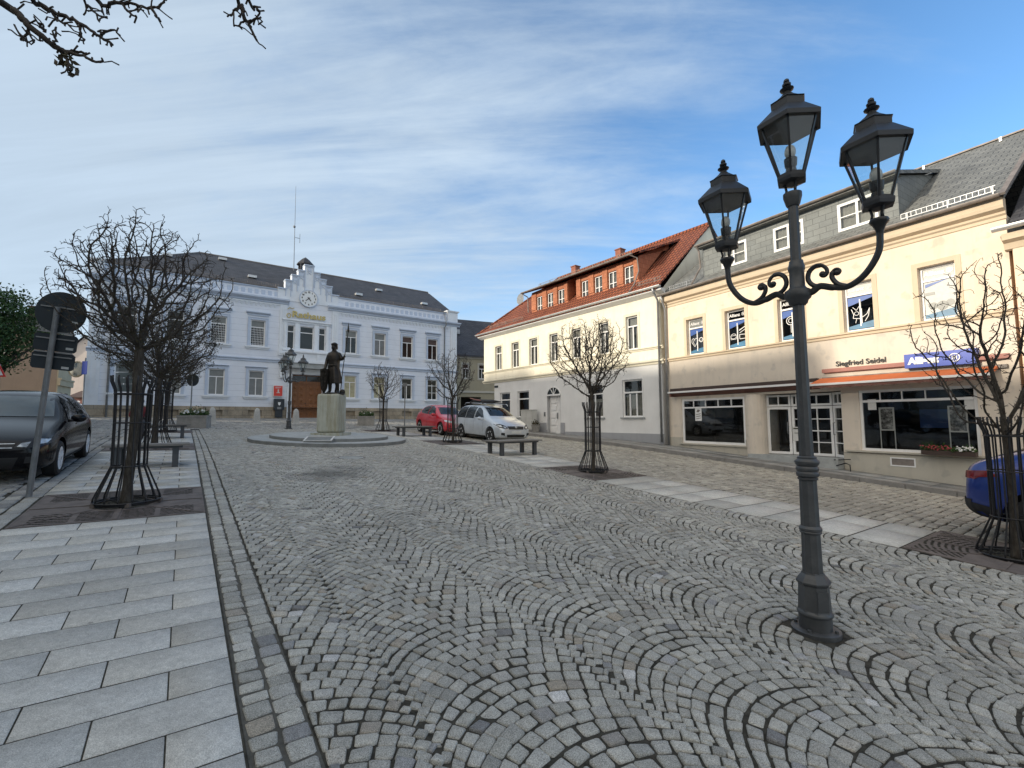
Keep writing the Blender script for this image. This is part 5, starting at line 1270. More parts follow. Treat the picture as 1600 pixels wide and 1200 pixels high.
P = at(701, 652, 44.0)
H = gable_house('olive_house', 'olive beige house with dark slate roof and archway between town hall and yellow house', (P.x, P.y), 66, 11, 9, 1.6, 6.55, 11.0, 'olive', 'slate_dark', [(1.38, 2.0, 4.25, 5.65), (3.05, 3.7, 4.25, 5.65)], holes=[(1.2, 3.25, -1.5, 2.45, 2.5)])
k = MB(); k.box(.4, 11, -.10, 0, 2.85, 3.05); k.box(0, 11, -.12, 0, 6.2, 6.5); k.build('string_course', M['olive_trim'], H)
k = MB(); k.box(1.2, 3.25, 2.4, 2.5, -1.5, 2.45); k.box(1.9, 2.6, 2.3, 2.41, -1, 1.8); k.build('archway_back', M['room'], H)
k = MB(); k.box(1.2, 1.75, 2.1, 3.0, 9.0, 9.45); k.build('roof_window', M['zinc'], H)
k = MB(); k.box(-.2, .9, 3.8, 4.6, 10.3, 11.75); k.build('chimney', M['slate_dark'], H)
P = at(84, 655, 40.0)
H = gable_house('brown_house', 'plain brown rendered house at the far left behind the black car', (P.x-14*math.sin(R(60)), P.y-14*math.cos(R(60))), 60, 14, 3.6, 1.4, 8.3, 9.9, 'brown_wall', 'slate_dark',
    [(9.2, 10.4, 2.35, 3.75), (9.4, 10.6, 5.05, 6.3), (5.2, 6.3, 2.35, 3.75), (5.2, 6.3, 5.05, 6.3)])
k = MB(); k.box(14.0, 14.08, .02, 3.6, -1.5, 6.4); k.build('side_wall', M['tan_wall'], H); k = MB(); k.box(14.08, 14.25, .0, 3.6, 3.6, 4.1); k.box(14.08, 14.32, 0, 3.6, 4.1, 4.25); k.build('side_cornice', M['tan_wall'], H); k = MB(); k.box(14.08, 14.11, .7, 1.3, .3, 3.0); k.build('side_door', M['brown_soffit'], H); k = MB(); k.box(14.08, 14.11, 2.0, 2.7, .3, 3.0); k.build('side_door', M['brown_soffit'], H)
k = MB(); k.box(11.6, 12.5, 1.0, 2.2, 7.5, 10.6); k.build('chimney', M['brown_soffit'], H)
P = at(96, 655, 62.0)
H = gable_house('pink_house', 'pale pink gabled house far down the street left of the town hall', (P.x, P.y), 80, 4.6, 12, 1.9, 9.2, 11.7, 'pink_wall', 'slate_dark', [], ridge_par=False)
H2 = gable_house('brown_shed', 'low brown building with dark doorway beneath the pink house', (at(105, 655, 56).x, 56.0), 75, 3.6, 5, 1.9, 3.0, 3.8, 'redbrown', 'brown_soffit', [(1.0, 1.9, -.2, 2.0)], trim='brown_soffit')

# ================================================================== unseen houses along the left street, heights shaped for the shade they cast
def street_row():
    u = -18.6; k = 0; r = random.Random(3); cols = ['tan_wall', 'white_wall', 'olive', 'yellow', 'pink_wall', 'brown_wall', 'cream']
    nm = ['tan', 'white', 'olive', 'yellow', 'pink', 'brown', 'cream']
    hts = [12.0, 11.8, 12.0, 11.35, 12.25, 12.2, 12.3, 12.0]
    while u < 34 and k < 7:
        L_ = 8.2 if k < 6 else 4.8; v = -10.0; x, y = xy(u, v); zb = float(Zuv(u, v)); eave = hts[k]; 
        # the front faces the square: direction along +a seen from the square runs left to right towards -a
        x2, y2 = xy(u+L_, v); 
        o = gable_house('street_house', '%s rendered three-storey house of the unseen row shading the square from the left street' % nm[k % 7], (x, y), math.degrees(A1), L_-.02, 9, zb, eave-2.1, eave+.9, cols[k % 7], 'tiles' if k % 2 else 'slate_dark',
            [(1.2+q*2.4, 2.2+q*2.4, 1.0+s_*2.8, 2.6+s_*2.8) for q in range(3) for s_ in range(2)])
        o['group'] = 'houses along the left street'
        u += L_; k += 1
street_row()
# ------------------------------------------------------------------ street lamps
def hexlathe(mb, prof, c=(0, 0, 0), n=6, a0=0.0): mb.lathe(prof, n, c, a0)
def make_lantern(par, c, rot, nm='lantern', dark='lamp_dark', sc=.90):
    """six-sided glazed head: base plate at c"""
    o = thing(nm, None, None); o.parent = par; o.location = c; o.rotation_euler = (0, 0, rot); o.scale = (sc, sc, sc)
    rb, rt, h = .105, .250, .52
    f = MB(); hexlathe(f, [(.06, -.045), (.125, -.03), (.130, 0), (.130, .022), (.10, .024)])
    for k in range(6):
        a_ = math.pi/3*k; b_ = math.pi/3*(k+1)
        P0 = Vector((rb*math.cos(a_), rb*math.sin(a_), .02)); P1 = Vector((rt*math.cos(a_), rt*math.sin(a_), h)); Q0 = Vector((rb*math.cos(b_), rb*math.sin(b_), .02)); Q1 = Vector((rt*math.cos(b_), rt*math.sin(b_), h))
        rad = Vector((math.cos(a_), math.sin(a_), 0)); f.bar(P0, P1, .018, .016, rad); f.bar(P0+Vector((0, 0, .012)), Q0+Vector((0, 0, .012)), .02); f.bar(P1, Q1, .03)
    f.build('frame', M[dark], o)
    g = MB(); 
    for k in range(6):
        a_ = math.pi/3*k; b_ = math.pi/3*(k+1)
        g.quad((rb*math.cos(a_), rb*math.sin(a_), .03), (rb*math.cos(b_), rb*math.sin(b_), .03), (rt*math.cos(b_), rt*math.sin(b_), h), (rt*math.cos(a_), rt*math.sin(a_), h))
    g.build('glass_panes', M['lantern_glass'], o, uv=False)
    r = MB(); hexlathe(r, [(.252, h-.005), (.282, h-.034), (.287, h-.034), (.290, h+.006), (.285, h+.013), (.155, h+.145), (.147, h+.150), (.147, h+.212), (.157, h+.220), (.130, h+.228), (.06, h+.29), (.034, h+.322)])
    hexlathe(r, [(.276, h-.032), (.14, h+.09), (.02, h+.11)]); r.build('roof', M[dark], o)
    k = MB(); k.lathe([(.036, h+.315), (.030, h+.335), (.055, h+.352), (.060, h+.362), (.030, h+.376), (.022, h+.386), (.036, h+.396), (.038, h+.412), (.020, h+.428), (.026, h+.436), (.022, h+.455), (.006, h+.468)], 12); k.build('finial', M[dark], o, smooth=40)
    k = MB(); k.lathe([(.045, .02), (.045, .10), (.036, .105), (.050, .13), (.055, .20), (.030, .205)], 10); sk = k.build('lamp_socket', M['lamp_dark'], o, smooth=40); k = MB(); k.sphere((0, 0, .265), .048, 10, 8, (1, 1, 1.45)); k.build('bulb', M['frosted'], sk, smooth=True)
    k = MB()
    for q in range(3): 
        a_ = q*2*math.pi/3+.5; k.tube([(.075*math.cos(a_), .075*math.sin(a_), -.02), (.052*math.cos(a_), .052*math.sin(a_), -.06), (.045*math.cos(a_), .045*math.sin(a_), -.10), (.052*math.cos(a_), .052*math.sin(a_), -.135)], .011, 6)
    k.build('bracket', M[dark], o, smooth=True)
    return o
M['frosted'] = plain('frosted_bulb', (.55, .56, .55), .3, .1)
def spline(pts, n=6):
    out = []; P = [Vector(p) for p in pts]; P = [P[0]*2-P[1]]+P+[P[-1]*2-P[-2]]
    for i in range(1, len(P)-2):
        for k in range(n):
            t = k/n; a, b, c, d = P[i-1:i+3]; out.append(.5*((2*b)+(c-a)*t+(2*a-5*b+4*c-d)*t*t+(3*b-a-3*c+d)*t**3))
    out.append(P[-2]); return out
def arm_path(pts, az, z0, sc=1.0):
    return spline([(p[0]*math.sin(az)*sc, p[0]*math.cos(az)*sc, z0+p[1]) for p in pts], 6)
def make_lamp(name, label, base, arms, top=3.90, armz=2.85, armr=.594, lrot=0.3, tilt=None, cupz=3.335, dark='lamp_dark'):
    t = thing(name, label, 'street lamp', tuple(base), 0)
    k = MB(); k.lathe([(.180, -.02), (.180, .016), (.168, .022), (.10, .024)], 32)
    for q in range(4): a_ = q*math.pi/2+.7; k.lathe([(.016, .020), (.016, .042), (.006, .046)], 6, (.15*math.cos(a_), .15*math.sin(a_), 0))
    k.build('base_plate', M['lamp'], t, smooth=40)
    k = MB(); k.lathe([(.119, .015), (.121, .04), (.121, .12), (.123, .128)], 32)
    k.lathe([(.123, .126), (.131, .136), (.132, .150), (.124, .162), (.116, .172)], 32); k.build('base_drum', M['lamp'], t, smooth=40)
    k = MB(); k.lathe([(.125, .165), (.121, .18), (.113, .35), (.112, .375)], 8, a0=R(22.5)); k.lathe([(.112, .372), (.126, .388), (.128, .402), (.108, .435), (.086, .462), (.082, .475)], 8, a0=R(22.5)); k.build('octagonal_plinth', M['lamp'], t)
    dp = MB(); dp.box(-.045, .045, -.118, -.100, .19, .34); dp.build('service_door', M['lamp'], t)
    k = MB(); n = 10
    def fl(r0_, r1_, z0_, z1_):
        vs_ = []
        for r, z in ((r0_, z0_), (r1_, z1_)):
            for q in range(n*2): rr = r*(1.0 if q % 2 else .93); a_ = math.pi*q/n; vs_.append((rr*math.cos(a_), rr*math.sin(a_), z))
        m_ = n*2; k.add(vs_, [(q, (q+1) % m_, m_+(q+1) % m_, m_+q) for q in range(m_)])
    fl(.077, .072, .47, .80); k.lathe([(.072, .79), (.081, .797), (.083, .806), (.079, .812), (.085, .820), (.086, .836), (.080, .846), (.072, .856)], 28)
    fl(.072, .067, .85, 1.25); k.build('lower_shaft', M['lamp'], t, smooth=25)
    k = MB(); k.lathe([(.066, 1.235), (.076, 1.243), (.077, 1.256), (.070, 1.262), (.083, 1.270), (.086, 1.288), (.084, 1.302), (.078, 1.309), (.083, 1.316), (.087, 1.332), (.084, 1.348), (.076, 1.354), (.088, 1.372), (.094, 1.388), (.090, 1.402), (.072, 1.418), (.074, 1.430), (.066, 1.438)], 30); k.build('collar', M['lamp'], t, smooth=45)
    k = MB(); fl(.056, .047, 1.43, armz-.08); fl(.045, .040, armz+.12, top-.20)
    k.lathe([(.056, armz-.10), (.072, armz-.085), (.078, armz-.06), (.098, armz-.04), (.108, armz-.01), (.100, armz+.03), (.070, armz+.05), (.060, armz+.07), (.058, armz+.20), (.066, armz+.22), (.066, armz+.25), (.058, armz+.27), (.054, armz+.30)], 24)
    k.lathe([(.047, top-.25), (.056, top-.235), (.070, top-.18), (.074, top-.165), (.074, top-.13), (.055, top-.12)], 24); k.build('upper_shaft', M['lamp'], t, smooth=35)
    make_lantern(t, (0, 0, top), lrot, sc=.97, dark=dark)
    for q, az in enumerate(arms):
        a = MB(); z0 = armz; dz = cupz-armz
        main = [(.06, 0.0), (.11, 0.0), (.17, .035), (.26, .005), (.35, -.012), (.43, .02), (.50, .085), (.560, .18), (.588, .27), (.594, dz-.07)]
        a.tube(arm_path(main, az, z0), [.029]*19+[.025]*36, 8)
        s1 = [(.37, -.01), (.30, .025), (.262, .08), (.262, .125), (.282, .150), (.303, .150), (.314, .132), (.302, .115), (.290, .122)]
        a.tube(arm_path(s1, az, z0), [.020]*20+[.016]*29, 7)
        s2 = [(.19, .028), (.12, .055), (.085, .11), (.095, .175), (.14, .215), (.19, .212), (.222, .178), (.226, .140), (.207, .118), (.186, .125), (.188, .145)]
        a.tube(arm_path(s2, az, z0), [.020]*30+[.016]*31, 7)
        for c_ in ((.296, .124), (.192, .136)): a.sphere((c_[0]*math.sin(az), c_[0]*math.cos(az), z0+c_[1]), .026, 8, 6)
        cx, cy = armr*math.sin(az), armr*math.cos(az)
        a.lathe([(.022, cupz-.14), (.026, cupz-.10), (.045, cupz-.05), (.062, cupz-.03), (.066, cupz-.012), (.060, cupz), (.03, cupz+.002)], 18, (cx, cy, 0)); a.build('arm', M[dark], t, smooth=45)
        make_lantern(t, (cx, cy, cupz+.125), lrot, dark=dark)
    return t
make_lamp('street_lamp', 'tall near cast iron lamp with two scrolled arms and three lanterns on the cobbles', (2.523, 3.989, .040), [R(-42.1+360), R(137.9)], lrot=R(-3))
P = G(451, 670)
make_lamp('street_lamp', 'far cast iron lamp with several lanterns standing before the town hall door', (P.x, P.y, P.z), [R(-62), R(58), R(178)], top=3.35, armz=2.45, cupz=2.88, lrot=R(20), dark='lamp')

# ------------------------------------------------------------------ tree guards
def make_guard(u, v, label, nb=14, hgt=2.0, seed=0):
    t = thing('tree_guard', label, 'tree guard', group='black iron tree guards')
    rb, rw = .385, .205; hf = .54; r = random.Random(seed)
    for k in range(nb):
        a_ = 2*math.pi*k/nb+.1; ca, sa = math.cos(a_), math.sin(a_)
        P_ = [(rb*ca, rb*sa, .03), (rb*.98*ca, rb*.98*sa, .10), (rw*ca, rw*sa, hf), (rw*.99*ca, rw*.99*sa, 1.2), (rw*1.02*ca, rw*1.02*sa, hgt-.28), ((rw+.012)*ca, (rw+.012)*sa, hgt-.20), ((rw+.055)*ca, (rw+.055)*sa, hgt-.08), ((rw+.060)*ca, (rw+.060)*sa, hgt)]
        b = MB(); b.tube(P_, [.0108]*4+[.011, .0115, .012, .012], 5); b.build('bar', M['iron'], t, smooth=True, uv=False)
    for rr, zz, th_ in ((rb, .045, .014), (rb-.02, .02, .016), (rw+.004, hf+.0, .011), (rw+.002, 1.16, .010), (rw+.010, hgt-.26, .013)):
        b = MB(); n = 28; b.tube([(rr*math.cos(2*math.pi*q/n), rr*math.sin(2*math.pi*q/n), zz) for q in range(n+1)], th_, 5, cap=False); b.build('ring', M['iron'], t, smooth=True, uv=False)
    b = MB()
    for q in range(5): a_ = q*1.256+.4; b.box(rb*math.cos(a_)-.03, rb*math.cos(a_)+.03, rb*math.sin(a_)-.02, rb*math.sin(a_)+.02, 0, .05)
    b.build('foot_clamp', M['corten'], t, uv=False)
    x, y = xy(u, v); t.location = (x, y, float(Zuv(u, v))+.004); t.rotation_euler = (R(r.uniform(-1, 1)), R(r.uniform(-1, 1)), 0)
    return t
labs = ['black iron cage round the big bare tree nearest the left edge', 'black iron cage round the second tree of the left row', 'black iron cage round the farthest tree of the left row']
for i, ((u, v), l) in enumerate(zip(LT, labs)): make_guard(u, v-.0, l, 15, 1.84, i)
labs = ['black iron cage partly hiding the blue car at the right edge', 'black iron cage round the tree before the white arched door', 'black iron cage between the red and silver cars', 'black iron cage round the small tree beside the right stone planter']
for i, ((u, v), l) in enumerate(zip(RT, labs)): make_guard(u, v, l, 16, 1.82 if i else 1.9, 10+i)

# ------------------------------------------------------------------ bare trees (space colonisation)
def grow(seed, trunk_h, c, rad, n_att=900, step=.070, kill=.095, infl=.55, lean=(0, 0), r0=.075, thick=2.6, tip=.0040, low=.15, gnarl=.20, spur2=.5):
    r = np.random.default_rng(seed); A = []
    while len(A) < n_att:
        p = r.uniform(-1, 1, 3); q = np.linalg.norm(p)
        if q > 1 or q < .12: continue
        if p[2] < -.93: continue
        lump = 1+.16*math.sin(3*math.atan2(p[1], p[0])+seed)+.1*math.sin(7*math.atan2(p[1], p[0])+2.0*seed+3*p[2])
        if q > lump*.93: continue
        A.append([c[0]+p[0]*rad[0], c[1]+p[1]*rad[1], c[2]+p[2]*rad[2]])
    A = np.array(A); nodes = []; par = []
    nt_ = max(3, int(trunk_h/step)); 
    for i in range(nt_+1):
        t = i/nt_; nodes.append([lean[0]*t+.018*math.sin(t*5+seed), lean[1]*t+.014*math.cos(t*6+seed)-.014, trunk_h*t]); par.append(i-1)
    # starter limbs fanning up from the head of the trunk
    nl = 12; base = nt_
    for k in range(nl):
        a_ = 2*math.pi*k/nl+r.uniform(-.3, .3); el = (.12, .5, .95, 1.25)[k % 4]+r.uniform(-.1, .15); prev = base-(k % 3); d = np.array([math.cos(a_)*math.cos(el), math.sin(a_)*math.cos(el), math.sin(el)])
        for q in range(6):
            nodes.append(list(np.array(nodes[prev])+d*step*.9)); par.append(prev); prev = len(nodes)-1; d = d+np.array([0, 0, .03]); d /= np.linalg.norm(d)
    nodes = [np.array(n) for n in nodes]; alive = np.ones(len(A), bool)
    NP = np.array(nodes); D2 = np.linalg.norm(A[:, None]-NP[None, nt_:], axis=2); near = D2.argmin(1)+nt_; nd = D2.min(1)
    for it in range(90):
        k = alive & (nd < infl*(2.2 if it < 6 else 1))
        if not k.any(): break
        idx = near[k]; dirs = A[k]-NP[idx]; dirs /= np.linalg.norm(dirs, axis=1, keepdims=True)+1e-9
        new = []; npar = []
        for j in np.unique(idx):
            d = dirs[idx == j].sum(0); n_ = np.linalg.norm(d)
            if n_ < 1e-3: continue
            pd = NP[j]-NP[par[j]] if par[j] >= 0 else np.array([0, 0, 1.]); pd = pd/(np.linalg.norm(pd)+1e-9)
            d = d/n_+pd*.65+r.normal(0, gnarl, 3)+np.array([0, 0, .03]); d /= np.linalg.norm(d); new.append(NP[j]+d*step); npar.append(int(j))
        if not new: break
        o = len(NP); NP = np.vstack([NP, new]); par += npar
        D = np.linalg.norm(A[:, None]-np.array(new)[None], axis=2); m_ = D.min(1); am = D.argmin(1)+o; k2 = m_ < nd; nd[k2] = m_[k2]; near[k2] = am[k2]; alive &= nd > kill
    n = len(NP); par = np.array(par); 
    # short spurs
    ext = []; ep = []
    for i in range(nt_+4, n):
        if r.random() < .75:
            pd = NP[i]-NP[par[i]]; pd /= np.linalg.norm(pd)+1e-9
            for rep_ in range(2 if r.random() < .45 else 1):
                s_ = r.normal(0, 1, 3); s_ -= pd*s_.dot(pd); s_ /= np.linalg.norm(s_)+1e-9; ln = r.uniform(.02, .065)
                ext.append(NP[i]+(s_*.8+pd*.5+np.array([0, 0, .25]))*ln); ep.append(i); bi = n+len(ext)-1
                if r.random() < spur2:
                    for q in range(2 if r.random() < .4 else 1):
                        s2 = s_+r.normal(0, .6, 3)+np.array([0, 0, .2]); s2 /= np.linalg.norm(s2); ext.append(ext[bi-n]+s2*r.uniform(.025, .06)); ep.append(bi)
    if ext: NP = np.vstack([NP, ext]); par = np.concatenate([par, ep])
    n = len(NP); w = np.zeros(n); kids = [[] for _ in range(n)]
    for i in range(1, n): kids[par[i]].append(i)
    order = list(range(n))[::-1]; rp = np.zeros(n)
    for i in order:
        rp[i] = (sum(rp[k]**thick for k in kids[i])**(1/thick)) if kids[i] else tip
        if par[i] >= 0: pass
    rp = np.maximum(rp, tip); sc = r0/rp[nt_//2]; rp = tip*.9+(rp-tip)*sc*1.0; rp = np.maximum(rp, tip*.8)
    return NP, par, rp, kids, nt_
def tree_mesh(NP, par, rp, kids, nt_, name_='tree'):
    tm, lm, wm_ = MB(), MB(), MB(); visited = set(); stack = [0]
    while stack:
        s0 = stack.pop(); ch = [s0]; cur = s0
        if par[s0] >= 0: ch = [par[s0], s0]
        while kids[cur]:
            ks = sorted(kids[cur], key=lambda k: -rp[k]); nx = ks[0]; stack += ks[1:]; ch.append(nx); cur = nx
        rad = [float(rp[i]) for i in ch]
        if par[s0] >= 0: rad[0] = float(min(rp[ch[0]], rp[ch[1]]*1.15))
        big = max(rad); pts = [tuple(NP[i]) for i in ch]
        if s0 == 0:
            cut = nt_+1; rad2 = list(rad); 
            for q in range(min(4, len(rad2))): rad2[q] *= 1.0+.22*(4-q)/4
            (tm).tube(pts[:cut+6], rad2[:cut+6], 12); lm.tube(pts[cut+5:], rad[cut+5:], 6) if len(pts) > cut+7 else None
        elif big > .012: lm.tube(pts, rad, 6)
        else: wm_.tube(pts, rad, 3 if big < .007 else 4, cap=False)
    return tm, lm, wm_
def leaves_on(NP, rp, n, size, seed, sel=None, spread=.04):
    r = np.random.default_rng(seed); c = np.where(rp < .012)[0]; c = c[NP[c, 2] > 0] if sel is None else c[[sel(NP[i]) for i in c]]
    mb = MB()
    if not len(c): return mb
    for q in range(n):
        p = NP[r.choice(c)]+r.normal(0, spread, 3); a = r.normal(0, 1, 3); a /= np.linalg.norm(a); b = np.cross(a, r.normal(0, 1, 3)); b /= np.linalg.norm(b)+1e-9; s_ = size*r.uniform(.6, 1.3); nrm = np.cross(a, b)*s_*.25
        mb.add([tuple(p-a*s_), tuple(p-b*s_*.45+nrm), tuple(p+a*s_), tuple(p+b*s_*.45+nrm)], [(0, 1, 2, 3)])
    return mb
def make_tree(name, label, u, v, g, leaves=None, rz=0.0, sc=1.0, group='bare ball-crowned trees in iron cages', proto=None):
    x, y = xy(u, v)
    if proto: t = copy_tree(proto); t['label'] = label
    else:
        t = thing(name, label, 'tree', group=group); tm, lm, wm_ = tree_mesh(*g)
        tm.build('trunk', M['bark'], t, smooth=True, uv=False); lm.build('limbs', M['bark'], t, smooth=True, uv=False); wm_.build('twigs', M['twig'], t, smooth=True, uv=False)
        if leaves: leaves.build('leaves', M['leaf_dry'], t, uv=False)
    t.location = (x, y, float(Zuv(u, v))-.02); t.rotation_euler = (0, 0, rz); t.scale = (sc, sc, sc); return t
g1_ = grow(11, 2.30, (.05, 0, 3.22), (1.20, 1.20, 1.08), 2200, lean=(.03, .05), r0=.060, infl=.6)
lv = leaves_on(g1_[0], g1_[2], 900, .022, 3, sel=lambda p: p[2] < 3.0)
make_tree('bare_tree', 'big bare round-crowned tree nearest the left, in front of the town hall corner', *LT[0], g1_, lv)
g2_ = grow(23, 1.95, (0, 0, 2.9), (1.55, 1.55, 1.08), 2600, r0=.068, infl=.6)
lv = leaves_on(g2_[0], g2_[2], 4200, .026, 4, sel=lambda p: abs(p[0])+abs(p[1]) < 2.2, spread=.07)
t2 = make_tree('bare_tree', 'second tree of the left row, its lower crown full of dull dry leaves', *LT[1], g2_, lv, rz=1.0)
make_tree('bare_tree', 'third and farthest leafy-twigged tree of the left row', *LT[2], None, rz=2.4, sc=.95, proto=t2)
g3_ = grow(37, 2.08, (0, 0, 3.10), (1.16, 1.16, 1.06), 2000, r0=.052, infl=.6)
t3 = make_tree('bare_tree', 'bare tree before the white arched door, left of the tall lamp', *RT[1], g3_, rz=.4)
g4_ = grow(52, 1.80, (0, 0, 3.05), (1.02, 1.02, 1.25), 760, r0=.042, infl=.75, gnarl=.16, kill=.13, spur2=.35)
make_tree('bare_tree', 'bare tree at the right edge before the blue car and the shop window', *RT[0], g4_, rz=1.9)
g5_ = grow(64, 1.85, (0, 0, 2.80), (1.15, 1.15, 1.05), 1100, r0=.050, infl=.7, kill=.12)
t5 = make_tree('bare_tree', 'small bare tree between the red and silver cars', *RT[2], g5_, rz=.9)
make_tree('bare_tree', 'small bare tree beside the right stone planter, before the town hall windows', *RT[3], None, rz=2.2, sc=.98, proto=t5)
# the tree standing just beside the photographer: its limbs reach into the top left corner
def overhead():
    t = thing('overhanging_tree', 'bare tree beside the photographer, its dark twigs hanging into the top left corner', 'tree', (-1.75, .35, Z(-1.75, .35)-.02))
    bz = t.location; tr = MB(); hd = Vector((-1.75, .35, 2.75)); L0 = lambda p: tuple(Vector(p)-Vector(bz))
    tr.tube([L0((-1.75, .35, bz.z)), L0((-1.73, .36, 1.2)), L0((-1.76, .34, 2.1)), L0(hd)], [.11, .09, .08, .075], 12); tr.build('trunk', M['bark'], t, smooth=True, uv=False)
    lb_ = MB(); r = random.Random(4)
    def br(px, Y, r0_, r1_, start=None, tw=True):
        P_ = [at(x, y, Y+dy) for x, y, dy in px]
        if start is not None: P_ = [Vector(start)]+P_
        P_ = spline(P_, 4); n = len(P_); out = []
        for i, p in enumerate(P_): out.append(p+Vector((r.gauss(0, .003), r.gauss(0, .003), r.gauss(0, .003))))
        lb_.tube([L0(p) for p in out], [r0_+(r1_-r0_)*i/(n-1)+r.uniform(0, .0012) for i in range(n)], 6)
        if tw:
            for i in range(3, n):
                if r.random() < .6:
                    d = (out[i]-out[i-1]).normalized(); s_ = Vector((r.gauss(0, 1), r.gauss(0, .6), r.gauss(0, 1))).normalized(); q = out[i]; pts = [L0(q)]
                    for k in range(r.choice((1, 2, 3))): q = q+(d*.5+s_*.8).normalized()*r.uniform(.012, .03); s_ = (s_+Vector((r.gauss(0, .5), 0, r.gauss(0, .5)))).normalized(); pts.append(L0(q))
                    lb_.tube(pts, [.0042]+[.0034]*(len(pts)-2)+[.0038], 4)
    Y = 1.9
    m1 = (-2.02, .8, 3.3)
    lb_.tube([L0(hd), L0((-1.9, .55, 3.1)), L0(m1), L0((-2.25, 1.3, 3.55))], [.045, .034, .026, .018], 7)
    lb_.tube([L0(hd), L0((-1.75, .8, 3.35)), L0((-1.7, 1.3, 3.70))], [.04, .03, .02], 7); lb_.tube([L0(hd), L0((-1.4, .8, 3.4)), L0((-1.05, 1.4, 3.75))], [.04, .026, .016], 7)
    br([(0, 3, 0), (22, 15, 0), (40, 35, 0), (60, 53, 0), (84, 71, .02), (98, 80, .02)], Y, .016, .010, (-2.25, 1.3, 3.55))
    br([(98, 80, .02), (120, 80, .03), (137, 83, .03)], Y, .007, .004); br([(98, 80, .02), (125, 86, .02), (143, 94, .02), (160, 96, .02)], Y, .007, .004); br([(92, 78, .02), (104, 92, .02), (114, 108, .02)], Y, .006, .004)
    br([(43, 38, 0), (44, 52, 0), (38, 57, 0), (28, 54, 0)], Y, .005, .003); br([(43, 48, 0), (48, 60, 0), (55, 65, 0)], Y, .004, .003); br([(86, 70, 0), (87, 55, 0), (86, 40, 0)], Y, .005, .003); br([(68, 52, 0), (70, 44, 0), (67, 38, 0)], Y, .004, .003)
    br([(50, -4, 0), (66, 8, 0), (85, 19, 0), (110, 28, 0), (135, 44, 0), (157, 58, 0), (176, 71, 0)], Y+.1, .011, .005, (-1.9, 1.6, 3.72)); br([(83, 19, 0), (88, 30, 0), (100, 37, 0), (111, 40, 0)], Y+.1, .006, .003); br([(126, 38, 0), (126, 52, 0), (132, 62, 0)], Y+.1, .005, .003); br([(155, 57, 0), (165, 51, 0), (176, 47, 0), (187, 54, 0)], Y+.1, .006, .003)
    br([(130, -4, 0), (139, 10, 0), (150, 22, 0), (167, 28, 0)], Y+.1, .006, .003, (-1.7, 1.6, 3.72)); br([(150, -4, 0), (180, 3, 0), (205, 6, 0), (230, 10, 0), (254, 12, 0)], Y+.15, .010, .005, (-1.65, 1.4, 3.75)); br([(235, 11, 0), (243, 22, 0), (250, 33, 0)], Y+.15, .006, .004); br([(190, 5, 0), (203, 20, 0), (214, 28, 0)], Y+.15, .006, .003); br([(246, 11, 0), (256, 3, 0), (262, -2, 0)], Y+.15, .005, .003); br([(155, 0, 0), (158, 10, 0), (160, 18, 0)], Y+.15, .005, .003)
    br([(370, -6, 0), (377, 10, 0), (382, 26, 0), (388, 38, 0), (401, 64, 0)], Y+.1, .008, .005, (-1.05, 1.4, 3.75)); br([(376, 9, 0), (367, 16, 0), (361, 24, 0)], Y+.1, .005, .003); br([(383, 28, 0), (378, 38, 0), (370, 41, 0)], Y+.1, .005, .003); br([(388, 36, 0), (398, 30, 0), (407, 28, 0)], Y+.1, .005, .004); br([(388, -2, 0), (398, 10, 0), (406, 20, 0)], Y+.12, .007, .004, (-1.05, 1.4, 3.75))
    lb_.build('limbs', M['twig'], t, smooth=True, uv=False)
    lf = MB(); rr = np.random.default_rng(2)
    for (px, py) in ((92, 92), (98, 96), (104, 84), (112, 88), (104, 100), (106, 108), (114, 106), (112, 116), (116, 100), (120, 114), (88, 96), (108, 92), (96, 90), (100, 100), (110, 98), (107, 114), (118, 108), (102, 88), (111, 108), (95, 100)):
        p = np.array(at(px+rr.uniform(-2, 2), py+rr.uniform(-2, 2), Y+.02))-np.array(bz); d = rr.normal(0, 1, 3); d[2] -= 1.3; d /= np.linalg.norm(d); a = np.cross(d, rr.normal(0, 1, 3)); a /= np.linalg.norm(a); s_ = .021
        lf.add([tuple(p-d*s_), tuple(p-a*s_*.5), tuple(p+d*s_), tuple(p+a*s_*.5), tuple(p+np.cross(a, d)*.006)], [(0, 1, 4), (1, 2, 4), (2, 3, 4), (3, 0, 4)])
    lf.build('leaves', M['leaf_dry'], t, uv=False)
overhead()
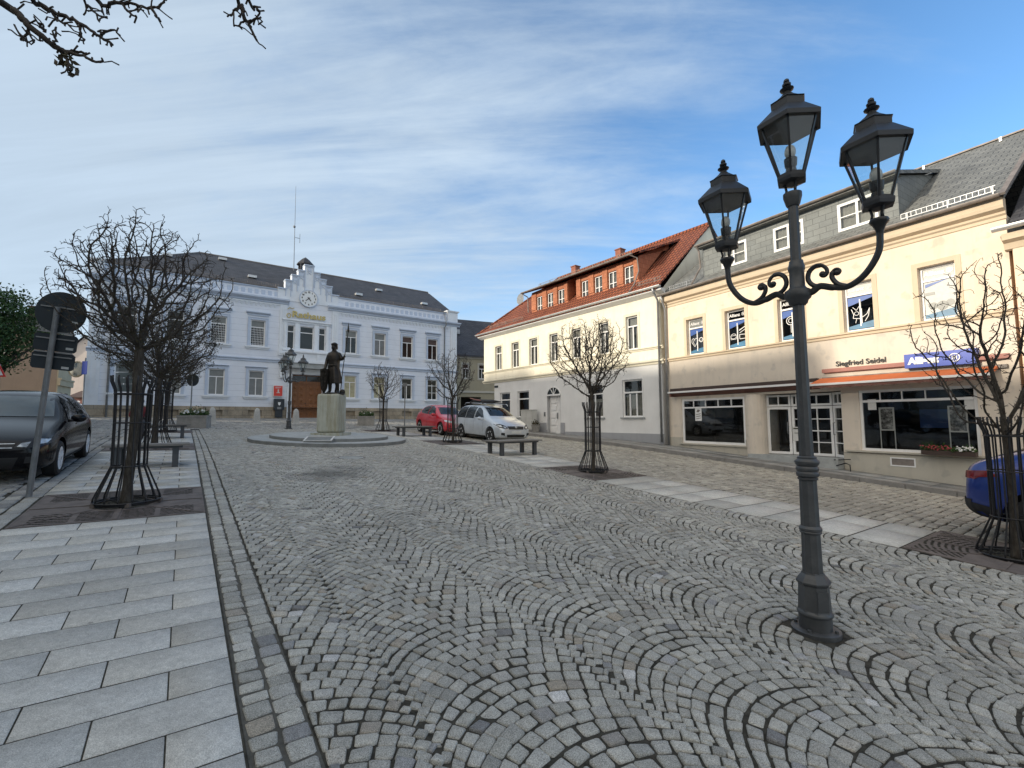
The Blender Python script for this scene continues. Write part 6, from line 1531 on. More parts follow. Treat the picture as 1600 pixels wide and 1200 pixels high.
# leafy tree at the far left
def green_tree():
    P = at(-25, 640, 17.5); P.z = Z(P.x, P.y); t = thing('leafy_tree', 'dense green leafy tree at the far left edge above the black car', 'tree', tuple(P))
    b = MB(); b.tube([(0, 0, 0), (.05, 0, 1.2), (0, .05, 2.2)], [.16, .13, .11], 10); b.build('trunk', M['bark'], t, smooth=True, uv=False)
    b = MB(); r = np.random.default_rng(8)
    for k in range(14): a_ = r.uniform(0, 6.28); e = r.uniform(.3, 1.3); d = np.array([math.cos(a_)*math.cos(e), math.sin(a_)*math.cos(e), math.sin(e)]); b.tube([(0, .03, 2.0+.04*k*0), tuple(np.array([0, 0, 2.2])+d*.9), tuple(np.array([0, 0, 2.4])+d*2.0)], [.06, .035, .012], 5)
    b.build('limbs', M['bark'], t, smooth=True, uv=False)
    V = []; Fc = []; n = 0; cl = []
    for k in range(120):
        while True:
            p = r.uniform(-1, 1, 3)
            if .35 < np.linalg.norm(p) < 1: break
        cl.append(np.array([-.1, 0, 3.75])+p*np.array([1.75, 1.75, 1.75]))
    for c in cl:
        m_ = 130; s_ = r.uniform(.20, .38)
        for q in range(m_):
            p = c+r.normal(0, 1, 3)*s_*np.array([1, 1, .6]); a = r.normal(0, 1, 3); a /= np.linalg.norm(a); b_ = np.cross(a, r.normal(0, 1, 3)); b_ /= np.linalg.norm(b_)+1e-9; z = r.uniform(.04, .075)
            V += [p-a*z, p-b_*z*.5, p+a*z, p+b_*z*.5]; Fc.append((n, n+1, n+2, n+3)); n += 4
    o = np_mesh('crown', np.array(V), [np.array(Fc)], M['leaf_green'], smooth=False, kind=None, parent=t)
green_tree()
# ------------------------------------------------------------------ benches
def make_bench(u, v, label, L_=1.75, Wd=.90, rot=0.0, group='grey slatted benches'):
    t = thing('bench', label, 'bench', group=group); n = 6; w = Wd/n
    s = MB()
    for i in range(n): s.box(-L_/2, L_/2, -Wd/2+i*w+.006, -Wd/2+(i+1)*w-.006, .42, .458)
    s.build('seat', M['grey_wood'], t)
    f = MB(); f.box(-L_/2+.12, L_/2-.12, -Wd/2+.06, -Wd/2+.10, .375, .42); f.box(-L_/2+.12, L_/2-.12, Wd/2-.10, Wd/2-.06, .375, .42); f.box(-L_/2+.12, -L_/2+.16, -Wd/2+.10, Wd/2-.10, .375, .42); f.box(L_/2-.16, L_/2-.12, -Wd/2+.10, Wd/2-.10, .375, .42); f.build('frame', M['steel_grey'], t)
    for i in (-1, 1):
        for j in (-1, 1):
            k = MB(); cx, cy = i*(L_/2-.24), j*(Wd/2-.13); k.box(cx-.055, cx+.055, cy-.055, cy+.055, -.03, .42); k.build('leg', M['steel_grey'], t)
    x, y = xy(u, v); t.location = (x, y, float(Zuv(u, v))); t.rotation_euler = (0, 0, rot)
    return t
AB = math.atan2(BX[1], BX[0])
b1 = make_bench(12.45, -.56, 'slatted grey bench behind the nearest tree cage of the left row', rot=AB, L_=1.42, Wd=.8)
make_bench(20.0, -.62, 'far slatted bench of the left row, the one a person sits on', rot=AB)
b3 = make_bench(12.4, 8.85, 'wide grey bench in front of the silver car', rot=AB, L_=1.78, Wd=.95)
make_bench(20.3, 8.85, 'grey bench in front of the red car', rot=AB, L_=1.78, Wd=.95)

# ------------------------------------------------------------------ bollards, planters, cabinet, pots
def bollard(P, label, ry):
    t = thing('stone_bollard', label, 'bollard', tuple(P), ry, 'pale stone bollards before the town hall')
    k = MB(); s4 = [(.30, -.05), (.30, .05), (.20, .07), (.205, .12), (.150, .74), (.145, .76), (.11, .86), (.05, .92), (.01, .93)]
    k.lathe([(r*1.25, z) for r, z in s4], 4, a0=math.pi/4); o = k.build('block', M['bollard'], t); 
    bv = o.modifiers.new('b', 'BEVEL'); bv.width = .015; bv.segments = 2
    return t
for (px, py), l in zip(((331, 663), (401, 663), (462, 663)), ('pale stone bollard beside the white-flowered planter', 'pale stone bollard standing alone left of the red notice board', 'pale stone bollard in front of the brown double door')):
    P = G(px, py); bollard(P, l, R(35))
def planter(P, label, L_, fl, seed, rz):
    t = thing('stone_planter', label, 'planter', tuple(P), rz, 'stone planters')
    k = MB(); k.box(-L_/2, L_/2, -.42, .42, -.05, .56); k.box(-L_/2-.02, L_/2+.02, -.44, .44, .50, .58); k.build('trough', M['concrete'], t)
    r = np.random.default_rng(seed); lf = MB(); 
    for q in range(700):
        x = r.uniform(-L_/2+.05, L_/2-.05); y = r.uniform(-.36, .36); z = .56+abs(r.normal(0, .16))*(1.2-abs(x)/L_); p = np.array([x, y, z]); a = r.normal(0, 1, 3); a /= np.linalg.norm(a); b = np.cross(a, r.normal(0, 1, 3)); b /= np.linalg.norm(b); s_ = .05
        lf.add([tuple(p-a*s_), tuple(p-b*s_*.5), tuple(p+a*s_), tuple(p+b*s_*.5)], [(0, 1, 2, 3)])
    lf.build('foliage', M['leaf_green'], t, uv=False)
    w = MB()
    for q in range(fl): x = r.uniform(-L_/2+.1, L_/2-.1); w.sphere((x, r.uniform(-.34, .05), .66+r.uniform(0, .16)), r.uniform(.035, .06), 6, 4)
    w.build('flowers', M['flower_white'], t, uv=False); return t
planter(G(303, 668), 'long stone planter with white flowers at the end of the left bench row', 1.2, 16, 1, R(20))
planter(G(572, 664.5), 'square stone planter with bushy green plants right of the statue', 1.0, 2, 2, R(15))
def on_facade(Fo, s, dy, zabs): return Fo.matrix_basis @ Vector((s, dy, zabs-Fo.location.z))
def ground_at_facade(Fo, s, dy): p = Fo.matrix_basis @ Vector((s, dy, 0)); return (p.x, p.y, Z(p.x, p.y)+KH)
P = ground_at_facade(Y_, -9.85, -.62); t = thing('junction_cabinet', 'pale grey electric cabinet at the white wall left of the arched door', 'cabinet', P, Y_.rotation_euler.z)
k = MB(); k.box(0, 1.15, 0, .42, 0, .08); k.build('base', M['concrete'], t); k = MB(); k.box(.02, 1.13, .02, .40, .08, 1.22); k.box(0, 1.15, -.02, .44, 1.22, 1.27); k.build('body', M['cab'], t)
for x in (.05, .60): k = MB(); k.box(x, x+.50, .0, .02, .14, 1.16); k.box(x+.42, x+.46, -.015, 0, .6, .72); k.build('door', M['cab'], t)
P = ground_at_facade(Y_, -8.45, -.55); t = thing('flower_pot', 'round stone pot with a low plant beside the grey cabinet', 'plant pot', P)
k = MB(); k.lathe([(.20, 0), (.26, .35), (.28, .42), (.23, .42), (.21, .34)], 16); k.build('pot', M['concrete'], t, smooth=40); lf = MB(); r = np.random.default_rng(5)
for q in range(160): p = np.array([r.normal(0, .12), r.normal(0, .12), .45+abs(r.normal(0, .09))]); a = r.normal(0, 1, 3)*.03; b = r.normal(0, 1, 3)*.02; lf.add([tuple(p-a), tuple(p-b), tuple(p+a), tuple(p+b)], [(0, 1, 2, 3)])
lf.build('foliage', M['leaf_dry'], t, uv=False)
fb = thing('window_flower_box', 'brown box of dark red and white flowers on the right shop window sill', 'flower box'); bindto(fb, B, 9.12, -.20, .84-.45)
k = MB(); k.box(0, 1.12, -.10, .09, -.06, .07); k.build('box', M['brown_dark'], fb); lf, fr, fw_ = MB(), MB(), MB(); r = np.random.default_rng(6)
for q in range(420): p = np.array([r.uniform(0, 1.12), r.uniform(-.12, .08), .06+abs(r.normal(0, .06))]); a = r.normal(0, 1, 3)*.025; b = r.normal(0, 1, 3)*.014; lf.add([tuple(p-a), tuple(p-b), tuple(p+a), tuple(p+b)], [(0, 1, 2, 3)])
for q in range(40): a_ = r.uniform(0, math.pi); e = r.uniform(.2, 1.3); d = np.array([math.cos(a_)*math.cos(e), -.2, math.sin(e)]); p = np.array([.16, .05, .08]); lf.add([tuple(p), tuple(p+d*.15+np.array([.008, 0, 0])), tuple(p+d*.32)], [(0, 1, 2)])
for q in range(60): x = r.uniform(0, .62); fr.sphere((x, r.uniform(-.13, .02), .10+r.uniform(-.02, .10)), r.uniform(.012, .024), 5, 4)
for q in range(46): x = r.uniform(.72, 1.08); fw_.sphere((x, r.uniform(-.14, .02), .09+r.uniform(-.02, .10)), r.uniform(.014, .026), 5, 4)
lf.build('foliage', M['leaf_green'], fb, uv=False); fr.build('red_flowers', M['flower_red'], fb, uv=False); fw_.build('white_flowers', M['flower_white'], fb, uv=False)

# ------------------------------------------------------------------ statue
P = SB.copy(); rot = R(-6)
st = thing('statue_steps', 'two low round granite steps under the bronze statue', 'steps'); place_on(st, SU, SV)
zt = .02
k = MB(); n = 72
for (r, z0, z1) in ((R1, -.10, .105), (R2, .105, .21)):
    vs_ = []
    for rr, zz in ((r, z0), (r, z1-.015), (r-.015, z1), (.3, z1)):
        for q in range(n): a_ = 2*math.pi*q/n; vs_.append((rr*math.cos(a_), rr*math.sin(a_), zz))
    k.mi = 1; k.add(vs_[:3*n], [(i*n+q, i*n+(q+1) % n, (i+1)*n+(q+1) % n, (i+1)*n+q) for i in range(2) for q in range(n)])
    k.mi = 0; k.add(vs_[2*n:], [(q, (q+1) % n, n+(q+1) % n, n+q) for q in range(n)])
k.build('steps', [M['step_top'], M['step_side']], st)
pq = thing('bronze_plaque', 'open-book shaped plaque on the statue steps', 'plaque', (P.x+.45, P.y-2.15, P.z-.01), R(8))
k = MB(); k.add([(-.42, -.2, .10), (.42, -.2, .10), (.42, .25, .22), (-.42, .25, .22), (-.42, -.2, 0), (.42, -.2, 0), (.42, .25, 0), (-.42, .25, 0)], [(0, 1, 2, 3), (4, 5, 1, 0), (5, 6, 2, 1), (6, 7, 3, 2), (7, 4, 0, 3)]); k.build('block', M['step_side'], pq)
k = MB(); 
for a_, b_ in (((-.42, -.2, .105), (.42, -.2, .105)), ((.42, -.2, .105), (.42, .25, .225)), ((.42, .25, .225), (-.42, .25, .225)), ((-.42, .25, .225), (-.42, -.2, .105))): k.bar(a_, b_, .05, .02)
k.build('rim', M['offwhite'], pq)
pdz = .17; ped = thing('pedestal', 'pale green-grey rectangular stone pedestal carrying the bronze statue', 'pedestal', (P.x, P.y, P.z+pdz), rot)
k = MB(); k.box(-.56, .56, -.46, .46, 0, .12); k.build('foot', M['pedestal'], ped)
k = MB(); k.box(-.425, .425, -.34, .34, .12, 1.56); o = k.build('block', M['pedestal'], ped); bv = o.modifiers.new('b', 'BEVEL'); bv.width = .09; bv.segments = 4
zs = P.z+pdz+1.55
sta = thing('statue', 'dark bronze statue of a standing man with shield and tall lance', 'statue', (P.x+.04, P.y, zs), rot)
def skin_body(name, J, E, mat, parent, sub=2, root=0):
    me = bpy.data.meshes.new(name); me.from_pydata([j[:3] for j in J], E, []); o = bpy.data.objects.new('tmp', me); COL.objects.link(o)
    sk = o.modifiers.new('s', 'SKIN'); sk.use_smooth_shade = True
    for i, j in enumerate(J):
        rr = j[3] if isinstance(j[3], tuple) else (j[3], j[3]); o.data.skin_vertices[0].data[i].radius = rr
        o.data.skin_vertices[0].data[i].use_root = (i == root)
    ss = o.modifiers.new('u', 'SUBSURF'); ss.levels = sub; ss.render_levels = sub
    dg = bpy.context.evaluated_depsgraph_get(); m2 = bpy.data.meshes.new_from_object(o.evaluated_get(dg)); bpy.data.objects.remove(o)
    m2.name = name; m2.materials.clear(); m2.materials.append(mat); m2.polygons.foreach_set('use_smooth', [True]*len(m2.polygons))
    b = bpy.data.objects.new(name, m2); link(b, parent); return b
# local: x right in the picture, -y towards the photographer
J = [(0, 0, 1.02, .17), (0, 0, 1.22, .18), (.01, 0, 1.42, .20), (.01, 0, 1.55, .13), (.01, -.01, 1.64, .075), (.01, -.02, 1.76, .095), (.01, -.03, 1.86, .075),
     (-.20, 0, 1.52, .085), (-.27, -.02, 1.25, .07), (-.28, -.10, 1.02, .055), (-.27, -.16, .94, .045),
     (.22, 0, 1.52, .085), (.33, -.04, 1.30, .07), (.44, -.14, 1.36, .05), (.50, -.18, 1.40, .045),
     (-.11, 0, .90, .12), (-.12, -.03, .50, .085), (-.13, .0, .12, .06), (-.14, -.16, .05, .045),
     (.12, 0, .90, .12), (.16, -.06, .50, .085), (.17, .02, .12, .06), (.20, -.14, .05, .045)]
E_ = [(0, 1), (1, 2), (2, 3), (3, 4), (4, 5), (5, 6), (2, 7), (7, 8), (8, 9), (9, 10), (2, 11), (11, 12), (12, 13), (13, 14), (0, 15), (15, 16), (16, 17), (17, 18), (0, 19), (19, 20), (20, 21), (21, 22)]
skin_body('figure', J, E_, M['bronze'], sta)
def robe(levels, n=40, mat='bronze', parent=None, name='coat', fold=.035, seed=1, open_front=False):
    r = random.Random(seed); ph = [r.uniform(0, 6.28) for _ in range(4)]; vs_ = []
    for (z, rx, ry, ox, oy, f) in levels:
        for q in range(n):
            a_ = 2*math.pi*q/n; w = 1+f*(math.sin(5*a_+ph[0])*.5+math.sin(9*a_+ph[1])*.3+math.sin(3*a_+ph[2])*.2); vs_.append((ox+rx*w*math.cos(a_), oy+ry*w*math.sin(a_), z))
    k = MB(); m_ = len(levels); k.add(vs_, [(i*n+q, i*n+(q+1) % n, (i+1)*n+(q+1) % n, (i+1)*n+q) for i in range(m_-1) for q in range(n)]); return k.build(name, M[mat], parent, smooth=True, uv=False)
robe([(.42, .27, .22, .03, 0, .22), (.60, .26, .21, .02, 0, .20), (.85, .23, .19, .01, 0, .14), (1.02, .195, .165, 0, 0, .08), (1.10, .185, .155, 0, 0, .04), (1.25, .205, .165, 0, 0, .05), (1.42, .235, .17, .01, 0, .05), (1.53, .22, .15, .01, 0, .04), (1.60, .12, .11, .01, 0, .03)], parent=sta)
robe([(1.28, .27, .20, 0, .02, .08), (1.42, .28, .20, 0, .01, .06), (1.54, .23, .16, .01, 0, .05), (1.63, .11, .10, .01, .01, .04)], parent=sta, name='mantle', seed=3)
robe([(1.72, .108, .09, .01, .035, .03), (1.80, .112, .10, .01, .02, .03), (1.86, .112, .112, .01, .0, .02), (1.90, .125, .125, .01, -.01, .03), (1.93, .10, .10, .01, -.01, .02), (1.97, .03, .03, .01, 0, 0)], parent=sta, name='cap', seed=4)
k = MB(); k.sphere((.01, -.095, 1.76), .075, 10, 8, (1, .7, 1.25)); k.prism([(-.005, 1.79), (.025, 1.79), (.03, 1.735), (-.01, 1.735)], -.175, -.12); k.build('face', M['bronze'], sta, smooth=True)
k = MB(); k.lathe([(.20, 1.055), (.21, 1.07), (.21, 1.10), (.20, 1.115)], 24); k.build('belt', M['bronze'], sta, smooth=True)
sh = MB(); n = 10; vs_ = []
prof = [(-.19, .98), (-.19, .55), (-.14, .22), (0, .02), (.14, .22), (.19, .55), (.19, .98), (0, 1.02)]
sh.prism([(x*.8-.24, z*.95) for x, z in prof], -.26, -.21); sh.prism([((x)*.68-.24, (z-.5)*.80+.5) for x, z in prof], -.29, -.26); sh.bar((-.24, -.30, .12), (-.24, -.30, .92), .03, .02)
for q in range(5): sh.sphere((-.24+(.07 if q % 2 else -.07), -.30, .30+.14*q), .035, 6, 4)
sh.build('shield', M['bronze'], sta)
k = MB(); k.tube([(.36, -.16, 0), (.44, -.19, .8), (.53, -.215, 1.45), (.66, -.25, 2.33)], .016, 6); k.lathe([(.016, 0), (.045, .06), (.035, .14), (.004, .36)], 6, (.66, -.25, 2.30)); k.build('lance', M['bronze'], sta)
k = MB(); k.add([(.57, -.22, 1.72), (.64, -.235, 2.22), (.60, -.16, 2.1), (.52, -.14, 1.65), (.60, -.19, 1.9)], [(0, 1, 4), (1, 2, 4), (2, 3, 4), (3, 0, 4)]); k.build('pennant', M['bronze'], sta)
k = MB(); 
for i, (dx, dz) in enumerate(((-.012, .02), (.0, .03), (.012, .025), (.022, .012))): k.tube([(.49+dx, -.17, 1.375+dz), (.52+dx, -.235, 1.385+dz), (.545+dx*.5, -.225, 1.37+dz), (.54, -.19, 1.365+dz)], .013, 5)
k.tube([(.47, -.18, 1.40), (.50, -.22, 1.43), (.53, -.225, 1.44)], .015, 5); k.build('hand', M['bronze'], sta, smooth=True)
k = MB(); k.sphere((.02, .0, .02), .42, 20, 6, (1.05, .75, .14)); k.sphere((.30, .12, .10), .10, 8, 5, (1.2, 1, 1)); k.tube([(.08, .12, .05), (.1, .12, .35), (.12, .1, .45)], [.09, .07, .05], 7); k.build('base', M['bronze'], sta, smooth=True)
for bx_ in (-.14, .20): k = MB(); k.sphere((bx_, -.09, .05), .07, 8, 5, (.9, 1.9, .8)); k.build('boot', M['bronze'], sta, smooth=True)

# manhole
mh = thing('manhole_cover', 'round iron manhole cover in the cobbles in front of the statue steps', 'manhole cover')
k = MB(); k.lathe([(.36, -.02), (.36, .002), (.33, .004), (.325, -.004), (.30, -.004)], 32); k.build('frame', M['corten'], mh, smooth=40)
k = MB(); k.lathe([(.315, -.01), (.315, .001), (.02, .002)], 32)
for q in range(-4, 5): k.box(-math.sqrt(max(0, .08-(q*.06)**2)), math.sqrt(max(.0, .08-(q*.06)**2)), q*.06-.012, q*.06+.012, .001, .006)
k.build('lid', M['step_top'], mh); place_on(mh, mu, mv, -.004)

# ------------------------------------------------------------------ signs
P0 = Vector(G(45, 776)); zd = (at(91, 482, 6.2)-P0)
t = thing('road_sign', 'leaning post with one round and two oblong dark sign backs beside the black car', 'road sign', tuple(P0))
top = at(90, 480, P0.y-.12)-P0; ax = top.normalized()
k = MB(); k.tube([-ax*.05, top], .036, 14); k.build('post', M['galv'], t, smooth=40)
k = MB(); k.lathe([(.039, 0), (.039, .02)], 12, (0, 0, 0)); k.build('ground_collar', M['galv'], t)
# sign plane: seen from behind, faces away; right vector roughly along the picture, turned a little
rv = Vector((.93, .30, 0)); rv = (rv-ax*rv.dot(ax)).normalized(); nv = rv.cross(ax)  # normal
if nv.y < 0: nv = -nv
def sp_(s, a_, d): return tuple(top+rv*s+ax*a_+nv*d)
rS = .31; k = MB(); n = 40; c0 = -.07
vs_ = [sp_(rS*math.cos(2*math.pi*q/n)+.02, c0+rS*math.sin(2*math.pi*q/n), d) for d in (.055, .075) for q in range(n)]
k.add(vs_, [tuple(range(n)), tuple(range(2*n-1, n-1, -1))]+[(q, n+q, n+(q+1) % n, (q+1) % n) for q in range(n)]); k.build('round_plate', M['sign_back'], t)
for (a0_, a1_) in ((-.66, -.40), (-.93, -.68)):
    k = MB(); w0, w1 = -.25, .27
    pts = [(w0+.03, a0_), (w1-.03, a0_), (w1, a0_+.03), (w1, a1_-.03), (w1-.03, a1_), (w0+.03, a1_), (w0, a1_-.03), (w0, a0_+.03)]; m_ = len(pts)
    vs_ = [sp_(x, a_, d) for d in (.055, .07) for x, a_ in pts]; k.add(vs_, [tuple(range(m_)), tuple(range(2*m_-1, m_-1, -1))]+[(q, m_+q, m_+(q+1) % m_, (q+1) % m_) for q in range(m_)]); k.build('oblong_plate', M['sign_back'], t)
k = MB()
for a_ in (0.0, -.375, -.47, -.675, -.74): k.bar(sp_(-.22, a_, .045), sp_(.24, a_, .045), .020, .018)
k.build('bracket', M['galv'], t)
k = MB()
for x, a_ in ((.20, -.20), (.19, -.60), (.17, -.89)): k.bar(sp_(x-.045, a_, .052), sp_(x+.045, a_, .052), .035, .004, tuple(nv))
k.build('sticker', M['zinc_light'], t)
def simple_sign(name, label, base, h, r_, wh, mat='sign_back', lean=0.0, face=None, cat='road sign'):
    t = thing(name, label, cat, tuple(base)); k = MB(); k.tube([(0, 0, -.03), (lean, 0, h)], .03, 8); k.build('post', M['galv'], t, smooth=40)
    k = MB(); rz = R(-15)
    if r_: k.lathe([(r_, -.01), (r_, .01)], 24, (lean, -.045 if face else .045, h-r_*.9), axis='y')
    else: k.box(-wh[0]/2, wh[0]/2, -.05, -.03, h-wh[1], h)
    k.build('plate', M[mat], t); return t
P = G(297, 663); simple_sign('road_sign', 'round dark sign back on a thin post behind the white-flowered planter', (P.x, P.y, P.z), 2.62, .32, None)
P = G(632, 671.5); simple_sign('road_sign', 'thin bare post beside the bench and red car with a tiny plate', (P.x, P.y, P.z), 2.7, 0, (.25, .2), 'pane_mid')
# information board behind the big tree
P = at(197, 668, 22.5); P.z = Z(P.x, P.y); t = thing('information_board', 'grey stacked sign boards on a post behind the big left tree', 'sign', tuple(P))
k = MB(); k.tube([(0, 0, -.05), (0, 0, 2.9)], .04, 8); k.build('post', M['galv'], t)
for i, (z0, z1) in enumerate(((2.6, 3.1), (2.3, 2.55), (2.02, 2.26), (1.6, 1.95))): k = MB(); k.box(-.48, .48-.12*(i == 0), -.06, -.04, z0, z1); k.build('board', M['board'], t)
# traffic mirror and blue sign at the town hall corner
P = at(117, 668, 26.0); P.z = Z(P.x, P.y); t = thing('traffic_mirror', 'round beige-framed traffic mirror on a thin post left of the town hall', 'traffic mirror', tuple(P))
k = MB(); k.tube([(.35, 0, -.05), (.35, 0, 3.4)], .035, 8); k.tube([(.35, 0, 3.1), (-.1, 0, 3.0)], .02, 6); k.build('post', M['galv'], t)
k = MB(); k.lathe([(.47, .0), (.45, -.05), (.40, -.06), (.38, -.02)], 28, (-.12, 0, 2.75), axis='y'); k.build('frame', M['tan_wall'], t); k = MB(); k.lathe([(.40, -.035), (.2, -.06), (.02, -.07)], 28, (-.12, 0, 2.75), axis='y'); k.build('mirror_face', M['mirror'], t)
k = MB(); k.box(.22, .50, -.06, -.03, 2.45, 3.2); k.build('blue_plate', M['sign_blue'], t)
P = at(-6, 640, 15.0); P.z = Z(P.x, P.y); t = thing('warning_sign', 'red and white warning triangle cut by the left edge of the photo', 'road sign', tuple(P))
k = MB(); k.tube([(0, 0, -.05), (0, 0, 2.3)], .03, 8); k.build('post', M['galv'], t); k = MB(); k.prism([(-.28, 1.88), (.28, 1.88), (0, 2.36)], -.05, -.035); k.build('red_triangle', M['red_sign'], t); k = MB(); k.prism([(-.19, 1.93), (.19, 1.93), (0, 2.26)], -.055, -.05); k.build('white_triangle', M['white'], t)

# ------------------------------------------------------------------ seated person
xb, yb = xy(20.05, -1.18); zb = float(Zuv(20.0, -1.1)); t = thing('person', 'person in a dark red jacket sitting on the far bench behind the tree cages', 'person', (xb, yb, zb), AB)
J = [(0, .0, .55, .14), (0, .03, .78, .145), (0, .02, .98, .13), (0, -.01, 1.08, .06), (0, -.05, 1.20, .085), (0, -.05, 1.28, .075), (-.17, .02, .98, .06), (-.24, -.06, .76, .05), (-.12, -.24, .66, .04), (.17, .02, .98, .06), (.24, -.06, .76, .05), (.12, -.24, .66, .04), (-.09, -.06, .54, .09), (-.11, -.46, .52, .07), (-.11, -.48, .12, .05), (-.12, -.60, .05, .04), (.09, -.06, .54, .09), (.11, -.46, .52, .07), (.11, -.48, .12, .05), (.12, -.60, .05, .04)]
E_ = [(0, 1), (1, 2), (2, 3), (3, 4), (4, 5), (2, 6), (6, 7), (7, 8), (2, 9), (9, 10), (10, 11), (0, 12), (12, 13), (13, 14), (14, 15), (0, 16), (16, 17), (17, 18), (18, 19)]
skin_body('body', J, E_, M['skin_trousers'], t, 2)
J2 = [(0, .01, .60, .17), (0, .03, .80, .168), (0, .02, .98, .15), (0, 0, 1.05, .09), (-.17, .02, .985, .075), (-.245, -.06, .76, .065), (-.14, -.22, .67, .055), (.17, .02, .985, .075), (.245, -.06, .76, .065), (.14, -.22, .67, .055)]
skin_body('jacket', J2, [(0, 1), (1, 2), (2, 3), (2, 4), (4, 5), (5, 6), (2, 7), (7, 8), (8, 9)], M['jacket'], t, 2)
k = MB(); k.sphere((0, -.02, 1.245), .105, 12, 8, (1, 1.05, 1.1)); k.build('hair', M['hair'], t, smooth=True); k = MB(); k.sphere((0, -.085, 1.21), .075, 12, 8, (1, .8, 1.2)); k.sphere((0, -.15, 1.21), .014, 6, 4); k.build('face', M['skin'], t, smooth=True)
# ------------------------------------------------------------------ cars
def paint(name, col, flake=.0, rough=.28, coat=.8, spec=None):
    s = NB(name); s.b.inputs['Coat Weight'].default_value = coat; s.b.inputs['Coat Roughness'].default_value = .05
    c = s.mix(1.0, c4(col), s.mapr(s.noise(2.5, 5, .65), .3, .7, .90, 1.08), 'MULTIPLY'); s.bump(s.noise(2.0, 2, .5), .02, .05)
    return s.fin(c, rough, flake, spec)
M['car_black'] = paint('black_car_paint', (.003, .003, .005), .0, .14, .0, .32)
M['car_red'] = paint('red_car_paint', (.52, .008, .022), .0)
M['car_silver'] = paint('silver_car_paint', (.62, .66, .70), .35, .3)
M['car_blue'] = paint('blue_car_paint', (.010, .035, .22), .25, .3)
M['car_white'] = paint('white_car_paint', (.62, .64, .66), 0, .3)
M['car_window'] = plain('dark_car_window', (.014, .018, .020), .05, .3, 1.5, spec=.6)
M['car_window_lit'] = plain('lit_pale_windscreen', (.07, .085, .085), .06, .35, 1.2, spec=.7)  # paler copy of the car window, light on the windscreen put into its colour
M['alloy'] = plain('bright_alloy', (.78, .79, .80), .35, .08, metal=.25)
M['lampglass'] = plain('clear_headlamp', (.50, .53, .55), .12, .35, 14, metal=.35)
M['tail_red'] = plain('red_tail_lamp', (.17, .004, .006), .15, .3, 10)
M['plate'] = plain('white_number_plate', (.62, .63, .62), .5, .1, 18)
M['plastic'] = plain('dark_grey_plastic', (.022, .022, .024), .65, .2)
HATCH = [(0.00,.34,.60,.56,.55,.62,.42),(0.07,.22,.77,.63,.71,.71,.55),(0.32,.17,.865,.72,.80,.82,.62),(0.75,.17,.885,.80,.84,.92,.66),(1.12,.17,.89,.86,.845,.985,.68),(1.30,.17,.89,.88,.845,1.06,.66),(1.70,.17,.89,.905,.85,1.31,.59),(2.05,.17,.89,.915,.85,1.445,.56),(2.50,.17,.89,.925,.85,1.485,.56),(3.10,.17,.89,.935,.845,1.475,.55),(3.58,.17,.885,.945,.83,1.42,.53),(3.88,.19,.87,.95,.80,1.22,.54),(4.10,.24,.84,.90,.77,.99,.62),(4.20,.36,.72,.80,.68,.84,.56)]
def car_body(st, L_):
    vs_ = []; n = len(st)
    for (s, zb, w, zl, wb, zt, wt) in st:
        x = L_/2-s; half = [(0, zb), (.80*w, zb), (.955*w, zb+.05), (w, zb+.30*(zl-zb)), (w*.995, zb+.74*(zl-zb)), (wb, zl), (wb+(wt-wb)*.5+.012, zl+(zt-zl)*.55), (wt, zt-min(.05, (zt-zl)*.25)), (.55*wt, zt-.006), (0, zt)]
        ring = half+[(-y, z) for y, z in half[-2:0:-1]]; vs_ += [(x, y, z) for y, z in ring]
    m_ = len(ring); fs = [(i*m_+q, i*m_+(q+1) % m_, (i+1)*m_+(q+1) % m_, (i+1)*m_+q) for i in range(n-1) for q in range(m_)]
    fs += [tuple(range(m_-1, -1, -1)), tuple((n-1)*m_+q for q in range(m_))]
    return vs_, fs
def patch(bvh, poly, dirn, eps, mat, parent, name, L_, side=1, maxe=.10):
    """polygon drawn on the body: dirn 'front'/'rear': poly of (y, z); 'side': poly of (s, z)"""
    bm = bmesh.new()
    P3 = [(0, a, b) if dirn != 'side' else (L_/2-a, 0, b) for a, b in poly]
    vv = [bm.verts.new(p) for p in P3]; bm.faces.new(vv); bmesh.ops.triangulate(bm, faces=bm.faces[:])
    for _ in range(6):
        le = [e for e in bm.edges if e.calc_length() > maxe]
        if not le: break
        bmesh.ops.subdivide_edges(bm, edges=le, cuts=1); bmesh.ops.triangulate(bm, faces=bm.faces[:])
    for v in bm.verts:
        if dirn == 'front': o, d = Vector((4, v.co.y, v.co.z)), Vector((-1, 0, 0))
        elif dirn == 'rear': o, d = Vector((-4, v.co.y, v.co.z)), Vector((1, 0, 0))
        else: o, d = Vector((v.co.x, 3*side, v.co.z)), Vector((0, -side, 0))
        h = bvh.ray_cast(o, d)
        if h[0] is None: 
            h2 = bvh.find_nearest(Vector((v.co.x, .8*side, v.co.z)) if dirn == 'side' else Vector((1.9 if dirn == 'front' else -1.9, v.co.y, v.co.z))); v.co = h2[0]+h2[1]*eps
        else: v.co = h[0]-d*eps*.6+h[1]*eps*.6
    bmesh.ops.recalc_face_normals(bm, faces=bm.faces[:])
    me = bpy.data.meshes.new(name); bm.to_mesh(me); bm.free(); me.materials.append(M[mat]); me.polygons.foreach_set('use_smooth', [True]*len(me.polygons))
    o = bpy.data.objects.new(name, me); link(o, parent); return o
